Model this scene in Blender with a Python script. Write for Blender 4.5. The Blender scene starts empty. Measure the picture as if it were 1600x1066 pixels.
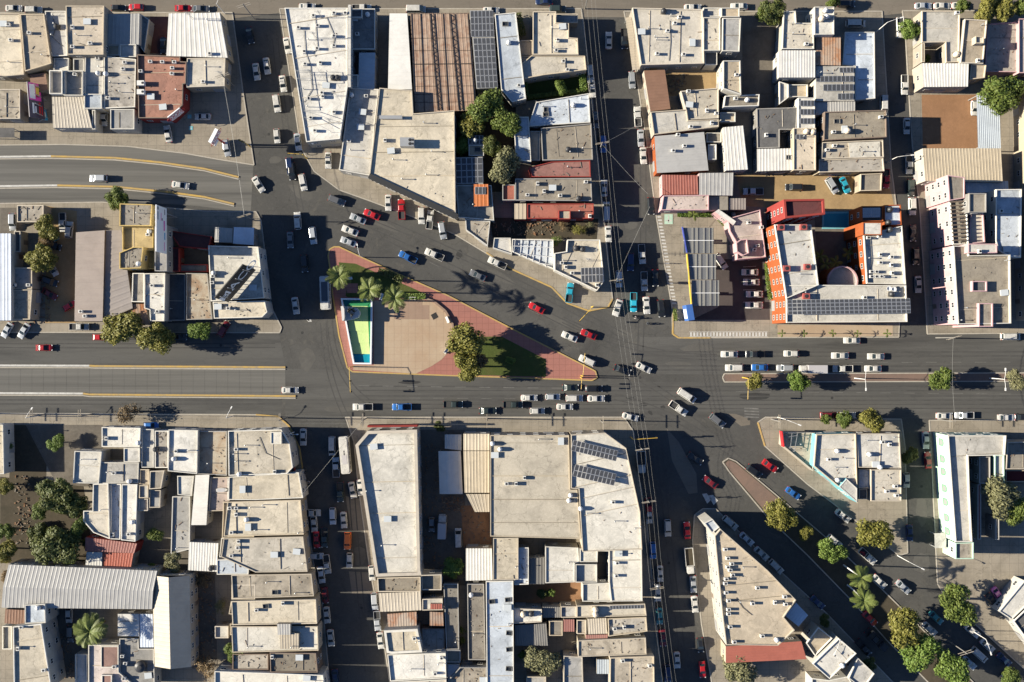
import bpy, math, random
from mathutils import Vector, Matrix
random.seed(7)
SC = bpy.context.scene
COL = SC.collection
# ---------------------------------------------------------------- camera, sky, sun, exposure
HC = 250.0            # flying height of the camera in metres
S = 0.173             # metres of ground per photo pixel
cam_d = bpy.data.cameras.new('camera'); cam = bpy.data.objects.new('camera', cam_d); COL.objects.link(cam)
cam.location = (0, 0, HC); cam.rotation_euler = (0, 0, 0)
cam_d.sensor_width = 36.0; cam_d.lens = 18.0 * HC / (800 * S)
cam_d.clip_start = 1.0; cam_d.clip_end = 5000.0
SC.camera = cam
SUN_EL = math.radians(21.8)
world = bpy.data.worlds.new('World'); SC.world = world; world.use_nodes = True
wn = world.node_tree
sky = wn.nodes.new('ShaderNodeTexSky'); sky.sky_type = 'NISHITA'; sky.sun_disc = False
sky.sun_elevation = SUN_EL; sky.sun_rotation = math.radians(-90); sky.air_density = 0.55; sky.dust_density = 0.15; sky.ozone_density = 4.0; sky.altitude = 200
bg = wn.nodes['Background']; bg.inputs['Strength'].default_value = 0.072
wn.links.new(sky.outputs[0], bg.inputs[0])
sl = bpy.data.lights.new('sun', 'SUN'); sl.energy = 5.0; sl.angle = math.radians(0.5); sl.color = (1.0, 0.925, 0.77)
sun = bpy.data.objects.new('sun', sl); COL.objects.link(sun); sun.location = (-200, 0, 120)
SUN_DIR = Vector((math.cos(SUN_EL), -0.015, -math.sin(SUN_EL)))      # light travels east, a hair south
sun.rotation_euler = SUN_DIR.to_track_quat('-Z', 'Y').to_euler()
SC.view_settings.view_transform = 'Standard'; SC.view_settings.look = 'None'
SC.view_settings.gamma = 1.0; SC.view_settings.exposure = 1.33
SC.view_settings.use_curve_mapping = False
SC.cycles.max_bounces = 3; SC.cycles.diffuse_bounces = 1; SC.cycles.use_denoising = True

# ---------------------------------------------------------------- helpers
def G(px, py, z=0.0):
    """plan position (metres) of what the survey photo shows at pixel px,py on a surface of height z"""
    k = S * (HC - z) / HC
    return ((px - 800.0) * k, (533.0 - py) * k)
TY = (0, 267, 533, 799)
def TP(r, c, pts):
    if len(pts) == 4 and not isinstance(pts[0], (tuple, list)):
        x0, y0, x1, y1 = pts; pts = [(x0, y0), (x1, y0), (x1, y1), (x0, y1)]
    if r is None: return [tuple(p) for p in pts]
    return [(400 * c + x / 4.0, TY[r] + y / 4.0) for x, y in pts]
def area2(p): return sum(p[i][0] * p[(i + 1) % len(p)][1] - p[(i + 1) % len(p)][0] * p[i][1] for i in range(len(p)))
def ccw(p): return list(p) if area2(p) > 0 else list(reversed(p))
def inside(p, poly):
    x, y = p; r = False; n = len(poly)
    for i in range(n):
        x1, y1 = poly[i]; x2, y2 = poly[(i + 1) % n]
        if (y1 > y) != (y2 > y) and x < (x2 - x1) * (y - y1) / (y2 - y1) + x1: r = not r
    return r
def inset(poly, d):
    n = len(poly); out = []
    for i in range(n):
        a, b, c = Vector(poly[i - 1]), Vector(poly[i]), Vector(poly[(i + 1) % n])
        e1 = (b - a).normalized(); e2 = (c - b).normalized()
        n1 = Vector((-e1.y, e1.x)); n2 = Vector((-e2.y, e2.x))
        m = n1 + n2
        k = max(m.dot(n1), 0.35)
        out.append(tuple(b + m * (d / k)))
    return out
def clip_rect(poly, x0, y0, x1, y1):
    def cut(p, f, g):
        o = []
        for i in range(len(p)):
            a, b = p[i - 1], p[i]
            fa, fb = f(a), f(b)
            if fa >= 0 and fb >= 0: o.append(b)
            elif fa >= 0 > fb or fb >= 0 > fa:
                t = fa / (fa - fb); q = (a[0] + (b[0] - a[0]) * t, a[1] + (b[1] - a[1]) * t); o.append(q)
                if fb >= 0: o.append(b)
        return o
    for f in (lambda q: q[0] - x0, lambda q: x1 - q[0], lambda q: q[1] - y0, lambda q: y1 - q[1]):
        if len(poly) < 3: return []
        poly = cut(poly, f, None)
    return poly
class MB:
    """collects faces; build() links them as one mesh object"""
    def __init__(s): s.v = []; s.f = []; s.m = []
    def quad(s, *p, m=0):
        i = len(s.v); s.v += [tuple(q) for q in p]; s.f.append(tuple(range(i, i + len(p)))); s.m.append(m)
    def prism(s, poly, z0, z1, m=0, bottom=False, mt=None):
        poly = ccw(poly); i = len(s.v); n = len(poly)
        s.v += [(x, y, z0) for x, y in poly] + [(x, y, z1) for x, y in poly]
        for k in range(n):
            j = (k + 1) % n; s.f.append((i + k, i + j, i + n + j, i + n + k)); s.m.append(m)
        s.f.append(tuple(range(i + n, i + 2 * n))); s.m.append(m if mt is None else mt)
        if bottom: s.f.append(tuple(reversed(range(i, i + n)))); s.m.append(m)
    def box(s, x0, y0, z0, x1, y1, z1, m=0):
        s.prism([(x0, y0), (x1, y0), (x1, y1), (x0, y1)], z0, z1, m, True)
    def bar(s, a, b, w, h=None, m=0):
        a, b = Vector(a), Vector(b); h = h or w; d = (b - a)
        if d.length < 1e-6: return
        d.normalize(); u = d.cross(Vector((0, 0, 1)))
        if u.length < 1e-3: u = Vector((1, 0, 0))
        u.normalize(); w2 = u.cross(d); u = u * w / 2; w2 = w2 * h / 2
        i = len(s.v)
        for q in (a, b): s.v += [tuple(q + u + w2), tuple(q - u + w2), tuple(q - u - w2), tuple(q + u - w2)]
        for fc in ((0, 1, 5, 4), (1, 2, 6, 5), (2, 3, 7, 6), (3, 0, 4, 7), (3, 2, 1, 0), (4, 5, 6, 7)):
            s.f.append(tuple(i + k for k in fc)); s.m.append(m)
    def tube(s, pts, rad, n=6, m=0):
        rings = []
        for k, p in enumerate(pts):
            p = Vector(p); d = Vector(pts[min(k + 1, len(pts) - 1)]) - Vector(pts[max(k - 1, 0)])
            if d.length < 1e-6: d = Vector((0, 0, 1))
            d.normalize(); u = d.cross(Vector((0.31, 0.17, 0.93)))
            if u.length < 1e-3: u = d.cross(Vector((1, 0, 0)))
            u.normalize(); w = d.cross(u); r = rad[k] if isinstance(rad, (list, tuple)) else rad
            i = len(s.v); rings.append(i)
            s.v += [tuple(p + (u * math.cos(6.28319 * q / n) + w * math.sin(6.28319 * q / n)) * r) for q in range(n)]
        for a, b in zip(rings, rings[1:]):
            for q in range(n): s.f.append((a + q, a + (q + 1) % n, b + (q + 1) % n, b + q)); s.m.append(m)
        s.f.append(tuple(reversed(range(rings[0], rings[0] + n)))); s.m.append(m)
        s.f.append(tuple(range(rings[-1], rings[-1] + n))); s.m.append(m)
    def lathe(s, prof, cx=0, cy=0, n=14, m=0):
        rings = []
        for r, z in prof:
            i = len(s.v); rings.append(i)
            s.v += [(cx + r * math.cos(6.28319 * q / n), cy + r * math.sin(6.28319 * q / n), z) for q in range(n)]
        for a, b in zip(rings, rings[1:]):
            for q in range(n): s.f.append((a + q, a + (q + 1) % n, b + (q + 1) % n, b + q)); s.m.append(m)
        s.f.append(tuple(range(rings[-1], rings[-1] + n))); s.m.append(m)
    def mesh(s, name, mats, smooth=False):
        me = bpy.data.meshes.new(name); me.from_pydata(s.v, [], s.f)
        for q in (mats if isinstance(mats, (list, tuple)) else [mats]): me.materials.append(q)
        if any(s.m): me.polygons.foreach_set('material_index', s.m)
        if smooth: me.polygons.foreach_set('use_smooth', [True] * len(s.f))
        me.update(); return me
    def build(s, name, mats, parent=None, smooth=False, loc=None):
        return ob(name, s.mesh(name, mats, smooth), parent, loc)
def ob(name, me, parent=None, loc=None, rz=0.0):
    o = bpy.data.objects.new(name, me); COL.objects.link(o); o.parent = parent
    if loc is not None: o.location = loc
    if rz: o.rotation_euler = (0, 0, rz)
    return o
def tag(o, label=None, cat=None, group=None, kind=None):
    if label: o['label'] = label
    if cat: o['category'] = cat
    if group: o['group'] = group
    if kind: o['kind'] = kind
    return o
def thing(name, label, cat, loc=(0, 0, 0), rz=0.0, group=None):
    return tag(ob(name, None, None, loc, rz), label, cat, group)
def copy_tree(o, parent=None):
    c = o.copy(); COL.objects.link(c); c.parent = parent
    for ch in o.children: copy_tree(ch, c)
    return c

# ---------------------------------------------------------------- materials
def nodes(m):
    m.use_nodes = True; nt = m.node_tree; return nt, nt.nodes['Principled BSDF']
MATS = {}
def surf(key, col, stain=None, amt=0.35, scale=0.25, rough=0.9, fine=0.12, stretch=(1, 1, 1), speck=None, spk=0.0, cracks=0.0, bump=0.15, joints=None, spec=0.12, tint=True):
    """weathered mineral or painted surface: base colour, broad stains, fine grain, dark specks, cracks, joints"""
    m = bpy.data.materials.new(key); MATS[key] = m; nt, b = nodes(m); N, L = nt.nodes, nt.links
    b.inputs['Roughness'].default_value = rough; b.inputs['Specular IOR Level'].default_value = spec
    geo = N.new('ShaderNodeNewGeometry'); mp = N.new('ShaderNodeMapping'); mp.inputs['Scale'].default_value = stretch
    L.new(geo.outputs['Position'], mp.inputs['Vector'])
    def noise(sc, det, ro=0.6, vec=mp.outputs[0], dist=0.0):
        t = N.new('ShaderNodeTexNoise'); t.inputs['Scale'].default_value = sc; t.inputs['Detail'].default_value = det
        t.inputs['Roughness'].default_value = ro; t.inputs['Distortion'].default_value = dist; L.new(vec, t.inputs['Vector']); return t.outputs[0]
    def ramp(src, a, b_):
        r = N.new('ShaderNodeMapRange'); r.inputs['From Min'].default_value = a; r.inputs['From Max'].default_value = b_
        L.new(src, r.inputs['Value']); return r.outputs[0]
    def mul(src, k):
        q = N.new('ShaderNodeMath'); q.operation = 'MULTIPLY'; L.new(src, q.inputs[0]); q.inputs[1].default_value = k; return q.outputs[0]
    def mix(fac, a, b_):
        q = N.new('ShaderNodeMix'); q.data_type = 'RGBA'; L.new(fac, q.inputs['Factor'])
        for s, v in ((q.inputs[6], a), (q.inputs[7], b_)):
            if isinstance(v, tuple): s.default_value = (*v, 1)
            else: L.new(v, s)
        return q.outputs[2]
    st = stain or tuple(c * 0.55 for c in col)
    c = mix(mul(ramp(noise(scale, 6, 0.65, dist=0.6), 0.42, 0.72), amt), col, st)
    c = mix(mul(ramp(noise(scale * 0.22, 3), 0.38, 0.68), amt * 0.7), c, tuple(0.5 * (a + b2) for a, b2 in zip(col, st)))
    if fine:
        c = mix(mul(ramp(noise(3.2, 4, 0.7), 0.3, 0.75), fine), c, tuple(x * 0.35 for x in col))
        c = mix(mul(ramp(noise(1.1, 5, 0.7), 0.5, 0.75), fine), c, tuple(min(1, x * 1.35) for x in col))
    if speck:
        c = mix(mul(ramp(noise(scale * 2.3, 8, 0.75, geo.outputs['Position'], 1.2), 0.56, 0.68), spk), c, speck)
    if cracks:
        v = N.new('ShaderNodeTexVoronoi'); v.feature = 'DISTANCE_TO_EDGE'; v.inputs['Scale'].default_value = 0.16
        d = N.new('ShaderNodeMixRGB'); d.inputs[0].default_value = 0.15; L.new(geo.outputs['Position'], d.inputs[1])
        t = N.new('ShaderNodeTexNoise'); t.inputs['Scale'].default_value = 0.5; L.new(geo.outputs['Position'], t.inputs['Vector'])
        ml = N.new('ShaderNodeVectorMath'); ml.operation = 'SCALE'; ml.inputs['Scale'].default_value = 20; L.new(t.outputs[1], ml.inputs[0]); L.new(ml.outputs[0], d.inputs[2])
        L.new(d.outputs[0], v.inputs['Vector'])
        c = mix(mul(ramp(v.outputs[0], 0.012, 0.0), cracks), c, tuple(x * 0.3 for x in col))
    if joints:
        bt = N.new('ShaderNodeTexBrick'); bt.offset = 0.0; bt.inputs['Scale'].default_value = 1.0; bt.inputs['Mortar Size'].default_value = 0.05
        bt.inputs['Brick Width'].default_value = joints; bt.inputs['Row Height'].default_value = joints
        L.new(geo.outputs['Position'], bt.inputs['Vector'])
        c = mix(mul(bt.outputs['Fac'], 0.55), c, tuple(x * 0.45 for x in col))
    oi = N.new('ShaderNodeObjectInfo'); hv = N.new('ShaderNodeHueSaturation'); rr = N.new('ShaderNodeMapRange'); rr.inputs[3].default_value = 0.8; rr.inputs[4].default_value = 1.09; f1 = N.new('ShaderNodeMath'); f1.operation = 'MULTIPLY'; f1.inputs[1].default_value = 7.31; f2 = N.new('ShaderNodeMath'); f2.operation = 'FRACT'; f3 = N.new('ShaderNodeMapRange'); f3.inputs[3].default_value = 0.85; f3.inputs[4].default_value = 1.25; L.new(oi.outputs['Random'], f1.inputs[0]); L.new(f1.outputs[0], f2.inputs[0]); L.new(f2.outputs[0], f3.inputs[0]); L.new(f3.outputs[0], hv.inputs['Saturation'])
    L.new(oi.outputs['Random'], rr.inputs[0]); L.new(rr.outputs[0], hv.inputs['Value']); L.new(c, hv.inputs['Color']); c = hv.outputs[0] if tint and (key[:2] == 'r_' or key in ('w_w', 'w_c', 'w_g', 'p_w', 'p_c', 'p_g')) else c
    L.new(c, b.inputs['Base Color'])
    if bump:
        bp = N.new('ShaderNodeBump'); bp.inputs['Strength'].default_value = bump; bp.inputs['Distance'].default_value = 0.08
        L.new(noise(2.5, 5, 0.7), bp.inputs['Height']); L.new(bp.outputs[0], b.inputs['Normal'])
    return m
def plain(key, col, rough=0.6, metal=0.0, coat=0.0, emit=None, spec=0.5):
    if key in MATS: return MATS[key]
    m = bpy.data.materials.new(key); MATS[key] = m; nt, b = nodes(m)
    b.inputs['Base Color'].default_value = (*col, 1); b.inputs['Roughness'].default_value = rough; b.inputs['Metallic'].default_value = metal
    b.inputs['Specular IOR Level'].default_value = spec
    if coat: b.inputs['Coat Weight'].default_value = coat; b.inputs['Coat Roughness'].default_value = 0.08
    if key.startswith('paint_'):
        oi = nt.nodes.new('ShaderNodeObjectInfo'); hv = nt.nodes.new('ShaderNodeHueSaturation'); rr = nt.nodes.new('ShaderNodeMapRange'); rr.inputs[3].default_value = .72; rr.inputs[4].default_value = 1.03; hv.inputs['Color'].default_value = (*col, 1)
        nt.links.new(oi.outputs['Random'], rr.inputs[0]); nt.links.new(rr.outputs[0], hv.inputs['Value']); nt.links.new(hv.outputs[0], b.inputs['Base Color'])
    t = nt.nodes.new('ShaderNodeTexNoise'); t.inputs['Scale'].default_value = 1.7
    r = nt.nodes.new('ShaderNodeMapRange'); r.inputs['To Min'].default_value = max(rough - 0.06, 0.02); r.inputs['To Max'].default_value = min(rough + 0.1, 1)
    nt.links.new(t.outputs[0], r.inputs[0]); nt.links.new(r.outputs[0], b.inputs['Roughness'])
    return m
# ground
surf('asphalt', (0.094, 0.09, 0.082), (0.05, 0.049, 0.047), 0.9, 0.07, 0.92, 0.3, speck=(0.135, 0.122, 0.10), spk=0.4, cracks=0.4)
surf('asphalt_side', (0.108, 0.104, 0.095), (0.042, 0.041, 0.04), 0.95, 0.13, 0.92, 0.2, (0.12, 1.6, 1), cracks=0.2)
surf('road_concrete', (0.16, 0.152, 0.136), (0.062, 0.06, 0.056), 1.0, 0.2, 0.9, 0.2, (0.03, 1.7, 1), tint=False)
surf('road_top', (0.18, 0.155, 0.125), (0.1, 0.088, 0.072), 0.7, 0.12, 0.92, 0.2, (0.2, 1, 1), cracks=0.3)
surf('pavement', (0.30, 0.26, 0.205), (0.15, 0.13, 0.1), 0.7, 0.16, 0.92, 0.2, cracks=0.5, joints=2.4)
surf('pavement_red', (0.33, 0.145, 0.115), (0.23, 0.11, 0.09), 0.5, 0.2, 0.9, 0.12, joints=1.6)
surf('plaza', (0.40, 0.31, 0.22), (0.33, 0.22, 0.14), 0.8, 0.1, 0.9, 0.12, tint=False)
surf('plaza_dark', (0.29, 0.205, 0.15), (0.23, 0.15, 0.11), 0.6, 0.2, 0.9, 0.1, tint=False)
surf('lot_paving', (0.085, 0.070, 0.066), (0.05, 0.043, 0.042), 0.7, 0.2, 0.9, 0.25)
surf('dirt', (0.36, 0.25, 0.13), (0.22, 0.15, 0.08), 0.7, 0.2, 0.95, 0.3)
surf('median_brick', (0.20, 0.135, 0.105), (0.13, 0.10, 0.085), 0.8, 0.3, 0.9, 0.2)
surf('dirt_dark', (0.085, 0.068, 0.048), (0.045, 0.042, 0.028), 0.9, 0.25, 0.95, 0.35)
surf('dirt_red', (0.30, 0.165, 0.09), (0.2, 0.11, 0.06), 0.6, 0.2, 0.95, 0.3)
surf('yard', (0.16, 0.14, 0.115), (0.08, 0.07, 0.06), 0.8, 0.2, 0.95, 0.3, speck=(0.05, 0.045, 0.035), spk=0.5)
surf('maroon_floor', (0.16, 0.075, 0.06), (0.09, 0.045, 0.04), 0.6, 0.3, 0.9, 0.2)
surf('grass', (0.062, 0.085, 0.022), (0.12, 0.10, 0.04), 0.7, 0.22, 1.0, 0.4, bump=0.8)
surf('kerb', (0.40, 0.36, 0.30), (0.22, 0.2, 0.17), 0.5, 0.8)
surf('kerb_yellow', (0.46, 0.30, 0.09), (0.27, 0.22, 0.15), 0.9, 0.5)
surf('paint_white', (0.55, 0.53, 0.49), (0.2, 0.19, 0.17), 0.6, 1.4)
surf('paint_worn', (0.17, 0.163, 0.15), (0.08, 0.077, 0.072), 0.9, 0.9)
# roofs and walls
RC = {'cream': (0.63, 0.565, 0.46), 'white': (0.73, 0.69, 0.61), 'pale': (0.56, 0.53, 0.475), 'tan': (0.54, 0.455, 0.345), 'grey': (0.37, 0.355, 0.33),
      'dark': (0.15, 0.145, 0.14), 'bluew': (0.60, 0.64, 0.68), 'red': (0.38, 0.16, 0.125), 'brownred': (0.37, 0.215, 0.17), 'maroon': (0.13, 0.045, 0.045), 'pinkish': (0.56, 0.47, 0.42), 'yellow': (0.56, 0.42, 0.20)}
for k, c in RC.items(): surf('r_' + k, c, tuple(0.42 * x + 0.02 for x in c), 0.85, 0.17, 0.85, 0.3, speck=tuple(x * 0.28 for x in c), spk=0.58, cracks=0.55)
surf('r_conc', (0.30, 0.265, 0.215), (0.15, 0.13, 0.11), 0.8, 0.3, 0.95, 0.25, speck=(0.07, 0.06, 0.05), spk=0.55, cracks=0.4)
surf('r_stain', (0.46, 0.41, 0.34), (0.17, 0.15, 0.125), 0.95, 0.25, 0.95, 0.2, speck=(0.07, 0.06, 0.052), spk=0.7, cracks=0.4)
surf('r_rustc', (0.42, 0.38, 0.30), (0.22, 0.10, 0.035), 1.0, 0.25, 0.95, 0.25, speck=(0.12, 0.06, 0.025), spk=0.7)
CC = {'cw': (0.66, 0.63, 0.57), 'cg': (0.40, 0.385, 0.36), 'ct': (0.50, 0.43, 0.33), 'cb': (0.235, 0.145, 0.105), 'cr': (0.36, 0.145, 0.115), 'co': (0.55, 0.20, 0.09),
      'cbl': (0.40, 0.44, 0.47), 'cd': (0.17, 0.16, 0.145), 'cp': (0.30, 0.255, 0.225), 'cbw': (0.62, 0.66, 0.72)}
for k, c in CC.items(): surf('r_' + k, c, tuple(x * 0.62 for x in c), 0.5, 0.3, 0.5, 0.08, speck=tuple(x * 0.5 for x in c), spk=0.2, bump=0.05, spec=0.4)
surf('r_crust', (0.40, 0.33, 0.27), (0.33, 0.12, 0.045), 1.0, 0.3, 0.8, 0.15, speck=(0.16, 0.06, 0.025), spk=0.6, bump=0.05)
surf('r_cpat', (0.45, 0.33, 0.24), (0.25, 0.11, 0.06), 1.0, 0.5, 0.85, 0.2, speck=(0.13, 0.075, 0.05), spk=0.4)
DESC = {'cream': 'cream flat', 'white': 'white flat', 'pale': 'pale grey flat', 'tan': 'tan flat', 'grey': 'grey flat', 'dark': 'dark grey flat', 'bluew': 'bluish white flat',
        'red': 'red flat', 'brownred': 'reddish brown flat', 'maroon': 'maroon', 'pinkish': 'pinkish cream flat', 'yellow': 'yellow flat', 'conc': 'weathered concrete', 'stain': 'dark-stained concrete', 'rustc': 'rust-stained concrete',
        'cw': 'white corrugated', 'cg': 'grey corrugated', 'ct': 'tan corrugated', 'cb': 'brown corrugated', 'cr': 'red corrugated', 'co': 'orange corrugated', 'cbl': 'blue-grey corrugated',
        'cd': 'dark corrugated', 'cp': 'greyish brown corrugated', 'cbw': 'bluish white corrugated', 'crust': 'rusty corrugated', 'cpat': 'patched rusty corrugated'}
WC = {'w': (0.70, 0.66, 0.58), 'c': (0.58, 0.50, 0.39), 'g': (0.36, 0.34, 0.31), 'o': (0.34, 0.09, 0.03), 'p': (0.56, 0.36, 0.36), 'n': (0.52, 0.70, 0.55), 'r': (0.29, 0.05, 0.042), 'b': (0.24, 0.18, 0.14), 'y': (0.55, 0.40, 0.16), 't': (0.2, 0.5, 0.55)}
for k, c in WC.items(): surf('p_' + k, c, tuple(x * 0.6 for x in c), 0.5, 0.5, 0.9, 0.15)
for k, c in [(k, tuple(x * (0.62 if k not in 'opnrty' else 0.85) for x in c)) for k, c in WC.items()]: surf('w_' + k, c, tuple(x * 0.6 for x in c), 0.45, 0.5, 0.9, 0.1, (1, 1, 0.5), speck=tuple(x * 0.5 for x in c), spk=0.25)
M = MATS
glass = plain('window_glass', (0.03, 0.035, 0.04), 0.08); frame_m = plain('window_frame_paint', (0.62, 0.6, 0.56), 0.5)
dark_metal = plain('dark_metal', (0.035, 0.035, 0.037), 0.5, 0.4); galv = plain('galvanised', (0.42, 0.42, 0.41), 0.45, 0.5); white_metal = plain('white_metal', (0.68, 0.66, 0.62), 0.45)
yel_metal = plain('yellow_metal', (0.60, 0.38, 0.05), 0.5); red_metal = plain('red_metal', (0.45, 0.03, 0.03), 0.45)
pv = plain('solar_cell', (0.058, 0.06, 0.066), 0.42, spec=0.4); pv_frame = plain('solar_frame', (0.5, 0.5, 0.5), 0.4, 0.5)
black_plastic = plain('black_plastic', (0.015, 0.015, 0.016), 0.5); wood = plain('wood', (0.20, 0.13, 0.08), 0.8); cable_m = plain('cable', (0.2, 0.195, 0.18), 0.5)
# ---------------------------------------------------------------- ground and roads
def structure(name, mb, mat, parent=None): return tag(mb.build(name, mat, parent), kind='structure')
def sheet(name, poly, mat, z, thick=0.0):
    mb = MB(); w = ccw([G(x, y, z) for x, y in poly])
    if thick: mb.prism(w, z - thick, z)
    else: mb.quad(*[(x, y, z) for x, y in w])
    return structure(name, mb, M[mat])
mb = MB(); mb.quad((-1500, -1500, 0), (1500, -1500, 0), (1500, 1500, 0), (-1500, 1500, 0)); structure('ground', mb, M['asphalt'])
sheet('road_boulevard', [(1000, 527), (1900, 520), (1900, 585), (1000, 585)], 'asphalt_side', 0.004)
sheet('road_boulevard_lower', [(446, 576), (545, 579), (930, 596), (1000, 597), (1900, 597), (1900, 655), (446, 652)], 'asphalt_side', 0.005)
sheet('road_boulevard_left', [(-300, 519), (436, 520), (446, 573), (-300, 573)], 'asphalt_side', 0.0045)
sheet('road_slip', [(-300, 617), (440, 619), (440, 648), (-300, 646)], 'asphalt_side', 0.0055)
sheet('road_north', [(-300, -60), (1900, -60), (1900, 17), (1440, 18), (1380, 24), (990, 27), (905, 27), (440, 20), (370, 28), (-300, 20)], 'road_top', 0.004)
sheet('road_curve', [(-300, 228), (-40, 226), (100, 222), (200, 225), (300, 236), (396, 256), (392, 330), (370, 330), (310, 322), (180, 314), (0, 316), (-300, 318)], 'road_concrete', 0.006)
# concrete lanes laid in slabs
lane = structure('road_concrete_lanes', (lambda q: (q.quad(*[(x, y, 0.004) for x, y in [G(-300, 617), G(446, 617), G(446, 573), G(-300, 573)]]), q)[1])(MB()), M['road_concrete'])
xs = list(range(-40, 446, 18))
for i, x in enumerate(xs):
    for y0, y1 in ((575.5, 589), (589, 602.5), (602.5, 616)):
        a, b_ = G(x + 0.15, y0 + 0.15), G(min(x + 18, 446) - 0.15, y1 - 0.15)
        q = MB(); q.prism([(a[0], a[1]), (b_[0], a[1]), (b_[0], b_[1]), (a[0], b_[1])], 0.005, 0.014 + 0.004 * random.random()); q.build('slab', M['road_concrete'], lane)
PADS = []
def pad(name, poly, mat='pavement', z=0.13):
    PADS.append((poly, z)); o = sheet(name, poly, mat, z, z)
    return o
pad('pavement_block', [(-300, 20), (363, 20), (381, 152), (397, 258), (340, 249), (290, 240), (200, 229), (100, 226), (-300, 230)])
pad('pavement_block', [(437, 14), (908, 14), (922, 120), (936, 267), (957, 467), (950, 480), (920, 486), (886, 474), (862, 449), (800, 421), (760, 396), (710, 366), (640, 337), (575, 313), (530, 297), (491, 268), (470, 230)])
pad('pavement_block', [(975, 18), (1378, 18), (1392, 260), (1410, 400), (1404, 527), (1060, 528), (1051, 522), (1050, 480), (1025, 335), (1008, 205), (993, 112)])
pad('pavement_block', [(1410, 17), (1900, 17), (1900, 518), (1449, 522), (1437, 330), (1425, 225), (1415, 62)])
pad('pavement_block', [(-300, 318), (0, 318), (160, 316), (320, 330), (400, 331), (408, 345), (424, 480), (440, 512), (437, 520), (-300, 519)])
pad('pavement_block', [(-300, 645), (400, 648), (435, 651), (452, 666), (468, 700), (478, 770), (482, 820), (492, 895), (503, 935), (515, 1066), (530, 1250), (-300, 1250)])
pad('pavement_block', [(540, 652), (975, 652), (990, 675), (997, 740), (1009, 800), (1034, 1066), (1045, 1250), (630, 1250), (609, 1066), (598, 990), (578, 890), (560, 760), (553, 690), (545, 667)])
pad('pavement_block', [(1098, 795), (1118, 795), (1205, 880), (1290, 957), (1395, 1066), (1560, 1250), (1140, 1250), (1112, 1066), (1096, 975), (1082, 845), (1085, 805)])
pad('pavement_block', [(1184, 660), (1196, 652), (1408, 655), (1414, 700), (1418, 864), (1404, 868), (1330, 808), (1262, 757), (1195, 697)])
pad('pavement_block', [(1452, 657), (1900, 655), (1900, 1250), (1790, 1250), (1600, 1045), (1540, 990), (1478, 936), (1465, 912)])
PARK = [(522, 386), (515, 390), (513, 400), (516, 420), (520, 460), (530, 525), (543, 575), (551, 581), (705, 587), (800, 590), (925, 594.5), (933, 590), (930, 580), (800, 514), (700, 462), (640, 436), (560, 400), (530, 386)]
pad('pavement_park', PARK, 'pavement_red', 0.15)
pad('median_strip', [(1132, 584), (1900, 582), (1900, 595), (1132, 597), (1129, 590)], 'median_brick', 0.15)
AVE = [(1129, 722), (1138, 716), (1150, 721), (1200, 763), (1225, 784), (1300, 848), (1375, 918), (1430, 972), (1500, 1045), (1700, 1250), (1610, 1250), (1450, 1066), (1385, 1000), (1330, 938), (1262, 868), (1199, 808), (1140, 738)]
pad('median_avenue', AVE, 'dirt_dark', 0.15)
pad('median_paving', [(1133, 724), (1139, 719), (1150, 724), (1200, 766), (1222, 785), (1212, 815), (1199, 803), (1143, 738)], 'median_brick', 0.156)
# lots and yards
Z1 = 0.136
lots = [('dirt_lot', [(1150, 272), (1384, 264), (1398, 325), (1290, 330), (1160, 322)], 'dirt'), ('dirt_lot', [(1440, 148), (1526, 148), (1528, 232), (1442, 232)], 'dirt_red'),
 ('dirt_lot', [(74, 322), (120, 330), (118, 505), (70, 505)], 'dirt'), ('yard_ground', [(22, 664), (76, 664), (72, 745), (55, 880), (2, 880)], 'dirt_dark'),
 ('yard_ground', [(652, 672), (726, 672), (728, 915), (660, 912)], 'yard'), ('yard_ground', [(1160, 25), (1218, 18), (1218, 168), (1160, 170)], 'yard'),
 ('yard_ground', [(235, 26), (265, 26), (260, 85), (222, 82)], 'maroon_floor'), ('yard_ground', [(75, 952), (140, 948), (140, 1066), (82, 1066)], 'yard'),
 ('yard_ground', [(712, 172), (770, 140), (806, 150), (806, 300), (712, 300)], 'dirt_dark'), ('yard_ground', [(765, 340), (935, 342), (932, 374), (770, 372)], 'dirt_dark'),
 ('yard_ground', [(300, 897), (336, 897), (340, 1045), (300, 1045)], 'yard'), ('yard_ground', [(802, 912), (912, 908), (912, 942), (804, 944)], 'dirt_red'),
 ('yard_ground', [(1040, 114), (1122, 112), (1120, 140), (1062, 150), (1040, 150)], 'dirt'), ('garden_ground', [(820, 125), (918, 112), (920, 148), (823, 158)], 'grass'),
 ('forecourt', [(1040, 318), (1135, 318), (1200, 400), (1202, 500), (1062, 502)], 'pavement'), ('yard_ground', [(1104, 405), (1200, 405), (1203, 500), (1080, 500), (1122, 480)], 'lot_paving'),
 ('yard_ground', [(1215, 540 - 12), (1215, 508), (1395, 508), (1395, 525)], 'plaza'), ('yard_ground', [(0, 325), (25, 325), (25, 365), (0, 365)], 'yard'), ('yard_ground', [(262, 360), (335, 385), (335, 505), (262, 505)], 'yard'),
 ('yard_ground', [(40, 664), (160, 664), (160, 760), (90, 760)], 'yard'), ('yard_ground', [(0, 745), (130, 760), (148, 880), (0, 880)], 'dirt_dark'), ('yard_ground', [(210, 846), (300, 840), (300, 895), (210, 893)], 'yard'),
 ('yard_ground', [(720, 790), (768, 790), (768, 860), (725, 860)], 'dirt_red'), ('yard_ground', [(1530, 860), (1620, 840), (1620, 930), (1550, 945)], 'pavement')]
for i, (n, p, mt) in enumerate(lots): sheet(n, p, mt, Z1 + 0.004 * (i % 12))
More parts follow.
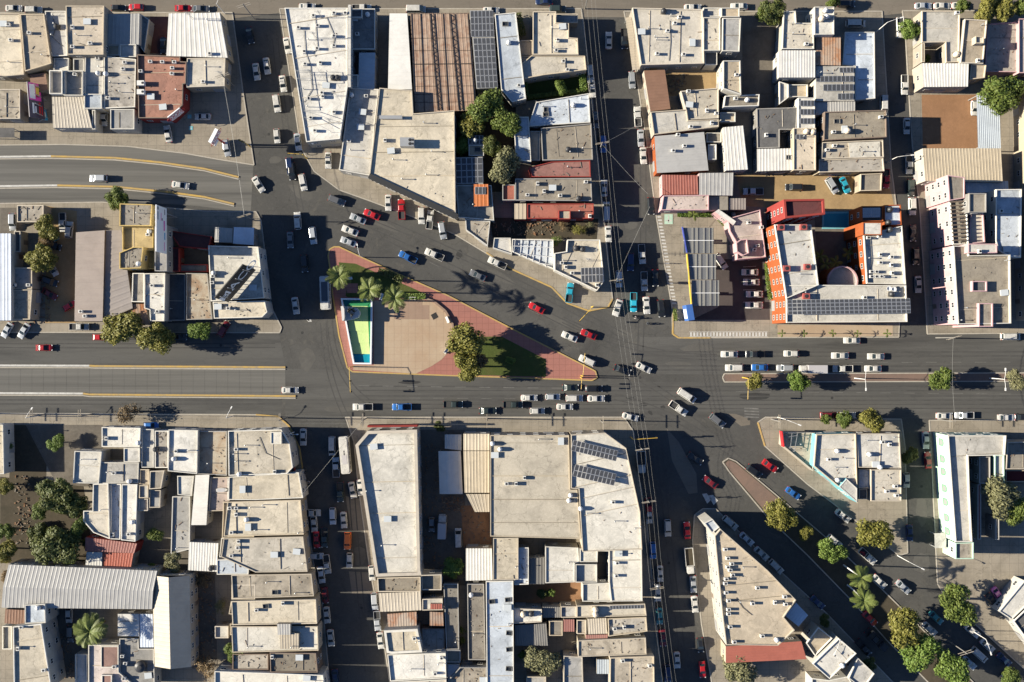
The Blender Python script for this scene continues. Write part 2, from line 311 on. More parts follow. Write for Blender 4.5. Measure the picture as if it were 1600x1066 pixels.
# kerbs
def kerb(poly, w=0.3, h=0.17, mat='kerb', z0=0.0, closed=True):
    n = len(poly); rng = range(n if closed else n - 1); mb = MB()
    for i in rng:
        a, b_ = Vector(G(*poly[i])), Vector(G(*poly[(i + 1) % n])); d = b_ - a
        if d.length < 0.05: continue
        d.normalize(); u = Vector((-d.y, d.x)) * w / 2
        mb.prism([tuple(a + u), tuple(b_ + u), tuple(b_ - u), tuple(a - u)], z0, h + 0.002 * (i % 3))
    return structure('kerb', mb, M[mat])
for p, z in PADS[:10]: kerb(p)
kerb(PARK, 0.35, 0.2, 'kerb_yellow'); kerb(AVE, 0.3, 0.18, 'kerb'); kerb(PADS[11][0], 0.28, 0.2, 'kerb')
kerb([(1052, 480), (1051, 522), (1060, 528), (1110, 528)], 0.4, 0.2, 'kerb_yellow', closed=False)
kerb([(862, 449), (886, 474), (920, 486), (950, 480), (957, 467)], 0.4, 0.2, 'kerb_yellow', closed=False)
kerb([(400, 648), (435, 651), (452, 666), (468, 700), (478, 770)], 0.4, 0.2, 'kerb_yellow', closed=False)
kerb([(760, 395), (800, 421), (862, 449)], 0.4, 0.2, 'kerb_yellow', closed=False); kerb([(1184, 660), (1195, 697)], 0.4, 0.2, 'kerb_yellow', closed=False)
for pts, label in (([(-60, 571), (140, 571.5), (148, 572), (446, 574)], 0), ([(-60, 614), (130, 615), (140, 616.5), (462, 619)], 0), ([(-60, 246), (80, 244.5), (180, 247), (250, 254), (320, 264), (373, 277)], 0), ([(-60, 292), (90, 290), (180, 292), (260, 300), (320, 308), (366, 319)], 0)):
    kerb(pts[:2], 0.5, 0.22, 'paint_white', closed=False); kerb(pts[1:], 0.5, 0.21, 'kerb_yellow', closed=False)
    kerb([(x, y + 3.2) for x, y in pts], 0.3, 0.16, 'kerb', closed=False)
# painted markings
def marks(name, quads, mat='paint_white', z=0.011):
    mb = MB()
    for q in quads: mb.quad(*[(x, y, z) for x, y in ccw([G(*p) for p in q])])
    return structure(name, mb, M[mat])
def dash(x0, y0, x1, y1, n, w=0.9, f=0.45):
    o = []; d = Vector((x1 - x0, y1 - y0)); u = d.normalized(); nrm = Vector((-u.y, u.x)) * w / 2
    for i in range(n):
        a = Vector((x0, y0)) + d * (i / n); b_ = a + d * (f / n)
        o.append([tuple(a + nrm), tuple(b_ + nrm), tuple(b_ - nrm), tuple(a - nrm)])
    return o
marks('road_marking', dash(560, 603, 900, 607, 9) + dash(1150, 612, 1600, 616, 12, 0.6) + dash(1140, 567, 1600, 566, 12, 0.6), 'paint_worn')
marks('road_marking', dash(640, 622, 900, 624, 7, 0.6) + dash(640, 395, 860, 500, 7, 0.5), 'paint_worn')
marks('crosswalk_marking', [[(1097 + 5 * i, 778 - 6 + i * 1.2 + 3 * 0), (1104 + 5 * i, 771 + i * 1.2), (1112 + 5 * i, 780 + i * 1.2), (1105 + 5 * i, 787 + i * 1.2)] for i in range(0, 4, 2)])
marks('crosswalk_marking', [[(1163, 637 + 4.5 * i), (1186, 638 + 4.5 * i), (1186, 640 + 4.5 * i), (1163, 639 + 4.5 * i)] for i in range(4)], 'paint_worn')
marks('crosswalk_marking', [[(478, 499 + 0 * i), (480 + 3 * i, 499), (481 + 3 * i, 503), (479 + 3 * i, 503)] for i in range(1, 3)])
marks('crosswalk_marking', [[(1078 + 5.1 * i, 519.5), (1081 + 5.1 * i, 519.5), (1081 + 5.1 * i, 525.5), (1078 + 5.1 * i, 525.5)] for i in range(24)], z=0.137)
marks('crosswalk_marking', [[(1077, 518.3), (1199, 518.3), (1199, 519), (1077, 519)], [(1077, 526), (1199, 526), (1199, 526.7), (1077, 526.7)]], z=0.1365)
marks('crosswalk_marking', [[(1026.5 + t * 24.5, 338 + t * 140), (1033 + t * 24.5, 338 + t * 140), (1033.4 + t * 24.5, 340.4 + t * 140), (1027 + t * 24.5, 340.4 + t * 140)] for t in [i / 27 for i in range(27)]], z=0.1372)
marks('parking_marking', [[(1161, y), (1181, y - 1), (1181, y - 0.4), (1161, y + 0.6)] for y in (417, 435, 453, 472)], z=0.19)
marks('parking_marking', [[(1038, 348 - 13), (1051, 348 - 13), (1051, 350.5), (1038, 350.5)]], 'w_n', z=0.21)
marks('parking_marking', [[(1043.5, 337), (1045.5, 337), (1045.5, 349), (1043.5, 349)], [(1039.5, 344), (1049.5, 344), (1049.5, 346), (1039.5, 346)]], z=0.215)
for (x, y) in ((296.5, 182.5), (298.5, 200.5)):
    marks('parking_marking', [[(x - 3, y - 3), (x + 3, y - 3), (x + 3, y + 3), (x - 3, y + 3)]], 'w_t', z=0.19)
    marks('parking_marking', [[(x - 0.5, y - 2), (x + 0.3, y - 2), (x + 0.3, y + 0.4), (x - 0.5, y + 0.4)], [(x - 1.4, y + 0.6), (x + 1.8, y + 0.6), (x + 1.8, y + 1.4), (x - 1.4, y + 1.4)]], z=0.195)
marks('asphalt_or_sunlit_patch', [[(1042, 670), (1060, 690), (1088, 740), (1090, 770), (1076, 772), (1050, 720)], [(1131, 646), (1150, 647), (1172, 655), (1172, 664), (1158, 666)]], 'road_top', 0.007)
marks('asphalt_or_sunlit_patch', [[(540, 775), (562, 780), (575, 830), (548, 828)], [(545, 893), (582, 895), (588, 928), (550, 928)]], 'road_top', 0.0075)  # sunlight reaching the street through gaps between buildings, painted as paler road colour
# park: plaza, lawns
def base_obj(poly, mat, z, name): return sheet(name, poly, mat, z)
PLZ = [(584, 470), (660, 468), (678, 473), (695, 487), (706, 505), (708, 525), (703, 548), (690, 562), (675, 572), (650, 584), (552, 578), (552, 571), (584, 571)]
plz = base_obj(PLZ, 'plaza_dark', 0.156, 'plaza')
for gx in range(550, 712, 11):
    for gy in range(466, 590, 11):
        c = clip_rect(PLZ, gx, gy, gx + 11, gy + 11)
        if len(c) >= 3 and abs(area2(c)) > 8:
            c = inset(ccw([G(*p) for p in c]), 0.015); q = MB(); q.prism(c, 0.157, 0.17 + 0.004 * random.random())
            lobe = (gx - 636) ** 2 / 30 ** 2 + (gy - 481) ** 2 / 17 ** 2 < 1
            q.build('slab', M['plaza_dark' if lobe else 'plaza'], plz)
GR1 = [(529, 410), (555, 412), (644, 450), (668, 461), (630, 465), (543, 464.5), (540, 462), (543, 445), (533, 430)]
GR2 = [(749, 526), (784, 526), (853, 562), (853, 589), (720, 586), (722, 545)]
sheet('lawn', GR1, 'grass', 0.162); sheet('lawn', GR2, 'grass', 0.163)
sheet('paved_pad', [(542, 443), (559, 443), (559, 458), (542, 458)], 'pavement_red', 0.17)

# road wear: patches, tyre tracks, manhole covers
surf('patch_dark', (0.05, 0.049, 0.047), (0.035, 0.034, 0.033), .7, .3, .95, .2); surf('patch_pale', (0.108, 0.102, 0.091), (0.075, 0.072, 0.066), .8, .3, .95, .2); surf('tyre_film', (0.062, 0.06, 0.057), (0.09, 0.086, 0.08), .9, .4, .9, .2)
WR = random.Random(5)
def blob(x, y, w, h, a=0.0):
    o = []
    for k in range(8):
        t_ = k * .7854; r_ = WR.uniform(.75, 1.1); u, v = math.cos(t_) * w * r_, math.sin(t_) * h * r_; o.append((x + u * math.cos(a) - v * math.sin(a), y + u * math.sin(a) + v * math.cos(a)))
    return o
for (x, y, w, h, a, m_) in ((1006, 632, 6, 3.4, .1, 'patch_dark'), (1016, 645, 5, 3, .6, 'patch_dark'), (1036, 637, 4.5, 4, .4, 'patch_dark'), (985, 622, 7, 3, 0, 'patch_dark'), (975, 520, 12, 5, .3, 'patch_pale'), (1090, 545, 30, 9, 0, 'patch_pale'), (1060, 570, 24, 6, .1, 'patch_pale'), (480, 560, 14, 22, 0, 'patch_pale'), (530, 640, 26, 5, 0, 'patch_pale'), (470, 300, 22, 10, .5, 'patch_pale'), (445, 150, 7, 30, -.1, 'patch_pale'), (430, 250, 10, 7, 0, 'patch_pale'), (600, 352, 30, 6, .4, 'patch_pale'), (780, 432, 30, 6, .45, 'patch_pale'), (870, 500, 20, 7, .45, 'patch_pale'), (718, 398, 5, 9, .2, 'patch_dark'), (985, 350, 13, 10, 0, 'patch_pale'), (1000, 250, 9, 12, 0, 'patch_pale'), (560, 870, 12, 18, .1, 'patch_pale'), (1065, 905, 9, 34, -.1, 'patch_pale'), (1440, 800, 9, 26, 0, 'patch_pale'), (1440, 880, 16, 16, 0, 'patch_pale'), (700, 640, 22, 4, 0, 'patch_pale'), (1350, 640, 60, 5, 0, 'patch_pale'), (1180, 620, 30, 6, 0, 'patch_dark'), (640, 598, 20, 3, 0, 'patch_dark')):
    marks('asphalt_or_sunlit_patch', [blob(x, y, w, h, a)], m_, .0062 + .0002 * WR.randint(0, 9))
def track(pts, off, w=1.0):
    qs = []
    for a, b_ in zip(pts, pts[1:]):
        d = Vector((b_[0] - a[0], b_[1] - a[1])).normalized(); n_ = Vector((-d.y, d.x))
        qs.append([tuple(Vector(a) + n_ * (off - w / 2)), tuple(Vector(b_) + n_ * (off - w / 2)), tuple(Vector(b_) + n_ * (off + w / 2)), tuple(Vector(a) + n_ * (off + w / 2))])
    marks('tyre_track', qs, 'tyre_film', .0088 + .0004 * WR.random())
def curve(p0, p1, p2, n=14): return [((1 - t_) ** 2 * p0[0] + 2 * t_ * (1 - t_) * p1[0] + t_ * t_ * p2[0], (1 - t_) ** 2 * p0[1] + 2 * t_ * (1 - t_) * p1[1] + t_ * t_ * p2[1]) for t_ in [k / n for k in range(n + 1)]]
for c_ in (curve((505, 505), (508, 590), (545, 660)), curve((515, 500), (520, 590), (575, 628)), curve((500, 330), (640, 380), (960, 545)), curve((520, 318), (660, 362), (980, 528)), curve((930, 560), (1050, 600), (1210, 760)), curve((960, 620), (1060, 640), (1190, 745)), curve((1120, 558), (1000, 560), (880, 500)), curve((430, 60), (440, 180), (470, 330)), curve((1000, 60), (1010, 300), (1000, 560)), curve((545, 700), (555, 860), (575, 1050)), curve((1030, 700), (1045, 860), (1070, 1050))):
    for o_ in (-4.2, 4.2): track(c_, o_, 1.8)
for y0, x0, x1 in ((553, 1000, 1650), (575, 1000, 1650), (607, 560, 1650), (622, 560, 1650), (635, 560, 1650), (540, -60, 430), (628, -60, 440)):
    for o_ in (-3.2, 3.2): track([(x0, y0), ((x0 + x1) / 2, y0 + .6), (x1, y0)], o_, 2.0)
for x, y in ((640, 610), (880, 640), (1170, 655), (1300, 622), (472, 520), (480, 400), (690, 370), (1000, 590), (420, 210), (565, 950), (1045, 880), (1010, 420), (1440, 760), (345, 540)):
    q = MB(); q.lathe([(.38, 0), (.36, .012)], n=12); o = q.build('manhole_cover', M['patch_dark'], loc=(*G(x, y), .009)); tag(o, kind='structure')
# ---------------------------------------------------------------- buildings
VOLS = []      # (pixel poly, world poly, roof z, short phrase, thing)
zj = [0]
def corr(mb, q, z, rib=0, rise=0.0, pitch=0.95, amp=0.035, drop=0.0):
    """ribbed metal sheet over a quad; s runs along edge 0-1 (rib=0) or 1-2 (rib=1); ribs run across; rise makes a ridge"""
    if rib: q = q[1:] + q[:1]
    A, B, C, D = [Vector((*p, 0)) for p in q]
    ln = ((B - A).length + (C - D).length) / 2; n = max(2, int(ln / pitch)); ts = (0, 0.5, 1) if rise else (0, 1)
    prof = []
    for i in range(n):
        prof += [(i / n, 0), ((i + 0.62) / n, 0), ((i + 0.70) / n, amp), ((i + 0.92) / n, amp)]
    prof.append((1, 0)); i0 = len(mb.v)
    for t in ts:
        for s, h in prof:
            p = (A.lerp(B, s)).lerp(D.lerp(C, s), t); mb.v.append((p.x, p.y, z + h + (rise if t == 0.5 else 0) - drop * t))
    m = len(prof)
    for k in range(len(ts) - 1):
        for i in range(m - 1):
            a = i0 + k * m + i; mb.f.append((a, a + 1, a + m + 1, a + m)); mb.m.append(0)
def B(hint, r, c, vols, wall='w', label=None, cat='building', name='building'):
    first = vols[0]; P0 = TP(r, c, first[0])
    short = DESC[first[2]] + ' roof ' + hint
    lab = label or ('building with a ' + short)
    w0 = [G(x, y, first[1]) for x, y in P0]
    cx = sum(p[0] for p in w0) / len(w0); cy = sum(p[1] for p in w0) / len(w0)
    t = thing(name, lab, cat, (cx, cy, 0.0))
    for v in vols:
        pts, h, st = v[0], v[1], v[2]; opt = v[3] if len(v) > 3 else {}
        zj[0] = (zj[0] + 1) % 23; h = h + 0.006 * zj[0]
        pp = TP(r, c, pts); wp = ccw([G(x, y, h) for x, y in pp]); lp = [(x - cx, y - cy) for x, y in wp]
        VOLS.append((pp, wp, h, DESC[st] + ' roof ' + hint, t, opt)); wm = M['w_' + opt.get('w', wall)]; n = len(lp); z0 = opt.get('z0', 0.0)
        par = opt.get('par', 0.0 if st[0] == 'c' and st not in ('cream', 'conc') else 0.45)
        mb = MB()
        for i in range(n):
            (x1, y1), (x2, y2) = lp[i], lp[(i + 1) % n]
            if not opt.get('open'): mb.quad((x1, y1, z0), (x2, y2, z0), (x2, y2, h), (x1, y1, h))
        if not opt.get('open'): mb.build('wall', wm, t)
        else:
            for (x, y) in inset(lp, 0.25): q = MB(); q.box(x - 0.09, y - 0.09, 0, x + 0.09, y + 0.09, h - 0.1); q.build('post', galv, t)
        if st in CC or st in ('crust', 'cpat'):
            q = MB(); corr(q, [(x, y) for x, y in [(a - cx, b_ - cy) for a, b_ in [G(x, y, h) for x, y in pp]]], h + 0.05, opt.get('rib', 0), opt.get('rise', 0.0), opt.get('pitch', 0.95), drop=opt.get('drop', 0.0))
            q.build('roof', M['r_' + st], t)
        else:
            q = MB(); q.quad(*[(x, y, h) for x, y in lp]); q.build('roof', M['r_' + st], t)
        if par > 0:
            wd = opt.get('pw', 0.22); ip = inset(lp, wd); q = MB(); e = 0.012
            for i in range(n):
                a, b_ = lp[i], lp[(i + 1) % n]; ia, ib = ip[i], ip[(i + 1) % n]
                q.quad((*a, h), (*b_, h), (*b_, h + par), (*a, h + par)); q.quad((*a, h + par), (*b_, h + par), (*ib, h + par), (*ia, h + par))
                q.quad((*ib, h), (*ia, h), (*ia, h + par), (*ib, h + par))
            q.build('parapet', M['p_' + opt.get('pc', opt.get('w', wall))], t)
    return t
def roof_at(px, py, below=None):
    best = None
    for v in VOLS:
        if inside((px, py), v[0]) and (best is None or v[2] > best[2]): best = v
    return best
# --- block with the convenience store
B('at the west edge beside the pink billboard', 0, 0, [([(-80, 88), (128, 88), (155, 470), (40, 480), (-80, 470)], 5, 'cream'), ((-80, 560, 130, 745), 4.2, 'stain')], 'c')
B('north of the pink billboard', 0, 0, [([(130, 92), (280, 90), (325, 400), (160, 450)], 5.4, 'tan'), ([(185, 468), (285, 455), (300, 560), (200, 590)], 3.6, 'cb', {'rib': 1})], 'c')
B('with twisted pipes on the northern road', 0, 0, [([(285, 72), (415, 72), (425, 352), (330, 355), (300, 290)], 4.6, 'pale'), ((340, 366, 434, 446), 4.2, 'white'), ((462, 370, 530, 448), 4.0, 'grey')])
B('standing tallest of the row west of the alley', 0, 0, [([(415, 40), (655, 40), (650, 345), (425, 345)], 7.2, 'tan')], 'c')
B('beside the maroon driveway', 0, 0, [([(665, 88), (875, 85), (870, 280), (660, 280)], 5.2, 'cg'), ([(878, 88), (935, 125), (905, 330), (873, 284)], 3.4, 'grey'), ([(660, 284), (750, 284), (750, 350), (655, 350)], 4.4, 'tan'), ((752, 280, 855, 360), 4.9, 'pale')])
B('on the corner with the street lamp', 0, 0, [([(1055, 85), (1375, 80), (1425, 362), (1040, 350)], 5.6, 'cw', {'pitch': 1.2}), ([(1170, 366), (1410, 364), (1405, 540), (1165, 548)], 5.0, 'cream', {'par': .25})], 'c')
oxxo = B('with red edges on the corner car park', 0, 0, [([(862, 345), (1130, 357), (1130, 388), (1170, 390), (1165, 527), (1148, 530), (1145, 660), (1060, 742), (870, 742)], 5.0, 'brownred', {'pc': 'b', 'par': .6})], 'r', label='convenience store with reddish brown flat roof and bright red fascia on a corner')
B('with water tanks beside the convenience store', 0, 0, [([(535, 352), (650, 352), (650, 675), (640, 680), (530, 680)], 4.8, 'pale'), ([(652, 352), (852, 372), (846, 672), (652, 680)], 5.1, 'stain', {'par': .3}), ((530, 590, 640, 682), 5.3, 'bluew')])
B('over the open carport', 0, 0, [((692, 684, 842, 810), 5.0, 'grey', {'par': .3}), ((580, 690, 600, 812), 4.2, 'pale')])
B('with two sunken patios', 0, 0, [((325, 450, 406, 596), 5.2, 'pale', {'par': 1.5}), ((412, 450, 530, 605), 5.0, 'cream', {'par': 1.2}), ([(325, 606), (532, 606), (578, 690), (578, 800), (332, 800)][0:1] + [(532, 606), (578, 800), (332, 800)], 5.0, 'ct', {'pitch': .8})])
B('behind the stained slab at the west edge', 0, 0, [((-80, 800, 90, 860), 3.0, 'dark', {'open': 1, 'par': 0})])
# --- block north of the diagonal
B('of the long corner block full of antennas', 0, 1, [([(180, 52), (574, 52), (574, 540), (525, 870), (315, 890)], 7.6, 'white', {'par': .35}), ((575, 30, 592, 545), 8.3, 'white', {'par': 0})])
B('in the narrow yard behind the antennas', 0, 1, [((594, 58, 745, 312), 4.6, 'grey'), ((596, 60, 664, 112), 6.0, 'dark', {'par': .3}), ([(645, 330), (745, 330), (740, 556), (640, 556)], 5.0, 'cbl', {'rib': 1, 'pitch': .7}), ((596, 470, 640, 550), 5.0, 'white')])
B('beside the dark alley', 0, 1, [([(835, 85), (945, 85), (975, 560), (825, 560)], 5.5, 'cw', {'rib': 1, 'pitch': 1.1})], 'g')
perg = B('under black lattice girders', 0, 1, [([(965, 85), (1330, 82), (1380, 690), (992, 702)], 5.2, 'cpat', {'rib': 0, 'pitch': 1.0})], 'b', label='hall with a brown patched roof under black lattice girders')
B('under the tall solar array', 0, 1, [([(1336, 66), (1482, 64), (1512, 552), (1378, 556)], 5.4, 'cg', {'rib': 1})])
B('of the narrow bluish house with a dome', None, 0, [([(773, 23), (806, 20), (822, 155), (800, 160), (783, 140)], 5.8, 'bluew', {'par': .3}), ([(802, 183), (826, 183), (830, 253), (806, 250)], 5.2, 'bluew', {'par': .3})])
B('with a long west wall on the apron', None, 0, [([(547, 138), (592, 140), (585, 200), (580, 275), (530, 266)], 5.6, 'pale', {'par': .35})])
B('of the diagonal store with black fascia', None, 0, [([(593, 138), (644, 142), (646, 178), (710, 173), (712, 340), (577, 277), (586, 200)], 7.0, 'cream', {'par': .4})], 'c')
B('between the trees and the diagonal store', 0, 1, [((1325, 845, 1422, 905), 4.2, 'dark', {'par': 0}), ((1330, 908, 1424, 976), 4.0, 'tan')])
B('carrying solar panels behind the fascia', None, 0, [([(711, 246), (754, 245), (755, 288), (712, 288)], 5.0, 'grey', {'par': 0}), ([(713, 290), (768, 290), (772, 345), (716, 340)], 4.2, 'stain')])
B('with one solar panel beside the trees', None, 0, [([(740, 288), (763, 288), (764, 322), (740, 323)], 5.4, 'co', {'rib': 0, 'pitch': .8})])
B('of the leaning shed on the diagonal apron', None, 0, [([(727, 342), (766, 346), (762, 385), (728, 360)], 3.6, 'stain'), ([(772, 372), (798, 372), (800, 398), (770, 388)], 3.2, 'pale')])
B('of the stepped house beside the hedge', 0, 2, [([(130, 75), (275, 75), (275, 145), (355, 150), (355, 238), (410, 242), (415, 345), (130, 345)], 6, 'cream'), ((277, 90, 410, 146), 3.6, 'grey'), ((52, 255, 128, 345), 4.5, 'tan')], 'c')
B('of the wide house north of the garden', 0, 2, [([(62, 400), (120, 350), (455, 352), (465, 440), (200, 472), (75, 495)], 5.2, 'cream'), ((62, 352, 120, 395), 4.6, 'tan')], 'c')
B('with leaf shadows south of the garden', 0, 2, [([(150, 640), (480, 585), (490, 768), (100, 792)], 4.6, 'bluew', {'par': .3})])
B('facing the cable street above the red roof', 0, 2, [([(180, 803), (495, 774), (505, 1000), (190, 1005)], 5, 'conc'), ((115, 822, 176, 1005), 4.0, 'stain')], 'g')
B('between two dark slabs on the cable street', None, 0, [([(862, 253), (922, 251), (923, 277), (831, 277), (826, 262)], 4.6, 'red', {'par': .25})], 'r')
B('with a skylight hole on the cable street', 1, 2, [([(20, 50), (495, 46), (500, 190), (20, 186)], 5.0, 'conc', {'par': .3}), ((-60, 88, 18, 186), 4.2, 'red')], 'g')
B('of the long house with a beige hatch', 1, 2, [([(95, 207), (510, 205), (510, 300), (95, 300)], 4.8, 'red', {'par': .25}), ((290, 248, 365, 304), 5.9, 'tan'), ((15, 205, 90, 302), 4.4, 'ct', {'pitch': .8})], 'r')
B('with steel frames beside the apron', 1, 2, [([(0, 428), (258, 432), (263, 618), (0, 508)], 3.0, 'bluew', {'par': .8})])
B('of the pointed corner house with a solar rack', 1, 2, [([(345, 432), (550, 432), (575, 690), (530, 750), (265, 622), (265, 516), (340, 504)], 5.5, 'cream', {'par': .7})])
# --- block of the hotel
B('of the wide corner house with an awning', 0, 2, [([(750, 52), (1190, 62), (1200, 400), (805, 410)], 6, 'cream'), ([(710, 112), (745, 106), (800, 434), (752, 440)], 3.6, 'ct', {'rib': 1, 'pitch': .7, 'open': 1})], 'c')
B('in stepped terraces beside the shaded yard', 0, 2, [((1193, 112, 1300, 320), 6.2, 'cream'), ((1193, 52, 1303, 108), 5.2, 'pale'), ((1306, 52, 1420, 110), 6.0, 'tan'), ([(1315, 115), (1430, 115), (1420, 325), (1312, 322)], 7.0, 'grey', {'par': .3}), ([(1318, 382), (1425, 382), (1430, 595), (1318, 558)], 7.6, 'tan'), ((1205, 325, 1280, 408), 4.6, 'conc')], 'w')
B('on the yard shed', 0, 2, [([(825, 442), (955, 437), (990, 682), (865, 697)], 4.4, 'cb', {'rib': 1, 'pitch': .8})], 'c')
B('south of the dirt courtyard', 0, 2, [([(1052, 572), (1290, 552), (1290, 742), (1100, 750)], 5, 'cream'), ([(865, 702), (1090, 686), (1100, 754), (1290, 748), (1290, 795), (885, 845)], 5.3, 'pale')], 'c')
B('of the orange-edged shop on the cable street', 0, 2, [([(890, 852), (1200, 826), (1228, 1066), (905, 1082)], 5.4, 'cg', {'rib': 1, 'pitch': 1.3})], 'o')
B('with a chimney block', 0, 2, [([(1330, 602), (1545, 592), (1540, 665), (1320, 672)], 6, 'conc'), ((1300, 705, 1395, 765), 4, 'tan')])
B('beside the tan striped roof, brightest of the block', 0, 2, [([(1320, 797), (1445, 786), (1475, 1060), (1338, 1066)], 6.2, 'cw', {'rib': 0, 'pitch': .8}), ((1214, 832, 1308, 892), 4, 'conc'), ((1224, 905, 1276, 1000), 4.4, 'white')], 'w')
B('over the wide shaded store', None, 0, [([(1182, 170), (1246, 168), (1244, 203), (1218, 203), (1218, 231), (1183, 232)], 5, 'dark', {'par': .2}), ([(1183, 233), (1237, 232), (1238, 266), (1183, 268)], 5.2, 'cw', {'pitch': .8})], 'g')
B('of the corner house with paired water tanks', 0, 3, [([(95, 76), (170, 72), (175, 147), (282, 147), (285, 310), (85, 310)], 6, 'cream'), ((287, 46, 410, 220), 7.2, 'white'), ([(70, 316), (295, 316), (295, 485), (70, 485)], 6.1, 'cw', {'pitch': .7})])
B('over the back patio', 0, 3, [([(300, 227), (455, 226), (455, 410), (300, 406)], 5.4, 'crust', {'pitch': .7}), ([(480, 202), (664, 202), (668, 618), (542, 630), (542, 418), (462, 408)], 3.6, 'bluew', {'par': 0.3})])
B('carrying three rows of solar panels', 0, 3, [((300, 414, 540, 632), 5.2, 'pale', {'par': 0}), ([(295, 640), (545, 634), (545, 694), (298, 720)], 4.6, 'cg', {'pitch': .7})])
B('carrying solar panels beside the shaded store', 0, 3, [((188, 612, 292, 806), 6.0, 'white', {'par': .2}), ([(68, 512), (126, 530), (126, 612), (68, 655)], 4, 'pale'), ((128, 532, 245, 610), 3.4, 'tan', {'par': .6})])
B('with an oval stain by the side street', 0, 3, [([(350, 702), (735, 690), (738, 860), (345, 880)], 6.6, 'conc')], 'b')
B('under a white tarpaulin by the side street', 0, 3, [([(335, 892), (715, 876), (720, 985), (330, 995)], 5.2, 'stain'), ([(502, 892), (700, 884), (702, 982), (512, 986)], 5.75, 'white', {'par': 0})], 'c')
B('with raised seams and beige tanks', 0, 3, [((157, 802, 297, 1066), 6.2, 'tan', {'par': .3})], 'c')
B('above the orange dirt lot', None, 0, [([(1279, 250), (1379, 247), (1381, 268), (1279, 270)], 5.0, 'stain')], 'c')
B('beside the green pharmacy cross', 1, 2, [([(938, 25), (1160, 28), (1165, 148), (940, 150)], 5.0, 'cr', {'pitch': .7}), ([(1170, 15), (1385, 12), (1380, 155), (1170, 152)], 5.0, 'cg', {'pitch': 1.0}), ([(945, 156), (1228, 152), (1228, 248), (930, 248)], 5.2, 'pinkish'), ((1232, 160, 1350, 245), 4.4, 'conc', {'par': 0}), ((1355, 172, 1462, 243), 4.0, 'cp', {'pitch': .7})], 'p', label='shop row with red corrugated, grey and pinkish roofs beside the green pharmacy cross')
B('of the filling station office', None, 0, [([(1136, 342), (1187, 328), (1196, 402), (1151, 406), (1151, 381), (1140, 362)], 5.4, 'pinkish', {'par': .5}), ([(1117, 331), (1123, 327), (1150, 346), (1146, 352)], 6.2, 'white', {'par': 0}), ([(1149, 380), (1156, 375), (1166, 374), (1169, 396), (1160, 400), (1150, 394)], 6.6, 'pinkish', {'par': .9})], 'p')
B('of the hut on the dirt lot', 1, 3, [([(575, 22), (710, 17), (705, 125), (572, 128)], 4, 'conc')], 'c')
# hotel
HOT = B('of the orange hotel', 1, 3, [([(37, 338), (265, 338), (312, 715), (110, 800)], 13, 'pale', {'pc': 'w', 'par': .7}),
 ([(92, 182), (345, 178), (350, 275), (102, 300)], 16, 'maroon', {'w': 'r', 'par': .8, 'pw': .5}), ([(110, 716), (310, 714), (858, 716), (866, 945), (112, 950)], 12.6, 'pale', {'pc': 'w', 'par': .6}),
 ([(592, 405), (832, 345), (856, 712), (612, 706)], 12, 'white', {'pc': 'w', 'par': .7}), ((582, 222, 716, 318), 9, 'dark', {'par': .5}), ([(722, 216), (826, 213), (832, 342), (722, 345)], 8.6, 'bluew'), ((592, 322, 710, 402), 13.6, 'white', {'par': .15})], 'o', label='orange four-storey hotel round a courtyard with a long solar roof', name='hotel', cat='hotel')
q = MB(); cx, cy = G(1315, 440, 9.5); bx, by, _ = HOT.location
ring = [(cx - bx + 4.0 * math.cos(a * 0.2618), cy - by + 4.0 * math.sin(a * 0.2618)) for a in range(24)]
q.prism(ring, 0, 9.5); q.build('turret', M['w_o'], HOT)
q = MB(); q.quad(*[(x, y, 9.52) for x, y in inset(ring, 0.3)]); q.build('turret_roof', M['r_pale'], HOT)
q = MB(); rin = inset(ring, 0.35)
for i in range(24):
    j = (i + 1) % 24; a, b_, c_, d_ = ring[i], ring[j], rin[j], rin[i]
    q.quad((*a, 9.5), (*b_, 9.5), (*b_, 10.4), (*a, 10.4)); q.quad((*a, 10.4), (*b_, 10.4), (*c_, 10.4), (*d_, 10.4)); q.quad((*c_, 9.5), (*d_, 9.5), (*d_, 10.4), (*c_, 10.4))
q.build('turret_parapet', M['w_p'], HOT)
# --- right of the side street
B('round a patio with a little tree', 0, 3, [([(957, 72), (1195, 72), (1190, 392), (1108, 395), (1105, 268), (957, 270)], 5, 'pale', {'par': .5}), ((957, 274, 975, 392), 5, 'cream')], 'c')
B('beside the white terrace', 0, 3, [([(1226, 122), (1365, 130), (1360, 192), (1340, 402), (1198, 396)], 6, 'tan'), ((1292, 230, 1345, 275), 7.6, 'cream')], 'c')
B('north of the orange dirt yard', 0, 3, [([(960, 396), (1255, 397), (1250, 542), (972, 545)], 6, 'cw', {'pitch': .75}), ([(1265, 402), (1360, 407), (1350, 490), (1257, 500)], 5, 'tan')], 'c')
B('over the cracked terrace under the big tree', 0, 3, [([(1368, 152), (1560, 140), (1560, 455), (1350, 452)], 3.2, 'stain', {'par': .5}), ((1562, 120, 1720, 460), 4.2, 'pinkish')], 'p')
B('along the orange dirt yard', 0, 3, [([(1302, 592), (1445, 602), (1455, 928), (1312, 928)], 5, 'cbl', {'pitch': .5, 'open': 1})], 'g')
B('of the big tan shed south of the dirt yard', None, 0, [([(1442, 232), (1564, 232), (1567, 285), (1446, 283)], 7, 'ct', {'pitch': .8})], 'w')
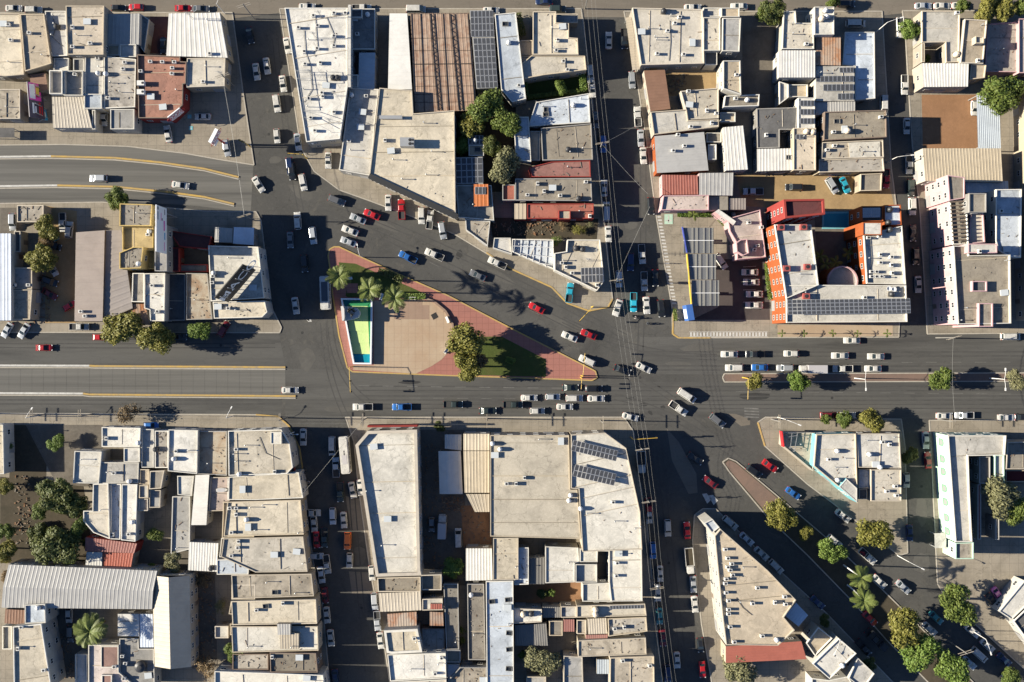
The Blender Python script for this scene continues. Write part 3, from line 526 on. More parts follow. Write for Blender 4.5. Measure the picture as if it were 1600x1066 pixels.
PINK = B('of the tall pink building', 1, 3, [([(1150, 470), (1240, 472), (1250, 530), (1505, 526), (1510, 955), (1180, 960)], 13, 'conc', {'par': .8, 'pc': 'w'}), ([(1117, 28), (1225, 42), (1225, 172), (1130, 188)], 13, 'conc', {'par': .4}), ([(1130, 190), (1235, 182), (1248, 462), (1150, 462)], 11.5, 'conc', {'par': .6, 'pc': 'w'}),
 ((1252, 142, 1360, 262), 15, 'conc', {'w': 'g'}), ([(1260, 268), (1340, 268), (1350, 448), (1252, 458)], 11, 'cream', {'par': .6}), ((1250, 456, 1430, 514), 15, 'pale', {'par': .2}), ((1312, 828, 1400, 975), 13.7, 'conc', {'par': .5}), ((1270, 690, 1362, 755), 13.6, 'dark', {'par': .6})], 'p', label='tall pink building with a weathered concrete roof and rows of windows')
B('with black puddle stains behind the pink building', 1, 3, [([(1420, 118), (1580, 116), (1575, 545), (1512, 540), (1436, 500), (1418, 440)], 10, 'bluew', {'par': .5})], 'w')
B('in the shade by the east edge', None, 0, [([(1612, 130), (1760, 130), (1760, 500), (1616, 500)], 9, 'tan')], 'c')
B('between the tan shed and the pink building', None, 0, [([(1508, 284), (1575, 283), (1576, 300), (1510, 302)], 6, 'cbl', {'pitch': .7})], 'g')
# --- west block
B('at the west edge of the dirt yard', 1, 0, [([(-80, 392), (70, 392), (72, 935), (-80, 935)], 6, 'cbw', {'pitch': .8})])
B('behind the parked pickup', 1, 0, [((110, 216, 275, 322), 4, 'stain', {'par': .3}), ((82, 606, 205, 738), 4.2, 'grey'), ([(66, 745), (206, 742), (192, 930), (62, 930)], 4.6, 'tan'), ((92, 378, 132, 508), 3.6, 'dark', {'par': .4})], 'c')
B('of the long shed on the dirt yard', 1, 0, [([(475, 385), (655, 372), (642, 940), (466, 940)], 5.2, 'cp', {'rib': 1, 'pitch': 1.6}), ([(657, 372), (760, 372), (830, 860), (645, 940)], 4.7, 'cp', {'rib': 1, 'pitch': 1.6})], 'b')
B('of the tower house beside the tall billboard', 1, 0, [([(752, 206), (955, 212), (945, 346), (750, 346)], 9.2, 'conc'), ((772, 350, 965, 500), 6.2, 'yellow', {'w': 'y', 'par': .8}), ([(750, 512), (838, 476), (900, 476), (885, 610), (750, 614)], 8.8, 'conc'), ((905, 490, 965, 615), 4.5, 'yellow', {'w': 'y'})], 'y')
B('behind the tall billboard', 1, 0, [((970, 345, 1046, 628), 8.0, 'grey', {'par': .4})], 'g')
B('of the low bar beside the tall billboard', 1, 0, [([(1052, 372), (1325, 412), (1300, 490), (1122, 474)], 4, 'maroon', {'par': .3}), ((1050, 480, 1120, 630), 3.9, 'maroon', {'par': .3}), ((1128, 585, 1298, 632), 3.0, 'dark', {'par': .3})], 'r')
B('on the shaded corner of the diagonal', 1, 0, [([(1345, 352), (1455, 360), (1455, 450), (1340, 446)], 4, 'cg', {'pitch': .6}), ([(1462, 352), (1588, 356), (1586, 465), (1457, 455)], 4.4, 'cbw', {'pitch': 1.6})], 'g')
MACO = B('under the black billboard', None, 0, [([(326, 384), (404, 386), (413, 466), (330, 471)], 7.2, 'white', {'par': .4}), ([(333, 472), (414, 470), (418, 488), (410, 496), (335, 498)], 6.6, 'cream', {'par': .4})], 'w')
B('of the overgrown ruin beside the black billboard', 1, 0, [([(1050, 645), (1160, 645), (1160, 935), (1046, 938)], 2.2, 'dark', {'par': .5}), ([(1165, 640), (1298, 642), (1330, 928), (1165, 932)], 3.2, 'rustc', {'par': .4})], 'g')
B('north of the yellow-green trees', 1, 0, [([(905, 642), (1036, 640), (1030, 940), (942, 940), (938, 870), (905, 860)], 5.2, 'white'), ([(832, 640), (904, 640), (904, 822), (826, 820)], 4.5, 'stain'), ([(826, 832), (908, 832), (938, 960), (826, 962)], 4.2, 'crust', {'pitch': .7})])
# --- south-west block
B('at the west edge along the boulevard', 2, 0, [([(-80, 522), (24, 522), (30, 830), (-80, 830)], 5, 'cream')])
B('of the wide house facing the slip road', 2, 0, [([(640, 537), (882, 542), (876, 664), (640, 660)], 5, 'white'), ((776, 668, 876, 755), 5.05, 'white', {'par': .3}), ([(470, 686), (640, 690), (622, 890), (460, 886)], 5.1, 'white'), ([(628, 757), (870, 758), (866, 888), (626, 890)], 4.9, 'pale', {'par': .3})])
B('beside the rust-stained slab, palest of the row', 2, 0, [((886, 550, 966, 790), 4.6, 'pale'), ((970, 560, 1054, 792), 4.8, 'stain', {'par': .3}), ([(1057, 552), (1240, 556), (1235, 830), (1052, 812)], 5.6, 'white')])
B('facing the slip road', 2, 0, [([(1243, 562), (1420, 562), (1420, 840), (1240, 830)], 4.6, 'rustc')], 'g')
B('of the pharmacy with a red fascia', None, 0, [([(357, 673), (440, 671), (453, 693), (458, 730), (449, 740), (358, 743)], 7, 'cream', {'par': .5}), ([(358, 745), (467, 738), (474, 778), (400, 781), (357, 781)], 6.4, 'cream', {'par': .3}), ((423, 675, 440, 694), 8.2, 'white', {'par': .2})], 'w')
B('second along the side street from the red fascia', None, 0, [([(356, 784), (470, 781), (475, 835), (350, 838)], 6.6, 'cream', {'par': .35})], 'c')
B('third along the side street from the red fascia', None, 0, [([(350, 841), (474, 838), (481, 893), (400, 894), (346, 870)], 6.1, 'cream', {'par': .4})], 'c')
B('with a square hatch on the side street', None, 0, [([(362, 898), (487, 896), (491, 931), (364, 935)], 5.4, 'stain'), ([(362, 939), (494, 936), (496, 974), (364, 976)], 6.0, 'cream')], 'c')
B('with a small corrugated penthouse', None, 0, [([(362, 978), (497, 978), (498, 1016), (364, 1019)], 5.6, 'white'), ([(433, 975), (454, 975), (454, 992), (434, 992)], 7.4, 'cg', {'pitch': .6}), ([(437, 988), (467, 990), (467, 1014), (438, 1014)], 7.0, 'ct', {'pitch': .7})], 'c')
B('of the brick-edged house near the south edge', None, 0, [([(422, 1019), (494, 1020), (497, 1050), (423, 1050)], 6.2, 'conc'), ([(364, 1021), (420, 1021), (420, 1046), (364, 1046)], 5, 'stain')], 'b')
B('along the south edge of the side street', None, 0, [([(336, 1048), (505, 1054), (512, 1100), (336, 1110)], 6.5, 'white')])
B('between the dark trees and the white boat', 3, 0, [([(585, -172), (680, -175), (690, 172), (588, 132), (525, 60), (525, -5), (582, -5)], 5, 'cream'), ([(692, -172), (760, -172), (755, 175), (694, 172)], 4.2, 'bluew'), ([(765, -170), (862, -170), (850, 188), (760, 178)], 5.1, 'white')])
B('of the tiled block beside the white boat', 2, 0, [((876, 800, 935, 896), 4.6, 'tan'), ((872, 900, 930, 980), 4.9, 'pale'), ((868, 984, 928, 1060), 4.4, 'tan'), ([(940, 812), (1030, 808), (1010, 920), (936, 925)], 5.6, 'conc'), ([(936, 930), (1008, 930), (1004, 1040), (934, 1040)], 4.4, 'grey')], 'c')
B('with white corrugated lean-to by the boat', 2, 0, [([(1110, 842), (1215, 842), (1200, 968), (1112, 960)], 5.0, 'white', {'par': .3}), ([(1222, 838), (1308, 836), (1288, 1440), (1196, 1430)][0:2] + [(1290, 1150), (1196, 1150)], 5.6, 'cw', {'rib': 1, 'pitch': .7}), ([(1080, 970), (1190, 970), (1190, 1300), (1070, 1330)], 3.6, 'grey', {'par': .4})])
B('of the house with a white boat on top', 2, 0, [([(1318, 850), (1438, 848), (1438, 1000), (1396, 1060), (1306, 1062)], 4.8, 'pinkish'), ([(1398, 1004), (1440, 1004), (1597, 1002), (1590, 1226), (1390, 1230)], 5.3, 'cream'), ([(1446, 848), (1428 + 0, 990), (1420, 996), (1420, 848)], 5.0, 'pale', {'par': 0})], 'c')
B('with yellowing edges west of the side street', 3, 0, [([(1385, 166), (1560, 162), (1560, 282), (1372, 286)], 4.8, 'pale', {'par': .3}), ([(1182, 192), (1310, 192), (1366, 230), (1356, 378)][0:1] + [(1366, 200), (1356, 378), (1176, 368)], 4.4, 'cw', {'pitch': .7}), ([(1356, 302), (1558, 292), (1554, 394), (1356, 395)], 5.4, 'bluew', {'par': .2})])
B('of the tidy shed beside the dark trees', 3, 0, [([(535, 162), (858, 202), (840, 262), (532, 250)], 4.6, 'cr', {'pitch': .7, 'w': 'r'}), ([(642, 258), (836, 262), (818, 360), (638, 354)], 4.2, 'cr', {'pitch': .7}), ([(542, 254), (640, 256), (638, 352), (534, 346)], 4.4, 'cw', {'pitch': .7})], 'c', label='tidy shed with red and white corrugated roof beside the dark trees')
B('of the long gabled warehouse', 3, 0, [([(55, 332), (985, 372), (952, 612), (10, 602)], 6.5, 'cg', {'rise': 1.0, 'pitch': 1.0})], 'c')
B('of the gabled shed across the warehouse end', 3, 0, [([(952, 402), (1186, 402), (1195, 972), (968, 970)], 6.2, 'ct', {'rib': 1, 'rise': 1.8, 'pitch': 1.1})], 'c')
B('of the tent-like hall beside the warehouse', 3, 0, [([(736, 642), (868, 642), (870, 782), (736, 780)], 5.2, 'white', {'par': 0}), ([(872, 642), (955, 642), (962, 850), (876, 850)], 5.0, 'cbw', {'pitch': .7})])
B('with a big black dish tank', 3, 0, [([(750, 792), (868, 792), (872, 856), (965, 856), (970, 1100), (822, 1100), (748, 1000)], 4.5, 'grey')], 'w')
B('with red painted patches', 3, 0, [([(556, 832), (745, 832), (745, 1002), (820, 1066), (820, 1100), (556, 1100)], 4.8, 'pinkish'), ((632, 842, 742, 976), 5.4, 'brownred', {'par': .2}), ((636, 1022, 700, 1100), 5.5, 'brownred', {'par': .2}), ((474, 892, 550, 1100), 4.0, 'pale')])
B('with a white east wall above the shaded cars', 3, 0, [([(86, 718), (262, 702), (325, 1100), (92, 1100)], 8, 'cream'), ([(160, 582), (285, 577), (290, 695), (160, 700)], 7.2, 'bluew'), ([(34, 612), (160, 618), (155, 708), (28, 700)], 6, 'cb', {'pitch': .7}), ((20, 715, 80, 860), 4, 'cream')])
B('small and pale south of the dry shrubs', 3, 0, [((1450, 456, 1597, 548), 5.0, 'tan'), ([(1446, 560), (1597, 556), (1597, 655), (1432, 640)], 5.3, 'pale'), ((1345, 715, 1430, 790), 3.6, 'white'), ((1440, 700, 1590, 770), 4.4, 'stain')], 'c')
# --- south-centre block
B('of the big white corner store', None, 0, [([(556, 695), (575, 673), (652, 671), (657, 890), (659, 898), (588, 900)], 8, 'white', {'par': .9, 'pw': .8, 'pc': 'c'})], 'c')
B('over the carport in the dark yard', None, 0, [([(685, 705), (720, 705), (723, 772), (687, 772)], 4.2, 'cw', {'open': 1, 'pitch': 3}), ([(695, 679), (721, 679), (721, 704), (695, 701)], 4.0, 'cw', {'pitch': .7, 'open': 1})])
B('in tan strips beside the big cream store', None, 0, [([(724, 678), (765, 678), (765, 704), (724, 704)], 6.0, 'ct', {'pitch': .8}), ([(724, 705), (765, 705), (765, 770), (726, 770)], 6.3, 'ct', {'pitch': .8}), ([(728, 772), (765, 772), (765, 800), (742, 800)], 5.6, 'ct', {'pitch': .8})], 'c')
B('of the big cream store on the boulevard', None, 0, [([(766, 680), (889, 680), (891, 765), (902, 765), (908, 842), (766, 838)], 8, 'cream', {'par': .3})], 'c')
B('under two tilted solar arrays', None, 0, [([(892, 679), (945, 676), (978, 700), (1000, 800), (1003, 858), (910, 862), (904, 764), (892, 763)], 8.3, 'white', {'par': .5})], 'c')
B('beside the bright green yard tree', 3, 1, [([(1312, 232), (1475, 232), (1480, 430), (1312, 434)], 5, 'cw', {'pitch': .75}), ([(1482, 165), (1640, 165), (1640, 425), (1482, 430)], 6, 'cream', {'par': .3})], 'c')
B('with two square wells south of the white store', 3, 1, [([(760, 412), (1030, 406), (1030, 498), (765, 500)], 6, 'conc', {'par': .7}), ([(1034, 396), (1160, 392), (1160, 490), (1036, 490)], 5.4, 'conc')], 'c')
B('missing some sheets on the side street', 3, 1, [([(766, 512), (1030, 502), (1035, 618), (776, 628)], 5.4, 'ct', {'pitch': .8}), ([(1040, 546), (1166, 542), (1170, 615), (1040, 617)], 5, 'pale'), ((1090, 578, 1164, 612), 5.9, 'cr', {'pitch': .6})], 'c')
B('of the rusty sheds on the side street', 3, 1, [([(820, 642), (1004, 628), (1005, 720), (826, 725)], 4.6, 'crust', {'pitch': .7}), ([(1086, 628), (1170, 632), (1174, 720), (1086, 715)], 4.6, 'crust', {'pitch': .7}), ((1036, 730, 1180, 870), 3.4, 'grey')], 'b')
B('with tall white gable by the side street', 3, 1, [([(800, 742), (1010, 732), (1040, 878), (850, 888), (818, 880)], 7.2, 'cream', {'par': .5, 'pw': .6}), ([(822, 892), (1185, 882), (1190, 1040), (840, 1060)], 6.4, 'white'), ([(842, 1064), (1190, 1046), (1192, 1200), (860, 1200)], 6, 'cream')])
B('of the narrow grey strip beside the weeds', 3, 1, [([(1172, 452), (1264, 452), (1270, 862), (1190, 862)], 4, 'conc', {'par': .3}), ((1192, 866, 1278, 942), 4.6, 'conc')], 'g')
B('of the long grey wing across the weeds', 3, 1, [([(1320, 452), (1425, 452), (1435, 928), (1326, 926)], 5, 'conc', {'par': .35}), ([(1276, 972), (1440, 972), (1440, 1120), (1196, 1120), (1196, 1060)], 5.4, 'stain'), ((1194, 952, 1272, 1050), 4.8, 'bluew')], 'g')
B('of the long bluish house with small black hatches', None, 0, [([(759, 908), (802, 907), (803, 1120), (761, 1120)], 6, 'bluew', {'par': .3})])
B('with green skylights south of the cream store', 3, 2, [([(15, 226), (104, 224), (104, 455), (15, 458)], 5.2, 'bluew'), ([(106, 294), (205, 290), (205, 455), (102, 455)], 4.8, 'cd', {'pitch': .8}), ([(208, 218), (414, 226), (420, 318), (392, 322), (392, 442), (208, 448)], 5.4, 'white', {'par': .3}), ((396, 326, 530, 440), 5.0, 'pale', {'par': .9})])
B('of the long store on the cable street', 3, 2, [([(424, 232), (640, 236), (810, 236), (815, 560), (620, 562), (606, 440), (606, 250), (536, 248), (534, 316), (424, 316)], 6.4, 'white', {'par': .3}), ([(440, 450), (618, 446), (622, 562), (440, 562)], 5.2, 'white')])
B('with a thin solar strip', 3, 2, [([(404, 588), (830, 575), (840, 650), (404, 662)], 5.6, 'cream', {'par': .4}), ((304, 592, 402, 662), 4.6, 'pale'), ((190, 598, 300, 664), 4.2, 'cd', {'pitch': .5}), ([(10, 604), (186, 610), (186, 690), (10, 700)], 5.2, 'white')], 'c')
B('like old wood beside the big olive tree', 3, 2, [([(16, 712), (215, 702), (225, 840), (22, 840)], 4, 'cd', {'pitch': .6})], 'g')
B('with a red strip awning', 3, 2, [([(470, 672), (590, 667), (595, 764), (476, 768)], 5, 'ct', {'pitch': .6}), ([(460, 772), (598, 770), (598, 798), (460, 800)], 4.4, 'cr', {'pitch': .5}), ((322, 676, 390, 752), 4.6, 'cr', {'pitch': .5}), ((232, 682, 316, 775), 4.2, 'conc'), ((404, 676, 464, 764), 4.4, 'stain')], 'c')
B('strewn with debris on the cable street', 3, 2, [([(598, 668), (838, 658), (845, 748), (602, 780)], 5, 'stain'), ([(412, 806), (835, 788), (840, 893), (412, 908)], 5.3, 'stain', {'par': .3})], 'c')
B('patched at the south edge of the cable street', 3, 2, [([(612, 912), (886, 902), (890, 1120), (610, 1120)], 6, 'stain'), ([(322, 900), (440, 908), (446, 1120), (322, 1120)], 5, 'grey'), ((530, 926, 606, 1016), 4.8, 'cbl', {'pitch': .6}), ((90, 1030, 212, 1120), 4.4, 'pale')], 'c')
# --- triangle and south-east
WHT = B('of the white wedge-shaped building', None, 0, [([(1116, 837), (1125, 826), (1199, 891), (1243, 937), (1224, 964), (1241, 984), (1215, 1008), (1134, 1007), (1128, 960)], 11.5, 'tan', {'par': .5, 'pc': 'c'}), ([(1100, 817), (1113, 811), (1124, 824), (1112, 833)], 11, 'bluew', {'par': .3})], 'w')
B('south of the white wedge', None, 0, [([(1134, 1010), (1216, 1009), (1252, 989), (1260, 1026)][0:1] + [(1252, 1002), (1260, 1030), (1134, 1036)], 6, 'cr', {'rib': 1, 'pitch': .6})], 'c')
B('of the annex on the avenue', 3, 3, [([(176, 572), (250, 650), (190, 720), (106, 652)], 8, 'cbw', {'pitch': .7})])
B('of the white house with projecting beams', 3, 3, [([(440, 792), (550, 886), (382, 1046), (275, 952)], 7, 'white', {'par': .4}), ([(312, 722), (400, 792), (292, 902), (236, 822)], 5.6, 'tan'), ([(557, 912), (662, 1012), (590, 1110), (500, 1040)], 6, 'pale'), ([(380, 1052), (494, 1030), (560, 1120), (270, 1120), (270, 1040)], 5, 'cream')])
B('under steel sign frames at the sharp corner', 2, 3, [([(92, 566), (290, 572), (278, 812), (86, 652)], 3, 'tan', {'par': .6})], 'c')
B('with a turquoise band along the avenue', 2, 3, [([(298, 582), (545, 577), (556, 1010), (440, 912), (282, 780)], 6, 'pale', {'par': .6, 'pc': 'c'}), ([(490, 860), (556, 920), (556, 1008), (444, 912)], 7.0, 'white', {'par': .1, 'pc': 'w'})], 't')
B('behind three street trees', 2, 3, [([(550, 577), (818, 577), (830, 796), (560, 790)], 6, 'pale', {'par': .4}), ([(640, 802), (830, 802), (830, 1000), (640, 1000)], 5.6, 'cream', {'par': .4}), ((562, 800, 640, 920), 4.6, 'bluew'), ((566, 925, 618, 988), 4.4, 'dark', {'par': .3})], 'c')
B('of the mint green building with arched windows', None, 0, [([(1479, 680), (1570, 680), (1568, 711), (1511, 712), (1513, 770), (1517, 846), (1491, 846)], 8, 'pale', {'par': .8, 'pc': 'w'}), ([(1492, 848), (1520, 847), (1520, 873), (1492, 873)], 7, 'stain'), ((1553, 711, 1568, 755), 6, 'cream')], 'n')
B('inside the mint building courtyard', 2, 3, [((1318, 722, 1386, 890), 6.2, 'conc', {'par': .3}), ((1308, 895, 1330, 1240), 5.5, 'red', {'par': .2}), ((1418, 1100, 1440, 1240), 5, 'grey')], 'g')
B('east of the mint building', 2, 3, [([(1492, 632), (1720, 625), (1720, 800), (1482, 800)], 6, 'conc'), ([(1480, 806), (1720, 806), (1720, 880), (1480, 880)], 3.6, 'maroon')], 'c')
B('with green trim at the east edge', None, 0, [([(1560, 955), (1600, 907), (1625, 925), (1580, 968)], 5, 'white', {'par': .3}), ([(1582, 970), (1627, 927), (1700, 990), (1640, 1050)], 4.8, 'dark', {'par': .5})], 'w')
B('at the end of the car park awning', 3, 3, [([(1040, 138), (1110, 135), (1114, 230), (1042, 230)], 3.6, 'white', {'par': 0, 'open': 1})])
# ---------------------------------------------------------------- things on the roofs
GRILLE = plain('fan_grille', (0.02, 0.02, 0.022), 0.6); WHITE_AC = plain('ac_casing', (0.62, 0.6, 0.55), 0.5); RED_AC = plain('ac_red', (0.30, 0.07, 0.06), 0.6)
TANKB = plain('tank_beige', (0.58, 0.48, 0.36), 0.6); TANKK = plain('tank_black', (0.03, 0.03, 0.032), 0.5); TANKW = plain('tank_white', (0.60, 0.59, 0.57), 0.55); CONC = M['r_conc']
PM = {}
def pm(key, fn, mats, smooth=False):
    if key not in PM: q = MB(); fn(q); PM[key] = q.mesh(key.split(':')[0], mats, smooth)
    return PM[key]
def ac_parts(t, w, d, h, body, fans):
    ob('casing', pm('casing:%s%s%s%s' % (w, d, h, body.name), lambda q: (q.box(-w / 2, -d / 2, 0.12, w / 2, d / 2, h), q.box(-w / 2 + .05, -d / 2 + .05, 0, -w / 2 + .15, d / 2 - .05, .12), q.box(w / 2 - .15, -d / 2 + .05, 0, w / 2 - .05, d / 2 - .05, .12)), body), t)
    for (x, y, r) in fans: ob('fan', pm('fan:%s' % r, lambda q: q.lathe([(r, 0), (r, .05), (r * .25, .05), (r * .2, .09)], n=10), GRILLE), t, (x, y, h))
def tank_parts(t, r, h, mat):
    ob('tank', pm('tank:%s%s%s' % (r, h, mat.name), lambda q: q.lathe([(r, 0.15), (r, h * .72), (r * .85, h * .86), (r * .4, h * .96), (r * .38, h)], n=14), mat, True), t)
    ob('lid', pm('lid:%s%s' % (r, mat.name), lambda q: q.lathe([(r * .42, 0), (r * .42, .07), (r * .1, .1)], n=10), mat), t, (0, 0, h))
    ob('base', pm('base:%s' % r, lambda q: q.box(-r, -r, 0, r, r, .15), CONC), t)
KINDS = {
 'ac': ('air_conditioner', 'small white air conditioner', 'air conditioner', lambda t: ac_parts(t, 1.0, .75, .95, WHITE_AC, [(0, 0, .3)])),
 'acr': ('air_conditioner', 'reddish brown air conditioner', 'air conditioner', lambda t: ac_parts(t, 1.7, 1.5, 1.2, RED_AC, [(0, 0, .5)])),
 'ac2': ('condenser_unit', 'large white condenser unit', 'condenser', lambda t: ac_parts(t, 1.9, 1.3, 1.35, WHITE_AC, [(.55, 0, .32)])),
 'rtu': ('cooling_unit', 'long rooftop cooling unit with four fans', 'cooling unit', lambda t: ac_parts(t, 3.6, 2.3, 2.6, galv, [(.8, .5, .42), (1.5, .5, .3), (.8, -.5, .42), (1.5, -.5, .3)])),
 'tb': ('water_tank', 'beige round water tank', 'water tank', lambda t: tank_parts(t, .75, 1.6, TANKB)),
 'tk': ('water_tank', 'black round water tank', 'water tank', lambda t: tank_parts(t, .7, 1.5, TANKK)),
 'tw': ('water_tank', 'whitish round water tank', 'water tank', lambda t: tank_parts(t, .6, 1.3, TANKW)),
 'tkl': ('water_tank', 'very wide black ringed water tank', 'water tank', lambda t: tank_parts(t, 1.5, 1.6, TANKK)),
 'hatch': ('roof_hatch', 'small dark square roof hatch', 'hatch', lambda t: (ob('frame', pm('frame:h', lambda q: (q.box(-.8, -.6, 0, .8, -.5, .3), q.box(-.8, .5, 0, .8, .6, .3), q.box(-.8, -.5, 0, -.7, .5, .3), q.box(.7, -.5, 0, .8, .5, .3)), M['w_g']), t), ob('glazing', pm('glazing:h', lambda q: q.box(-.7, -.5, 0, .7, .5, .06), glass), t))),
 'vent': ('vent_pipe', 'thin vent pipe with a cowl', 'vent pipe', lambda t: (ob('pipe', pm('pipe:v', lambda q: q.lathe([(.09, 0), (.09, 1.3)], n=8), galv), t), ob('cowl', pm('cowl:v', lambda q: q.lathe([(.2, 0), (.17, .12), (.02, .2)], n=8), galv), t, (0, 0, 1.3)))),
 'box': ('skylight_box', 'pale raised skylight box', 'skylight', lambda t: (ob('curb', pm('curb:b', lambda q: q.box(-.9, -.7, 0, .9, .7, .55), M['w_w']), t), ob('cover', pm('cover:b', lambda q: q.prism([(-.98, -.78), (.98, -.78), (.98, .78), (-.98, .78)], .55, .63), plain('skylight_cover', (.5, .52, .52), .3)), t))),
 'ant': ('antenna', 'thin lattice antenna', 'antenna', lambda t: (ob('mast', pm('mast:a', lambda q: [q.tube([(math.cos(a) * .25, math.sin(a) * .25, 0), (math.cos(a) * .1, math.sin(a) * .1, 5)], .04, 4) for a in (0, 2.1, 4.2)], galv), t), ob('crossbar', pm('crossbar:a', lambda q: [q.bar((-.9 + .1 * k, 0, 4.9 - k * .5), (.9 - .1 * k, 0, 4.9 - k * .5), .05) for k in range(4)], galv), t))),
 'dish': ('satellite_dish', 'grey satellite dish on a stub mast', 'satellite dish', lambda t: (ob('dish', pm('dish:d', lambda q: q.lathe([(.15, .7), (.45, .82), (.7, 1.05), (.68, 1.07), (.4, .88), (.05, .78)], n=14), TANKW, True), t), ob('mast', pm('mast:d', lambda q: q.lathe([(.06, 0), (.06, .72)], n=6), galv), t))),
 'duct': ('air_duct', 'long metal air duct', 'duct', lambda t: (ob('duct', pm('duct:1', lambda q: q.box(-.45, -3, .3, .45, 3, 1.0), galv), t), ob('stand', pm('stand:1', lambda q: (q.box(-.4, -2.6, 0, .4, -2.4, .3), q.box(-.4, 2.4, 0, .4, 2.6, .3)), galv), t))),
}
PROTO = {}
ROOF_ITEMS = {}
def put(kind, r, c, pts, rz=None):
    name, desc, cat, fn = KINDS[kind]
    for (x, y) in pts:
        px, py = (400 * c + x / 4, TY[r] + y / 4); v = roof_at(px, py); z = v[2] + 0.01 if v else 0.15
        lab = (desc + ' on the ' + v[3]) if v else desc + ' on the ground of a yard'
        wx, wy = G(px, py, z); ang = random.choice((0, 0, math.pi / 2, .1, -.1)) if rz is None else rz
        if kind not in PROTO: t = thing(name, lab, cat); fn(t); PROTO[kind] = t
        else: t = copy_tree(PROTO[kind])
        t['label'] = ' '.join(lab.split()[:16]); t['group'] = desc + 's on the ' + (v[3] if v else 'ground of a yard')
        t.location = (wx, wy, z); t.rotation_euler = (0, 0, ang)
put('ac', 0, 0, [(60, 160), (190, 210), (75, 255), (460, 175), (460, 297), (570, 275), (785, 395), (775, 435), (615, 370), (945, 390), (1020, 392), (1095, 393), (885, 450), (1082, 430), (1080, 465), (1315, 340), (1275, 515), (475, 470)])
put('ac2', 0, 0, [(890, 527), (890, 582)], 0); put('tk', 0, 0, [(362, 172)]); put('tw', 0, 0, [(620, 462), (668, 466)]); put('vent', 0, 0, [(1300, 130), (1295, 418), (340, 100), (335, 225), (700, 520), (275, 350)]); put('ant', 0, 0, [(1205, 118), (1400, 480)])
put('ac', 0, 1, [(362, 103), (490, 88), (560, 88), (268, 178), (385, 308), (305, 327), (310, 405), (405, 397), (490, 230), (490, 290), (333, 620), (420, 608), (490, 705), (370, 820), (345, 740), (690, 605), (583, 885), (808, 880), (635, 218)])
put('tk', 0, 1, [(485, 490), (512, 490)]); put('ant', 0, 1, [(410, 110), (375, 240), (350, 470), (470, 770), (500, 600)]); put('box', 0, 1, [(440, 537), (668, 703), (655, 797), (845, 945)]); put('duct', 0, 1, [(845, 738)], math.pi / 2); put('rtu', 0, 1, [(950, 900)], 0)
put('tw', 0, 1, [(600, 598), (1370, 880), (700, 96), (1580, 270)]); put('hatch', 0, 1, [(1558, 152), (1385, 935)]); put('vent', 0, 1, [(1050, 770), (330, 250), (300, 560), (860, 1000), (1100, 950)])
put('ac', 0, 2, [(285, 255), (275, 320), (320, 388), (345, 440), (1045, 112), (1015, 150), (970, 198), (905, 340), (1070, 345), (1100, 575), (1215, 695), (1115, 795), (1275, 712), (1035, 846), (1075, 915), (1005, 945), (1400, 472), (1395, 620)])
put('box', 0, 2, [(315, 170), (1125, 270)]); put('tk', 0, 2, [(350, 938), (945, 76)]); put('tw', 0, 2, [(382, 660), (1466, 628), (1385, 350)]); put('hatch', 0, 2, [(212, 690), (212, 715)]); put('vent', 0, 2, [(430, 620), (250, 180), (850, 180), (900, 250), (440, 930)])
put('tb', 0, 3, [(330, 122), (235, 826), (275, 830), (490, 822), (1170, 345)]); put('tw', 0, 3, [(355, 70), (360, 108)]); put('ac', 0, 3, [(235, 280), (405, 828), (700, 735), (1305, 384), (1175, 86), (410, 915), (365, 940)]); put('hatch', 0, 3, [(430, 760), (130, 985)]); put('vent', 0, 3, [(150, 150), (150, 215), (1330, 160)])
put('tw', 1, 0, [(872, 582), (1340, 640), (940, 380)]); put('ac', 1, 0, [(512, 880), (537, 908), (955, 718), (1335, 660), (1330, 700), (930, 400), (185, 715), (95, 715), (1430, 860)]); put('vent', 1, 0, [(865, 265), (1480, 870), (980, 890)])
put('ac', 1, 2, [(200, 130), (300, 157), (460, 72), (160, 83), (485, 285), (310, 577), (335, 603), (375, 640), (530, 715), (1510, 495), (1555, 355), (1530, 470)]); put('tk', 1, 2, [(415, 175), (400, 485), (440, 492)]); put('tw', 1, 2, [(1380, 275)]); put('ant', 1, 2, [(470, 560), (520, 500), (1450, 320)])
put('acr', 1, 3, [(75, 357), (215, 355), (110, 612), (240, 602), (232, 785)], 0); put('ac', 1, 3, [(640, 632), (640, 662), (670, 632), (670, 662), (700, 662), (770, 640), (695, 525), (695, 575), (765, 540), (765, 590), (620, 420), (690, 410), (1315, 505)]); put('dish', 1, 3, [(748, 738), (778, 742)]); put('tk', 1, 3, [(755, 245), (765, 772), (745, 325), (755, 370)])
put('ac', 2, 0, [(672, 607), (718, 823), (1105, 687), (1480, 1042), (1480, 675), (1440, 1042)]); put('tw', 2, 0, [(872, 635), (815, 875), (1092, 735), (877, 780), (1500, 830)]); put('tk', 2, 0, [(980, 675)]); put('vent', 2, 0, [(760, 935), (1250, 680), (1540, 650)])
put('ac', 2, 1, [(120, 815), (1565, 890)]); put('tw', 2, 1, [(1478, 640), (1525, 675)]); put('tw', 2, 2, [(365, 962), (355, 995), (428, 1045)]); put('ac', 2, 2, [(25, 890), (630, 1005)])
put('tw', 2, 3, [(427, 686), (628, 707), (430, 867), (695, 787)]); put('ac', 2, 3, [(375, 738), (710, 630), (755, 645), (738, 937), (797, 963), (790, 905)]); put('vent', 2, 3, [(415, 788), (610, 620), (780, 600)])
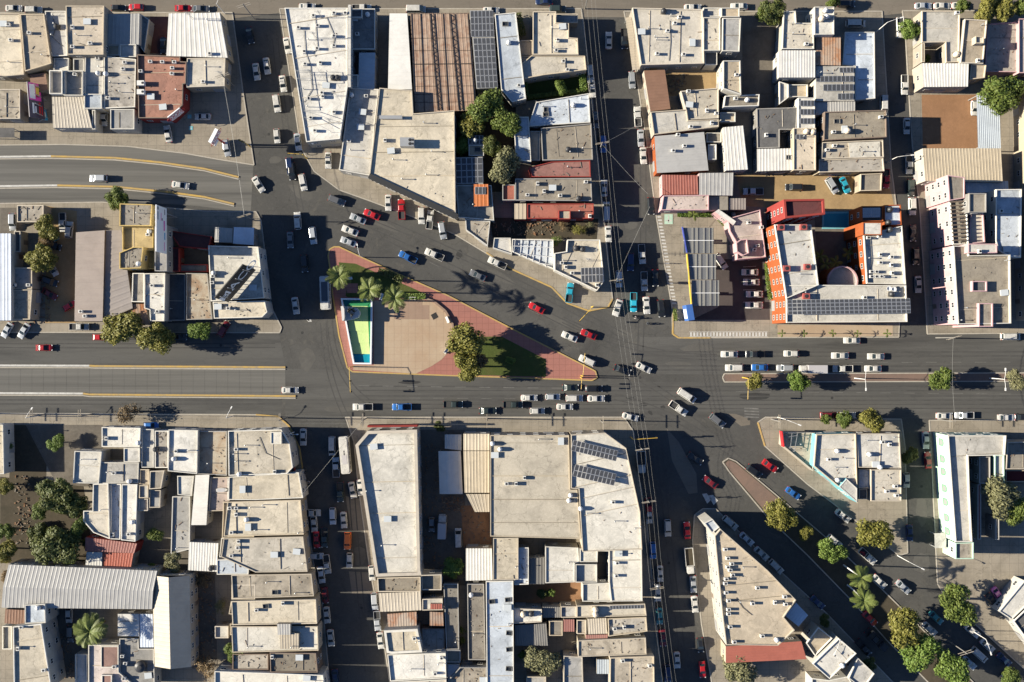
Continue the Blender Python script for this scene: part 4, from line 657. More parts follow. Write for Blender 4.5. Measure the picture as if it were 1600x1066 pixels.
put('ac', 3, 0, [(140, 720), (120, 853), (280, 988), (790, 945), (810, 140), (710, 142), (1480, 18), (1450, 130), (1495, 185), (1490, 225), (1450, 275), (770, 900), (780, 1040)]); put('tkl', 3, 0, [(885, 965)]); put('tw', 3, 0, [(835, 65), (1545, 50), (245, 600)]); put('tk', 3, 0, [(1325, 352)])
put('hatch', 3, 1, [(62, 592), (120, 505), (1475, 563), (1575, 552), (1582, 760), (1582, 862), (1580, 983)]); put('ac', 3, 1, [(172, 572), (990, 790), (1160, 912), (105, 905), (1120, 1010)]); put('tw', 3, 1, [(1345, 520)]); put('vent', 3, 1, [(970, 985), (270, 130)])
put('box', 3, 2, [(665, 262)]); put('ac', 3, 2, [(655, 320), (650, 400), (640, 730), (700, 720), (690, 930), (860, 960)]); put('tk', 3, 2, [(120, 637)]); put('tb', 3, 2, [(70, 640), (520, 610), (520, 640)])
put('ac', 3, 2, [(1330, 235), (1345, 290), (1370, 325), (1345, 345), (1375, 395), (1335, 420), (1330, 447), (1335, 505), (1350, 555), (1350, 610), (1350, 637), (1360, 718), (1385, 812), (1500, 573), (1530, 475), (1560, 775)], 0); put('vent', 3, 2, [(1440, 347), (1420, 560), (800, 90), (640, 60)])
put('ac', 3, 3, [(100, 530), (105, 577)], 0); put('tw', 3, 3, [(50, 800), (460, 960)])
# thin service pipes laid over some roofs
def pipe(r, c, pts, lab):
    v = roof_at(400 * c + pts[0][0] / 4, TY[r] + pts[0][1] / 4); z = (v[2] if v else 0.15) + .12
    q = MB(); q.tube([(*G(400 * c + x / 4, TY[r] + y / 4, z), z) for x, y in pts], .06, 5)
    tag(q.build('service_pipe', dark_metal), ' '.join(('%s on the %s' % (lab, v[3] if v else 'yard')).split()[:16]), 'pipe')
pipe(0, 1, [(440, 110), (470, 180), (490, 230), (480, 300)], 'thin winding black service pipe'); pipe(0, 1, [(370, 110), (375, 200), (385, 300), (360, 330)], 'long kinked black service pipe')
pipe(0, 1, [(300, 190), (310, 330), (340, 420), (350, 560), (300, 640)], 'longest black service pipe'); pipe(0, 0, [(330, 110), (350, 165), (330, 235), (390, 290)], 'bent black service pipe')
pipe(0, 0, [(655, 380), (655, 560), (640, 600)], 'straight dark service pipe'); pipe(0, 2, [(985, 130), (990, 260), (980, 380)], 'central dark service pipe')
pipe(2, 1, [(20, 600), (60, 700), (150, 740)], 'angled dark service pipe'); pipe(3, 2, [(1400, 540), (1440, 600), (1500, 650)], 'angled service pipe'); pipe(1, 3, [(640, 420), (650, 560), (640, 620)], 'dark service pipe beside the condensers')
# ---------------------------------------------------------------- solar arrays
def solar(hint, r, c, p0, pu, pv_, nu, nv, dz=.35, tilt=0.0, cell=None, lab=None):
    A, U, V = [TP(r, c, [p])[0] for p in (p0, pu, pv_)]
    cpx = ((U[0] + V[0]) / 2, (U[1] + V[1]) / 2); v = roof_at(*cpx); z = (v[2] if v else 3) + dz
    a, u, w = [Vector((*G(*p, z), z)) for p in (A, U, V)]; u = u - a; w = w - a; w.z += tilt
    t = thing('solar_array', lab or 'dark solar panel array ' + hint, 'solar panels', tuple(a + Vector((0, 0, -dz))))
    du, dw = u / nu, w / nv; e = .03
    nrm = du.cross(dw).normalized(); nrm = nrm if nrm.z > 0 else -nrm
    def cellmesh(q):
        uu, ww = du.normalized(), dw.normalized(); m_ = .07
        o0 = uu * e + ww * e; ul, wl = du.length - 2 * e, dw.length - 2 * e
        c0 = [o0, o0 + uu * ul, o0 + uu * ul + ww * wl, o0 + ww * wl]; c1 = [o0 + uu * m_ + ww * m_, o0 + uu * (ul - m_) + ww * m_, o0 + uu * (ul - m_) + ww * (wl - m_), o0 + uu * m_ + ww * (wl - m_)]
        if du.cross(dw).z < 0: c0.reverse(); c1.reverse()
        q.quad(*[p + nrm * .012 for p in c1], m=0)
        for i in range(4):
            j = (i + 1) % 4; q.quad(c0[i], c0[j], c1[j] + nrm * .012, c1[i] + nrm * .012, m=1)
        q.quad(*[p - nrm * .03 for p in reversed(c0)], m=1)
    q = MB(); cellmesh(q); me = q.mesh('panel', [cell or pv, pv_frame])
    for i in range(nu):
        for j in range(nv): ob('panel', me, t, tuple(du * i + dw * j + Vector((0, 0, dz))))
    q = MB()
    for j in (0.15, .85):
        q.bar(tuple(w * j + Vector((0, 0, dz - .09))), tuple(u + w * j + Vector((0, 0, dz - .09))), .07)
        for i in range(0, nu + 1, 3):
            p = u * (i / nu) + w * j; q.bar((p.x, p.y, 0), (p.x, p.y, p.z + dz - .08), .07)
    for i in (0, .5, 1): q.bar(tuple(u * i + w * .15 + Vector((0, 0, dz - .1))), tuple(u * i + w * .85 + Vector((0, 0, dz - .1))), .07)
    q.build('rack', galv, t)
solar('on the corrugated roof beside the girder hall, northern half', 0, 1, (1338, 68), (1482, 66), (1344, 232), 6, 4)
solar('on the corrugated roof beside the girder hall, southern half', 0, 1, (1356, 238), (1488, 236), (1380, 552), 5, 8)
solar('on the small hut beside the trees', 0, 1, (1327, 847), (1420, 847), (1327, 903), 4, 2, .2); solar('behind the long black fascia', None, 0, (712, 247), (754, 246), (713, 287), 5, 4, .3)
solar('on the little orange roof', None, 0, (742, 292), (759, 292), (742, 304), 3, 1, .25); solar('on the pointed corner house', 1, 2, (430, 606), (568, 602), (432, 700), 6, 2, 1.6, .5)
solar('in four short cells on the patio roof', 0, 3, (446, 422), (535, 420), (448, 456), 4, 1, .3); solar('longest of the patio roof rows', 0, 3, (300, 475), (536, 473), (300, 513), 9, 1, .3)
solar('middle of the patio roof rows', 0, 3, (345, 527), (535, 525), (345, 570), 7, 1, .3); solar('southernmost of the patio roof rows', 0, 3, (436, 584), (534, 582), (436, 624), 4, 1, .3)
for k, (y, w_) in enumerate(((627, 'northern'), (681, 'middle'), (738, 'southern'))): solar('%s row of the narrow white roof' % w_, 0, 3, (200, y), (290, y), (200, y + 38), 4, 1, .3)
solar('on the tanks roof', 0, 3, (174, 840), (222, 838), (174, 872), 2, 1, .4)
solar('', 1, 3, (120, 806), (888, 796), (124, 900), 26, 4, 1.8, .1, lab='long dark solar roof along the front wing of the orange hotel')
solar('upper of the two tilted rows on the corner store', 2, 2, (384, 617), (665, 685), (367, 683), 11, 2, 1.2, .5); solar('lower of the two tilted rows on the corner store', 2, 2, (397, 770), (655, 830), (377, 843), 10, 2, 1.2, .5)
solar('in one thin strip on the cream roof', 3, 2, (610, 590), (820, 584), (611, 614), 11, 1, .3)
solar('', 1, 3, (592, 232), (702, 230), (592, 294), 8, 3, .5, 0, plain('heater_panel', (.30, .33, .36), .4), 'pale blue solar heater panels on the hotel roof above the pool')
# girders over the brown hall
t = thing('lattice_girders', 'black lattice girders spanning the brown patched hall roof', 'girders', (*G(693, 97, 5.3), 5.3)); ox, oy, oz = t.location
def L_(px, py, z): x, y = G(px, py, z); return (x - ox, y - oy, z - oz)
def tg(x, y): return (400 + x / 4, y / 4)
for (xa, xb, xc, xd) in ((1085, 1110, 1125, 1155), (1210, 1240, 1258, 1290)):
    q = MB()
    for a, b_ in (((xa, 88), (xc + 10, 690)), ((xb, 88), (xd + 3, 690))): q.bar(L_(*tg(*a), 5.45), L_(*tg(*b_), 5.45), .14, .14)
    for k in range(24):
        f0, f1 = k / 24, (k + 1) / 24; ya, yb = 88 + f0 * 602, 88 + f1 * 602
        pa = (xa + (xc + 10 - xa) * f0, ya); pb = (xb + (xd + 3 - xb) * f1, yb)
        if k % 2: pa, pb = (xb + (xd + 3 - xb) * f0, ya), (xa + (xc + 10 - xa) * f1, yb)
        q.bar(L_(*tg(*pa), 5.45), L_(*tg(*pb), 5.45), .08)
    q.build('girder', dark_metal, t)
for y in (88, 240, 318, 402, 478, 540, 590, 640):
    q = MB(); q.bar(L_(*tg(968 + (y - 85) * .04, y), 5.4), L_(*tg(1332 + (y - 85) * .08, y - 3), 5.4), .2 if y == 402 else .08); q.build('purlin', dark_metal, t)
for f in (.0, .16, .55, .98):
    q = MB(); q.bar(L_(*tg(970 + f * 360, 88), 5.42), L_(*tg(992 + f * 385, 695), 5.42), .12); q.build('purlin', dark_metal, t)
# black fascia of the diagonal store
def strip(name, label, cat, pts, z0, z1, mat, th=.35, extra=None):
    a, b_ = [Vector((*G(*p, z1), 0)) for p in pts]; d = (b_ - a); n_ = Vector((-d.y, d.x, 0)).normalized() * th
    t = thing(name, label, cat, tuple(a)); q = MB(); q.prism([(0, 0), (d.x, d.y), (d.x + n_.x, d.y + n_.y), (n_.x, n_.y)], z0, z1); q.build('panel', mat, t)
    return t, a, d, n_
t, a, d, n_ = strip('shop_fascia', 'long black fascia along the diagonal store front', 'fascia', ((575, 278), (713, 342)), 4.4, 7.6, plain('fascia_black', (.02, .02, .02), .6), 1.3)
for k in range(22):
    p = d * ((k + .3) / 22); e2 = d * (.5 / 22); q = MB(); off = -n_.normalized() * .12
    q.quad((p.x + off.x, p.y + off.y, 6.2), (p.x + e2.x + off.x, p.y + e2.y + off.y, 6.2), (p.x + e2.x + off.x, p.y + e2.y + off.y, 6.9), (p.x + off.x, p.y + off.y, 6.9)); q.build('letter_panel', white_metal, t)
strip('shop_fascia', 'red fascia across the top of the big white corner store', 'fascia', ((574, 668), (652, 667)), 4.5, 8.2, M['w_r'], .5)
t, a, d, n_ = strip('shop_fascia', 'narrow red and pale fascia band curving past the pharmacy corner', 'fascia', ((461, 740), (452, 690)), 2.6, 3.9, M['w_r'], .3)
# text
DG = None
def txt(s, size, mat, parent, mtx, name='lettering', space=1.0):
    cu = bpy.data.curves.new('t', 'FONT'); cu.body = s; cu.size = size; cu.align_x = 'CENTER'; cu.align_y = 'CENTER'; cu.extrude = .02; cu.space_character = space; cu.resolution_u = 3
    o = bpy.data.objects.new('t', cu); COL.objects.link(o); dg = bpy.context.evaluated_depsgraph_get()
    me = bpy.data.meshes.new_from_object(o.evaluated_get(dg)); bpy.data.objects.remove(o); me.materials.clear(); me.materials.append(mat)
    r = ob(name, me, parent); r.matrix_local = mtx; return r
def board(name, label, cat, pa, pb, z0, z1, mat, back=galv, legs=True, post_z=None, th=.25, lean=0.0):
    """upright board; pa to pb is its lower edge as seen reading left to right; returns thing and a placer(u,v) on its face"""
    a, b_ = Vector((*G(*pa, z0), z0)), Vector((*G(*pb, z0), z0)); d = b_ - a; ln = d.length; d.normalize(); n_ = Vector((d.y, -d.x, 0))   # n_ faces the reader
    mid = (a + b_) / 2; g0 = post_z if post_z is not None else 0
    t = thing(name, label, cat, (mid.x, mid.y, g0)); cl, sn = math.cos(lean), math.sin(lean); up = Vector((-n_.x * sn, -n_.y * sn, cl)); nf = Vector((n_.x * cl, n_.y * cl, sn)); R = Matrix(((d.x, up.x, nf.x, 0), (d.y, up.y, nf.y, 0), (0, up.z, nf.z, 0), (0, 0, 0, 1)))
    def at(u, v, w=0.0): return Matrix.Translation(d * (u * ln / 2) + Vector((0, 0, z0 - g0)) + up * (v * (z1 - z0)) + nf * w) @ R
    q = MB(); q.box(-ln / 2, 0, -th, ln / 2, z1 - z0, 0); f = q.build('board', mat, t); f.matrix_local = at(0, 0)
    if legs:
        for k in (-.8, -.27, .27, .8):
            p = at(k, 0, -th - .15).translation; q = MB(); q.bar((p.x, p.y, 0), (p.x, p.y, z1 - g0 - .3), .18); e2 = at(k, 0, -th - 3).translation; q.bar((e2.x, e2.y, .02), (p.x, p.y, (z1 - g0) * .7), .12); q.bar((e2.x, e2.y, .05), (p.x, p.y, .2), .1); q.build('strut', back, t)
    return t, at, ln, z1 - z0
def mark(t, at, u, v, w, h, mat, name='print', k=.012):
    q = MB(); q.quad((-w / 2, -h / 2, 0), (w / 2, -h / 2, 0), (w / 2, h / 2, 0), (-w / 2, h / 2, 0)); o = q.build(name, mat, t); o.matrix_local = at(u, v, k)
ink = plain('sign_black', (.025, .024, .022), .55); signw = plain('sign_white', (.75, .74, .72), .5); signr = plain('sign_red', (.5, .02, .025), .45); pinkp = plain('sign_pink', (.65, .04, .35), .5); purp = plain('sign_purple', (.055, .04, .065), .5); signy = plain('sign_yellow', (.6, .42, .06), .5); cyan = plain('sign_cyan', (.03, .28, .5), .5)
t, at, ln, hh = board('billboard', 'black MACO billboard standing diagonally on a white corner roof', 'billboard', (357, 472.6), (400, 422), 7.9, 16.4, ink, post_z=7.22, lean=.14)
txt('MACO', 4.6, signw, t, at(.2, .5, .02), space=1.05); q = MB()
for s0 in ((-1.1, -1.1, 1.1, -.8), (-1.1, .8, 1.1, 1.1), (-1.1, -.8, -.8, .8), (.8, -.8, 1.1, .8), (-.5, -.15, .5, .15), (-.5, .15, -.2, .6), (.2, -.6, .5, -.15)): q.box(s0[0], s0[1], 0, s0[2], s0[3], .02)
o = q.build('logo', signw, t); o.matrix_local = at(-.72, .5, .015)
t, at, ln, hh = board('billboard', 'tall white billboard facing east beside the tower house', 'billboard', (260.5, 397), (260.5, 326), 9.0, 16.0, signw, post_z=0)
for u, v, w, h, m_ in ((.88, .85, .8, .7, ink), (.6, .85, 1.6, .45, ink), (.45, .85, .8, .45, ink), (.55, .55, 2.0, .35, pinkp), (.45, .45, .6, .6, ink), (.2, .25, 2.6, .8, pinkp), (-.25, .2, 1.8, .7, cyan), (-.7, .22, 2.2, .35, pinkp), (.8, .2, 1.4, .5, purp)): mark(t, at, u, v, w, h, m_)
t, at, ln, hh = board('billboard', 'dark purple and pink billboard on a lattice frame', 'billboard', (70.5, 187), (66.5, 133), 2.6, 7.0, purp, post_z=0, lean=.5)
for u, v, w, h, m_ in ((.5, .55, 4.6, 3.4, pinkp), (.5, .72, 3.8, 1.6, signw), (.55, .38, 2.3, 1.0, signy), (.3, .42, .8, .6, signr), (-.45, .72, 2.8, .55, signw), (-.5, .56, 1.6, .4, signw), (-.45, .3, 3.4, .5, signr), (-.5, .15, 2.6, .3, signr)): mark(t, at, u, v, w, h, m_, k=.012 + .004 * len(t.children))
t, at, ln, hh = board('billboard', 'small turquoise banner beneath the pink billboard', 'billboard', (75, 188), (72, 172), .8, 2.6, cyan, post_z=0, lean=.4)
mark(t, at, .1, .5, 1.4, .9, signw)
t, at, ln, hh = board('shop_sign', 'white shop sign band with red emblem on the antenna block', 'sign', (488, 226), (532, 219), 4.6, 6.4, signw, legs=False, post_z=4.6)
mark(t, at, .22, .55, 1.0, .8, signr); [mark(t, at, u, .55, .9, .3, ink) for u in (-.75, -.6, -.42, -.2, .45, .6, .75)]
t, at, ln, hh = board('shop_sign', 'white OXXO sign board across the convenience store corner', 'sign', (269.5, 189.5), (288, 175), 3.4, 6.4, signw, legs=False, post_z=3.4, lean=.1)
mark(t, at, 0, .5, ln * .96, 2.2, signr); mark(t, at, 0, .5, ln * .92, 1.8, signw, k=.03); txt('OXXO', 1.9, signr, t, at(0, .5, .045))
t, at, ln, hh = board('pylon_sign', 'red pylon with OXXO sign boards at the corner lot', 'sign', (334.5, 227), (345.5, 206), 8.4, 10.8, signw, legs=False, post_z=.13, th=.9)
mark(t, at, 0, .5, ln * .97, 2.2, signr); mark(t, at, 0, .5, ln * .9, 1.8, signw, k=.03); txt('OXXO', 1.8, signr, t, at(0, .5, .045))
q = MB(); q.box(-.9, -1.4, -.9, .9, -.3, 0); o = q.build('lower_board', signw, t); o.matrix_local = at(-.55, 0)
q = MB(); q.lathe([(.32, 0), (.26, 8.2), (.2, 10.3)], n=10); q.build('post', red_metal, t, loc=tuple(at(0, 0, -.45).translation * Vector((1, 1, 0)) if False else (at(0, 0, -.45).translation.x, at(0, 0, -.45).translation.y, 0)))
t, at, ln, hh = board('price_sign', 'blue and white price sign beside the filling station corner', 'sign', (1066, 478), (1070, 502), .6, 6.2, plain('sign_blue', (.04, .11, .32), .5), legs=False, post_z=.13, th=1.6)
for k in range(4): mark(t, at, .1, .15 + k * .2, 2.6, .7, signw, 'price_panel')
t, at, ln, hh = board('shop_sign', 'red sign end at the sharp corner of the avenue', 'sign', (1222, 697), (1219, 673), 3.2, 5.4, signr, legs=False, post_z=3.2)
# filling station canopy
t = thing('filling_station_canopy', 'stepped filling station canopy with grey ribs and yellow-blue edge', 'canopy', (*G(1095, 417), .13)); ox, oy, oz = t.location
ZC = 5.6
for k, (x0, y0, x1, y1) in enumerate(((1068, 356, 1115, 396), (1074, 397, 1119, 437), (1081, 438, 1124, 478))):
    z = ZC - .12 * k; a = L_(x0, y0, z); b_ = L_(x1, y1, z)
    q = MB(); q.box(a[0], b_[1], a[2] - .4, b_[0], a[1], a[2]); q.build('deck', plain('canopy_deck', (.10, .10, .10), .6, .3), t)
    for s_ in range(26):
        y = a[1] + (b_[1] - a[1]) * (s_ + .5) / 26; q = MB(); q.bar((a[0] + .1, y, a[2] + .06), (b_[0] - .1, y, a[2] + .06), .11, .1); q.build('rib', galv, t)
    for f, w_ in ((0.01, .12), (.30, .45), (.44, .6), (.68, .4), (.86, .25), (.97, .2)):
        x = a[0] + (b_[0] - a[0]) * f; q = MB(); q.bar((x, a[1], a[2] + .16), (x, b_[1], a[2] + .16), w_, .1); q.build('beam', plain('canopy_beam', (.26, .25, .22), .5, .2), t)
    q = MB(); q.bar((a[0], (a[1] + b_[1]) / 2, a[2] + .2), (b_[0], (a[1] + b_[1]) / 2, a[2] + .2), .14); q.build('beam', signw, t)
    for px in (.25, .75): q = MB(); xx = a[0] + (b_[0] - a[0]) * px; yy = (a[1] + b_[1]) / 2; q.box(xx - .25, yy - .25, 0, xx + .25, yy + .25, a[2] - .4); q.build('column', white_metal, t)
q = MB(); q.bar(L_(1066, 355, 5.7), L_(1073, 395, 5.7), .25, .9); q.build('fascia', plain('fascia_blue', (.05, .07, .3), .5), t)
q = MB(); q.bar(L_(1073, 397, 5.7), L_(1080.5, 479, 5.7), .25, .9); q.build('fascia', signy, t)
# pump islands
for px, py in ((1080, 376), (1096, 376), (1085, 417), (1100, 417), (1091, 458), (1106, 458)):
    t = thing('fuel_pump', 'white fuel pump under the filling station canopy', 'fuel pump', (*G(px, py), .14), 0, 'fuel pumps under the canopy'); q = MB(); q.box(-.4, -.3, .15, .4, .3, 2.1); q.build('cabinet', white_metal, t); q = MB(); q.box(-1, -1.6, 0, 1, 1.6, .15); q.build('plinth', M['kerb'], t)
# hotel extras
sheet('hotel_courtyard', [(1272, 330), (1340, 330), (1345, 448), (1280, 448)], 'yard', .2)
t = thing('swimming_pool', 'turquoise swimming pool in the hotel courtyard', 'pool', (*G(1308, 345), .2)); ox, oy, oz = t.location
a = L_(1284, 331, 0); b_ = L_(1327, 358, 0); q = MB(); q.box(a[0], b_[1], 0, b_[0], a[1], .12); q.build('rim', M['w_t'], t)
q = MB(); q.box(a[0] + .5, b_[1] + .5, .121, b_[0] - .5, a[1] - .5, .14); q.build('water', plain('pool_water', (.02, .22, .30), .05), t)
# pergola beams on the pink building
for k in range(11):
    y = 196 + k * 24; z = 12.9; a = G(1200 + (1134 + k * 1.7) / 4, 267 + y / 4, z); b_ = G(1200 + (1232 + k) / 4, 267 + (y - 6) / 4, z)
    q = MB(); q.bar((*a, z), (*b_, z), .3, .3); o = q.build('pergola_beam', M['w_b']); o.parent = PINK; o.matrix_parent_inverse = Matrix.Translation(-PINK.location)
for k in range(9):   # projecting beams of the white house
    f = k / 8; a = (440 - 165 * f, 796 + 158 * f); b_ = (a[0] + 62, a[1] + 50); z = 7.55; A = G(1200 + a[0] / 4, 799 + a[1] / 4, z); Bq = G(1200 + b_[0] / 4, 799 + b_[1] / 4, z)
# steel frames
def frames(label, r, c, segs, z0, h, mat=galv, w=.1):
    p0 = TP(r, c, [segs[0][0]])[0]; t = thing('steel_frame', label, 'frame', (*G(*p0, z0), z0)); q = MB()
    for a, b_ in segs:
        A, Bq = [Vector((*G(*p, z0 + h), z0 + h)) - t.location for p in TP(r, c, [a, b_])]; q.bar(A, Bq, w)
        for e2 in (A, Bq): q.bar((e2.x, e2.y, 0), e2, w)
    q.build('frame', mat, t)
frames('steel sign frame on the low roof at the sharp corner', 2, 3, [((95, 575), (180, 575)), ((95, 605), (185, 590)), ((95, 640), (170, 680)), ((185, 575), (165, 690)), ((120, 575), (110, 660)), ((150, 575), (140, 670)), ((215, 590), (280, 620))], 3.1, 1.6)
frames('white steel grid over the bluish patio', 1, 2, [((20, 430), (10, 510)), ((60, 432), (50, 530)), ((100, 434), (90, 550)), ((140, 435), (130, 568)), ((180, 436), (170, 585)), ((220, 437), (210, 600)), ((10, 470), (255, 480)), ((60, 520), (258, 540)), ((150, 575), (260, 590))], 3.05, .9, white_metal, .12)
frames('lattice of aerials on the white antenna block', 0, 1, [((250, 440), (335, 440)), ((255, 490), (340, 490)), ((335, 440), (345, 520)), ((260, 440), (300, 680)), ((300, 730), (465, 820)), ((300, 690), (510, 760)), ((440, 440), (450, 510))], 7.7, 1.5, galv, .09)
# ---------------------------------------------------------------- park: fountain, monument, benches
t = thing('fountain', 'stepped green fountain basin with a white rim in the park', 'fountain', (*G(562, 520), .15)); ox, oy, oz = t.location
def LP(px, py): x, y = G(px, py); return (x - ox, y - oy)
fo = ccw([LP(533.8, 466.4), LP(582.9, 467.3), LP(581.5, 569.3), LP(552.9, 568.9)]); fi = inset(fo, .4); q = MB()
for i in range(4):
    j = (i + 1) % 4; a, b_, c_, d_ = fo[i], fo[j], fi[j], fi[i]
    q.quad((*a, 0), (*b_, 0), (*b_, 1.3), (*a, 1.3)); q.quad((*a, 1.3), (*b_, 1.3), (*c_, 1.3), (*d_, 1.3)); q.quad((*c_, 0), (*d_, 0), (*d_, 1.3), (*c_, 1.3))
q.build('rim', plain('rim_white', (.7, .72, .72), .6), t)
surf('f_turq', (.02, .30, .36), (.015, .2, .26), .4, .6, .5); surf('f_lime', (.54, .66, .27), (.40, .54, .20), .5, .5, .6, .08, speck=(.2, .36, .1), spk=.3); surf('f_green', (.035, .24, .10), (.02, .16, .07), .4, .5, .6)
q = MB(); q.quad(*[(x, y, .1) for x, y in fi]); q.build('basin', M['f_turq'], t)
def ft(pts, z, m_, n='step'): q = MB(); q.prism([LP(500 + x / 4.44, 370 + y / 4.44) for x, y in pts], .1, z); q.build(n, M[m_], t)
ft([(222, 446), (352, 447), (350, 458), (214, 458)], 1.0, 'f_green'); ft([(214, 458), (350, 458), (345, 470), (203, 470)], .85, 'f_green'); ft([(203, 470), (338, 470), (334, 481), (190, 480)], .7, 'f_green')
ft([(334, 481), (345, 470), (352, 812), (350, 812)], .62, 'f_green'); ft([(345, 470), (358, 447), (358, 812), (352, 812)], .8, 'f_green')
ft([(190, 481), (333, 482), (336, 580), (198, 580)], .55, 'f_lime', 'terrace'); ft([(198, 580.5), (336, 580.5), (340, 655), (205, 655)], .5, 'f_lime', 'terrace'); ft([(212, 655.5), (340, 655.5), (343, 737), (217, 737)], .42, 'f_lime', 'terrace'); ft([(217, 737.5), (343, 737.5), (350, 814), (230, 812)], .35, 'f_lime', 'terrace')
q = MB(); q.prism([LP(500 + x / 4.44, 370 + y / 4.44) for x, y in [(230, 818), (358, 818), (358, 878), (240, 878)]], .1, .28); q.build('water', plain('fountain_water', (.01, .22, .30), .06), t)
t = thing('monument', 'dark bronze figure group on a white horseshoe plinth in the fountain', 'monument', (*G(550, 490), .15)); ox, oy, oz = t.location
pl = [(168, 487), (178, 484), (240, 492), (268, 500), (284, 520), (287, 540), (276, 562), (250, 572), (180, 586), (176, 585)]
q = MB(); q.prism([LP(500 + x / 4.44, 370 + y / 4.44) for x, y in pl], 0, 2.6); q.build('plinth', plain('plinth_stone', (.55, .52, .49), .7), t)
q = MB(); q.prism([LP(500 + x / 4.44, 370 + y / 4.44) for x, y in [(166, 487), (182, 485), (190, 505), (192, 565), (188, 584), (176, 586)]], 2.6, 4.6); q.build('back_wall', plain('plinth_stone', (.55, .52, .49), .7), t)
bronze = plain('bronze', (.028, .03, .03), .4, .6)
def figure(x, y, h, lean, arm, rz):
    q = MB(); k = h / 1.8; c_, s_ = math.cos(rz), math.sin(rz)
    def P(a, b_, z): return (x + (a * c_ - b_ * s_) * k, y + (a * s_ + b_ * c_) * k, 2.6 + z * k)
    for sd in (-1, 1): q.tube([P(0.1 * sd * arm, .12 * sd, 0), P(.05, .12 * sd, .45), P(0, .1 * sd, .9)], [.09 * k, .1 * k, .13 * k], 7)
    q.tube([P(0, 0, .85), P(lean * .3, 0, 1.1), P(lean * .6, 0, 1.4), P(lean * .7, 0, 1.5), P(lean * .8, 0, 1.56)], [.19 * k, .17 * k, .22 * k, .12 * k, .07 * k], 8)
    q.tube([P(lean * .8, 0, 1.54), P(lean * .85, 0, 1.6), P(lean * .9, 0, 1.7), P(lean * .9, 0, 1.8)], [.07 * k, .11 * k, .12 * k, .04 * k], 8)
    for sd in (-1, 1): q.tube([P(lean * .6, .2 * sd, 1.42), P(lean * .6 + .2 * arm, .38 * sd, 1.25), P(lean * .6 + .45 * arm, .4 * sd, 1.3 + .25 * arm)], [.08 * k, .065 * k, .045 * k], 6)
    q.build('figure', bronze, t, True)
for (x, y, h, l_, a_, rz) in ((215, 520, 3.2, .2, 1, .2), (235, 545, 2.8, .3, .8, -.5), (250, 522, 2.4, .4, 1, .8), (232, 508, 2.6, -.1, 1.2, 1.5)): figure(*LP(500 + x / 4.44, 370 + y / 4.44), h, l_, a_, rz)
# seat wall of the plaza
q = MB(); arc = [(662, 466), (678, 471), (696, 486), (707, 505), (709, 524)]
for a, b_ in zip(arc, arc[1:]): q.bar((*G(*a), .4), (*G(*b_), .4), .55, .55)
tag(q.build('seat_wall', M['plaza_dark']), 'curved low seat wall bounding the round plaza', 'wall')
def bench(px, py, ang, lab):
    t = thing('park_bench', lab, 'bench', (*G(px, py), .175), ang); q = MB(); q.box(-.9, -.3, .4, .9, .3, .5); q.build('seat', white_metal, t); q = MB(); q.box(-.9, .3, .5, .9, .38, 1.0); q.build('backrest', white_metal, t)
    for s_ in (-.7, .7): q = MB(); q.box(s_ - .08, -.28, 0, s_ + .08, .3, .4); q.build('leg', white_metal, t)
bench(699, 500, -1.2, 'white bench on the plaza rim near the manhole cover'); bench(698, 548, .9, 'white bench under the big park trees'); bench(645, 467, 0, 'white bench beside the planter hedge'); bench(597, 464, 1.3, 'white bench between two park palms')
bench(546, 436, .2, 'white bench beside the red square pad')
q = MB(); c_ = G(679, 494); q.box(-.75, -.75, 0, .75, .75, .04); o = q.build('manhole_cover', plain('iron', (.03, .028, .026), .7, .4), loc=(*c_, .18)); o.rotation_euler.z = .5; tag(o, 'dark square manhole cover set in the plaza', 'manhole')
# ---------------------------------------------------------------- street lamps, signals, poles, wires
def lamp2(px, py, label):
    t = thing('street_lamp', label, 'street lamp', (*G(px, py), .15), 0, 'double-arm lamps on the boulevard median'); q = MB(); q.lathe([(.16, 0), (.07, 7.6)], n=8); q.build('pole', white_metal, t)
    for s_ in (-1, 1):
        q = MB(); q.tube([(0, 0, 7.5), (0, s_ * 1.2, 7.9), (0, s_ * 2.4, 8.0)], .05, 6); q.build('arm', white_metal, t); q = MB(); q.box(-.16, -.4, 7.93, .16, .4, 8.1); o = q.build('lamp_head', white_metal, t, loc=(0, s_ * 2.6, 0))
for px in (1335, 1546): lamp2(px, 591, 'white double-arm street lamp on the boulevard median')
def lamp1(px, py, dx, dy, label, h=8.0, ln=3.5, mat=white_metal, base=.13):
    t = thing('street_lamp', label, 'street lamp', (*G(px, py), base)); q = MB(); q.lathe([(.13, 0), (.07, h - .5)], n=8); q.build('pole', mat, t); d = Vector((dx, -dy, 0)).normalized() * ln
    q = MB(); q.tube([(0, 0, h - .6), (d.x * .4, d.y * .4, h - .1), (d.x, d.y, h)], .05, 6); q.build('arm', mat, t); q = MB(); q.bar((d.x * .95, d.y * .95, h), (d.x * 1.18, d.y * 1.18, h), .3, .14); q.build('lamp_head', mat, t)
lamp1(1369, 50, 1, -.3, 'curved white street lamp by the bluish patio wall'); lamp1(1384, 254, 1, -.1, 'curved white street lamp near the dirt lot'); lamp1(352, 22, .5, -.8, 'white street lamp on the northern road corner'); lamp1(1215, 652, 1, .4, 'white street lamp lying low over the sharp corner')
lamp1(1402, 868, 1, .5, 'white street lamp where the side street meets the avenue'); lamp1(1297, 987, -.5, 1, 'street lamp beside the annex on the avenue'); lamp1(1518, 985, .3, 1, 'street lamp beneath the big roundabout tree'); lamp1(1600, 1048, -1, .6, 'street lamp near the parked navy car')
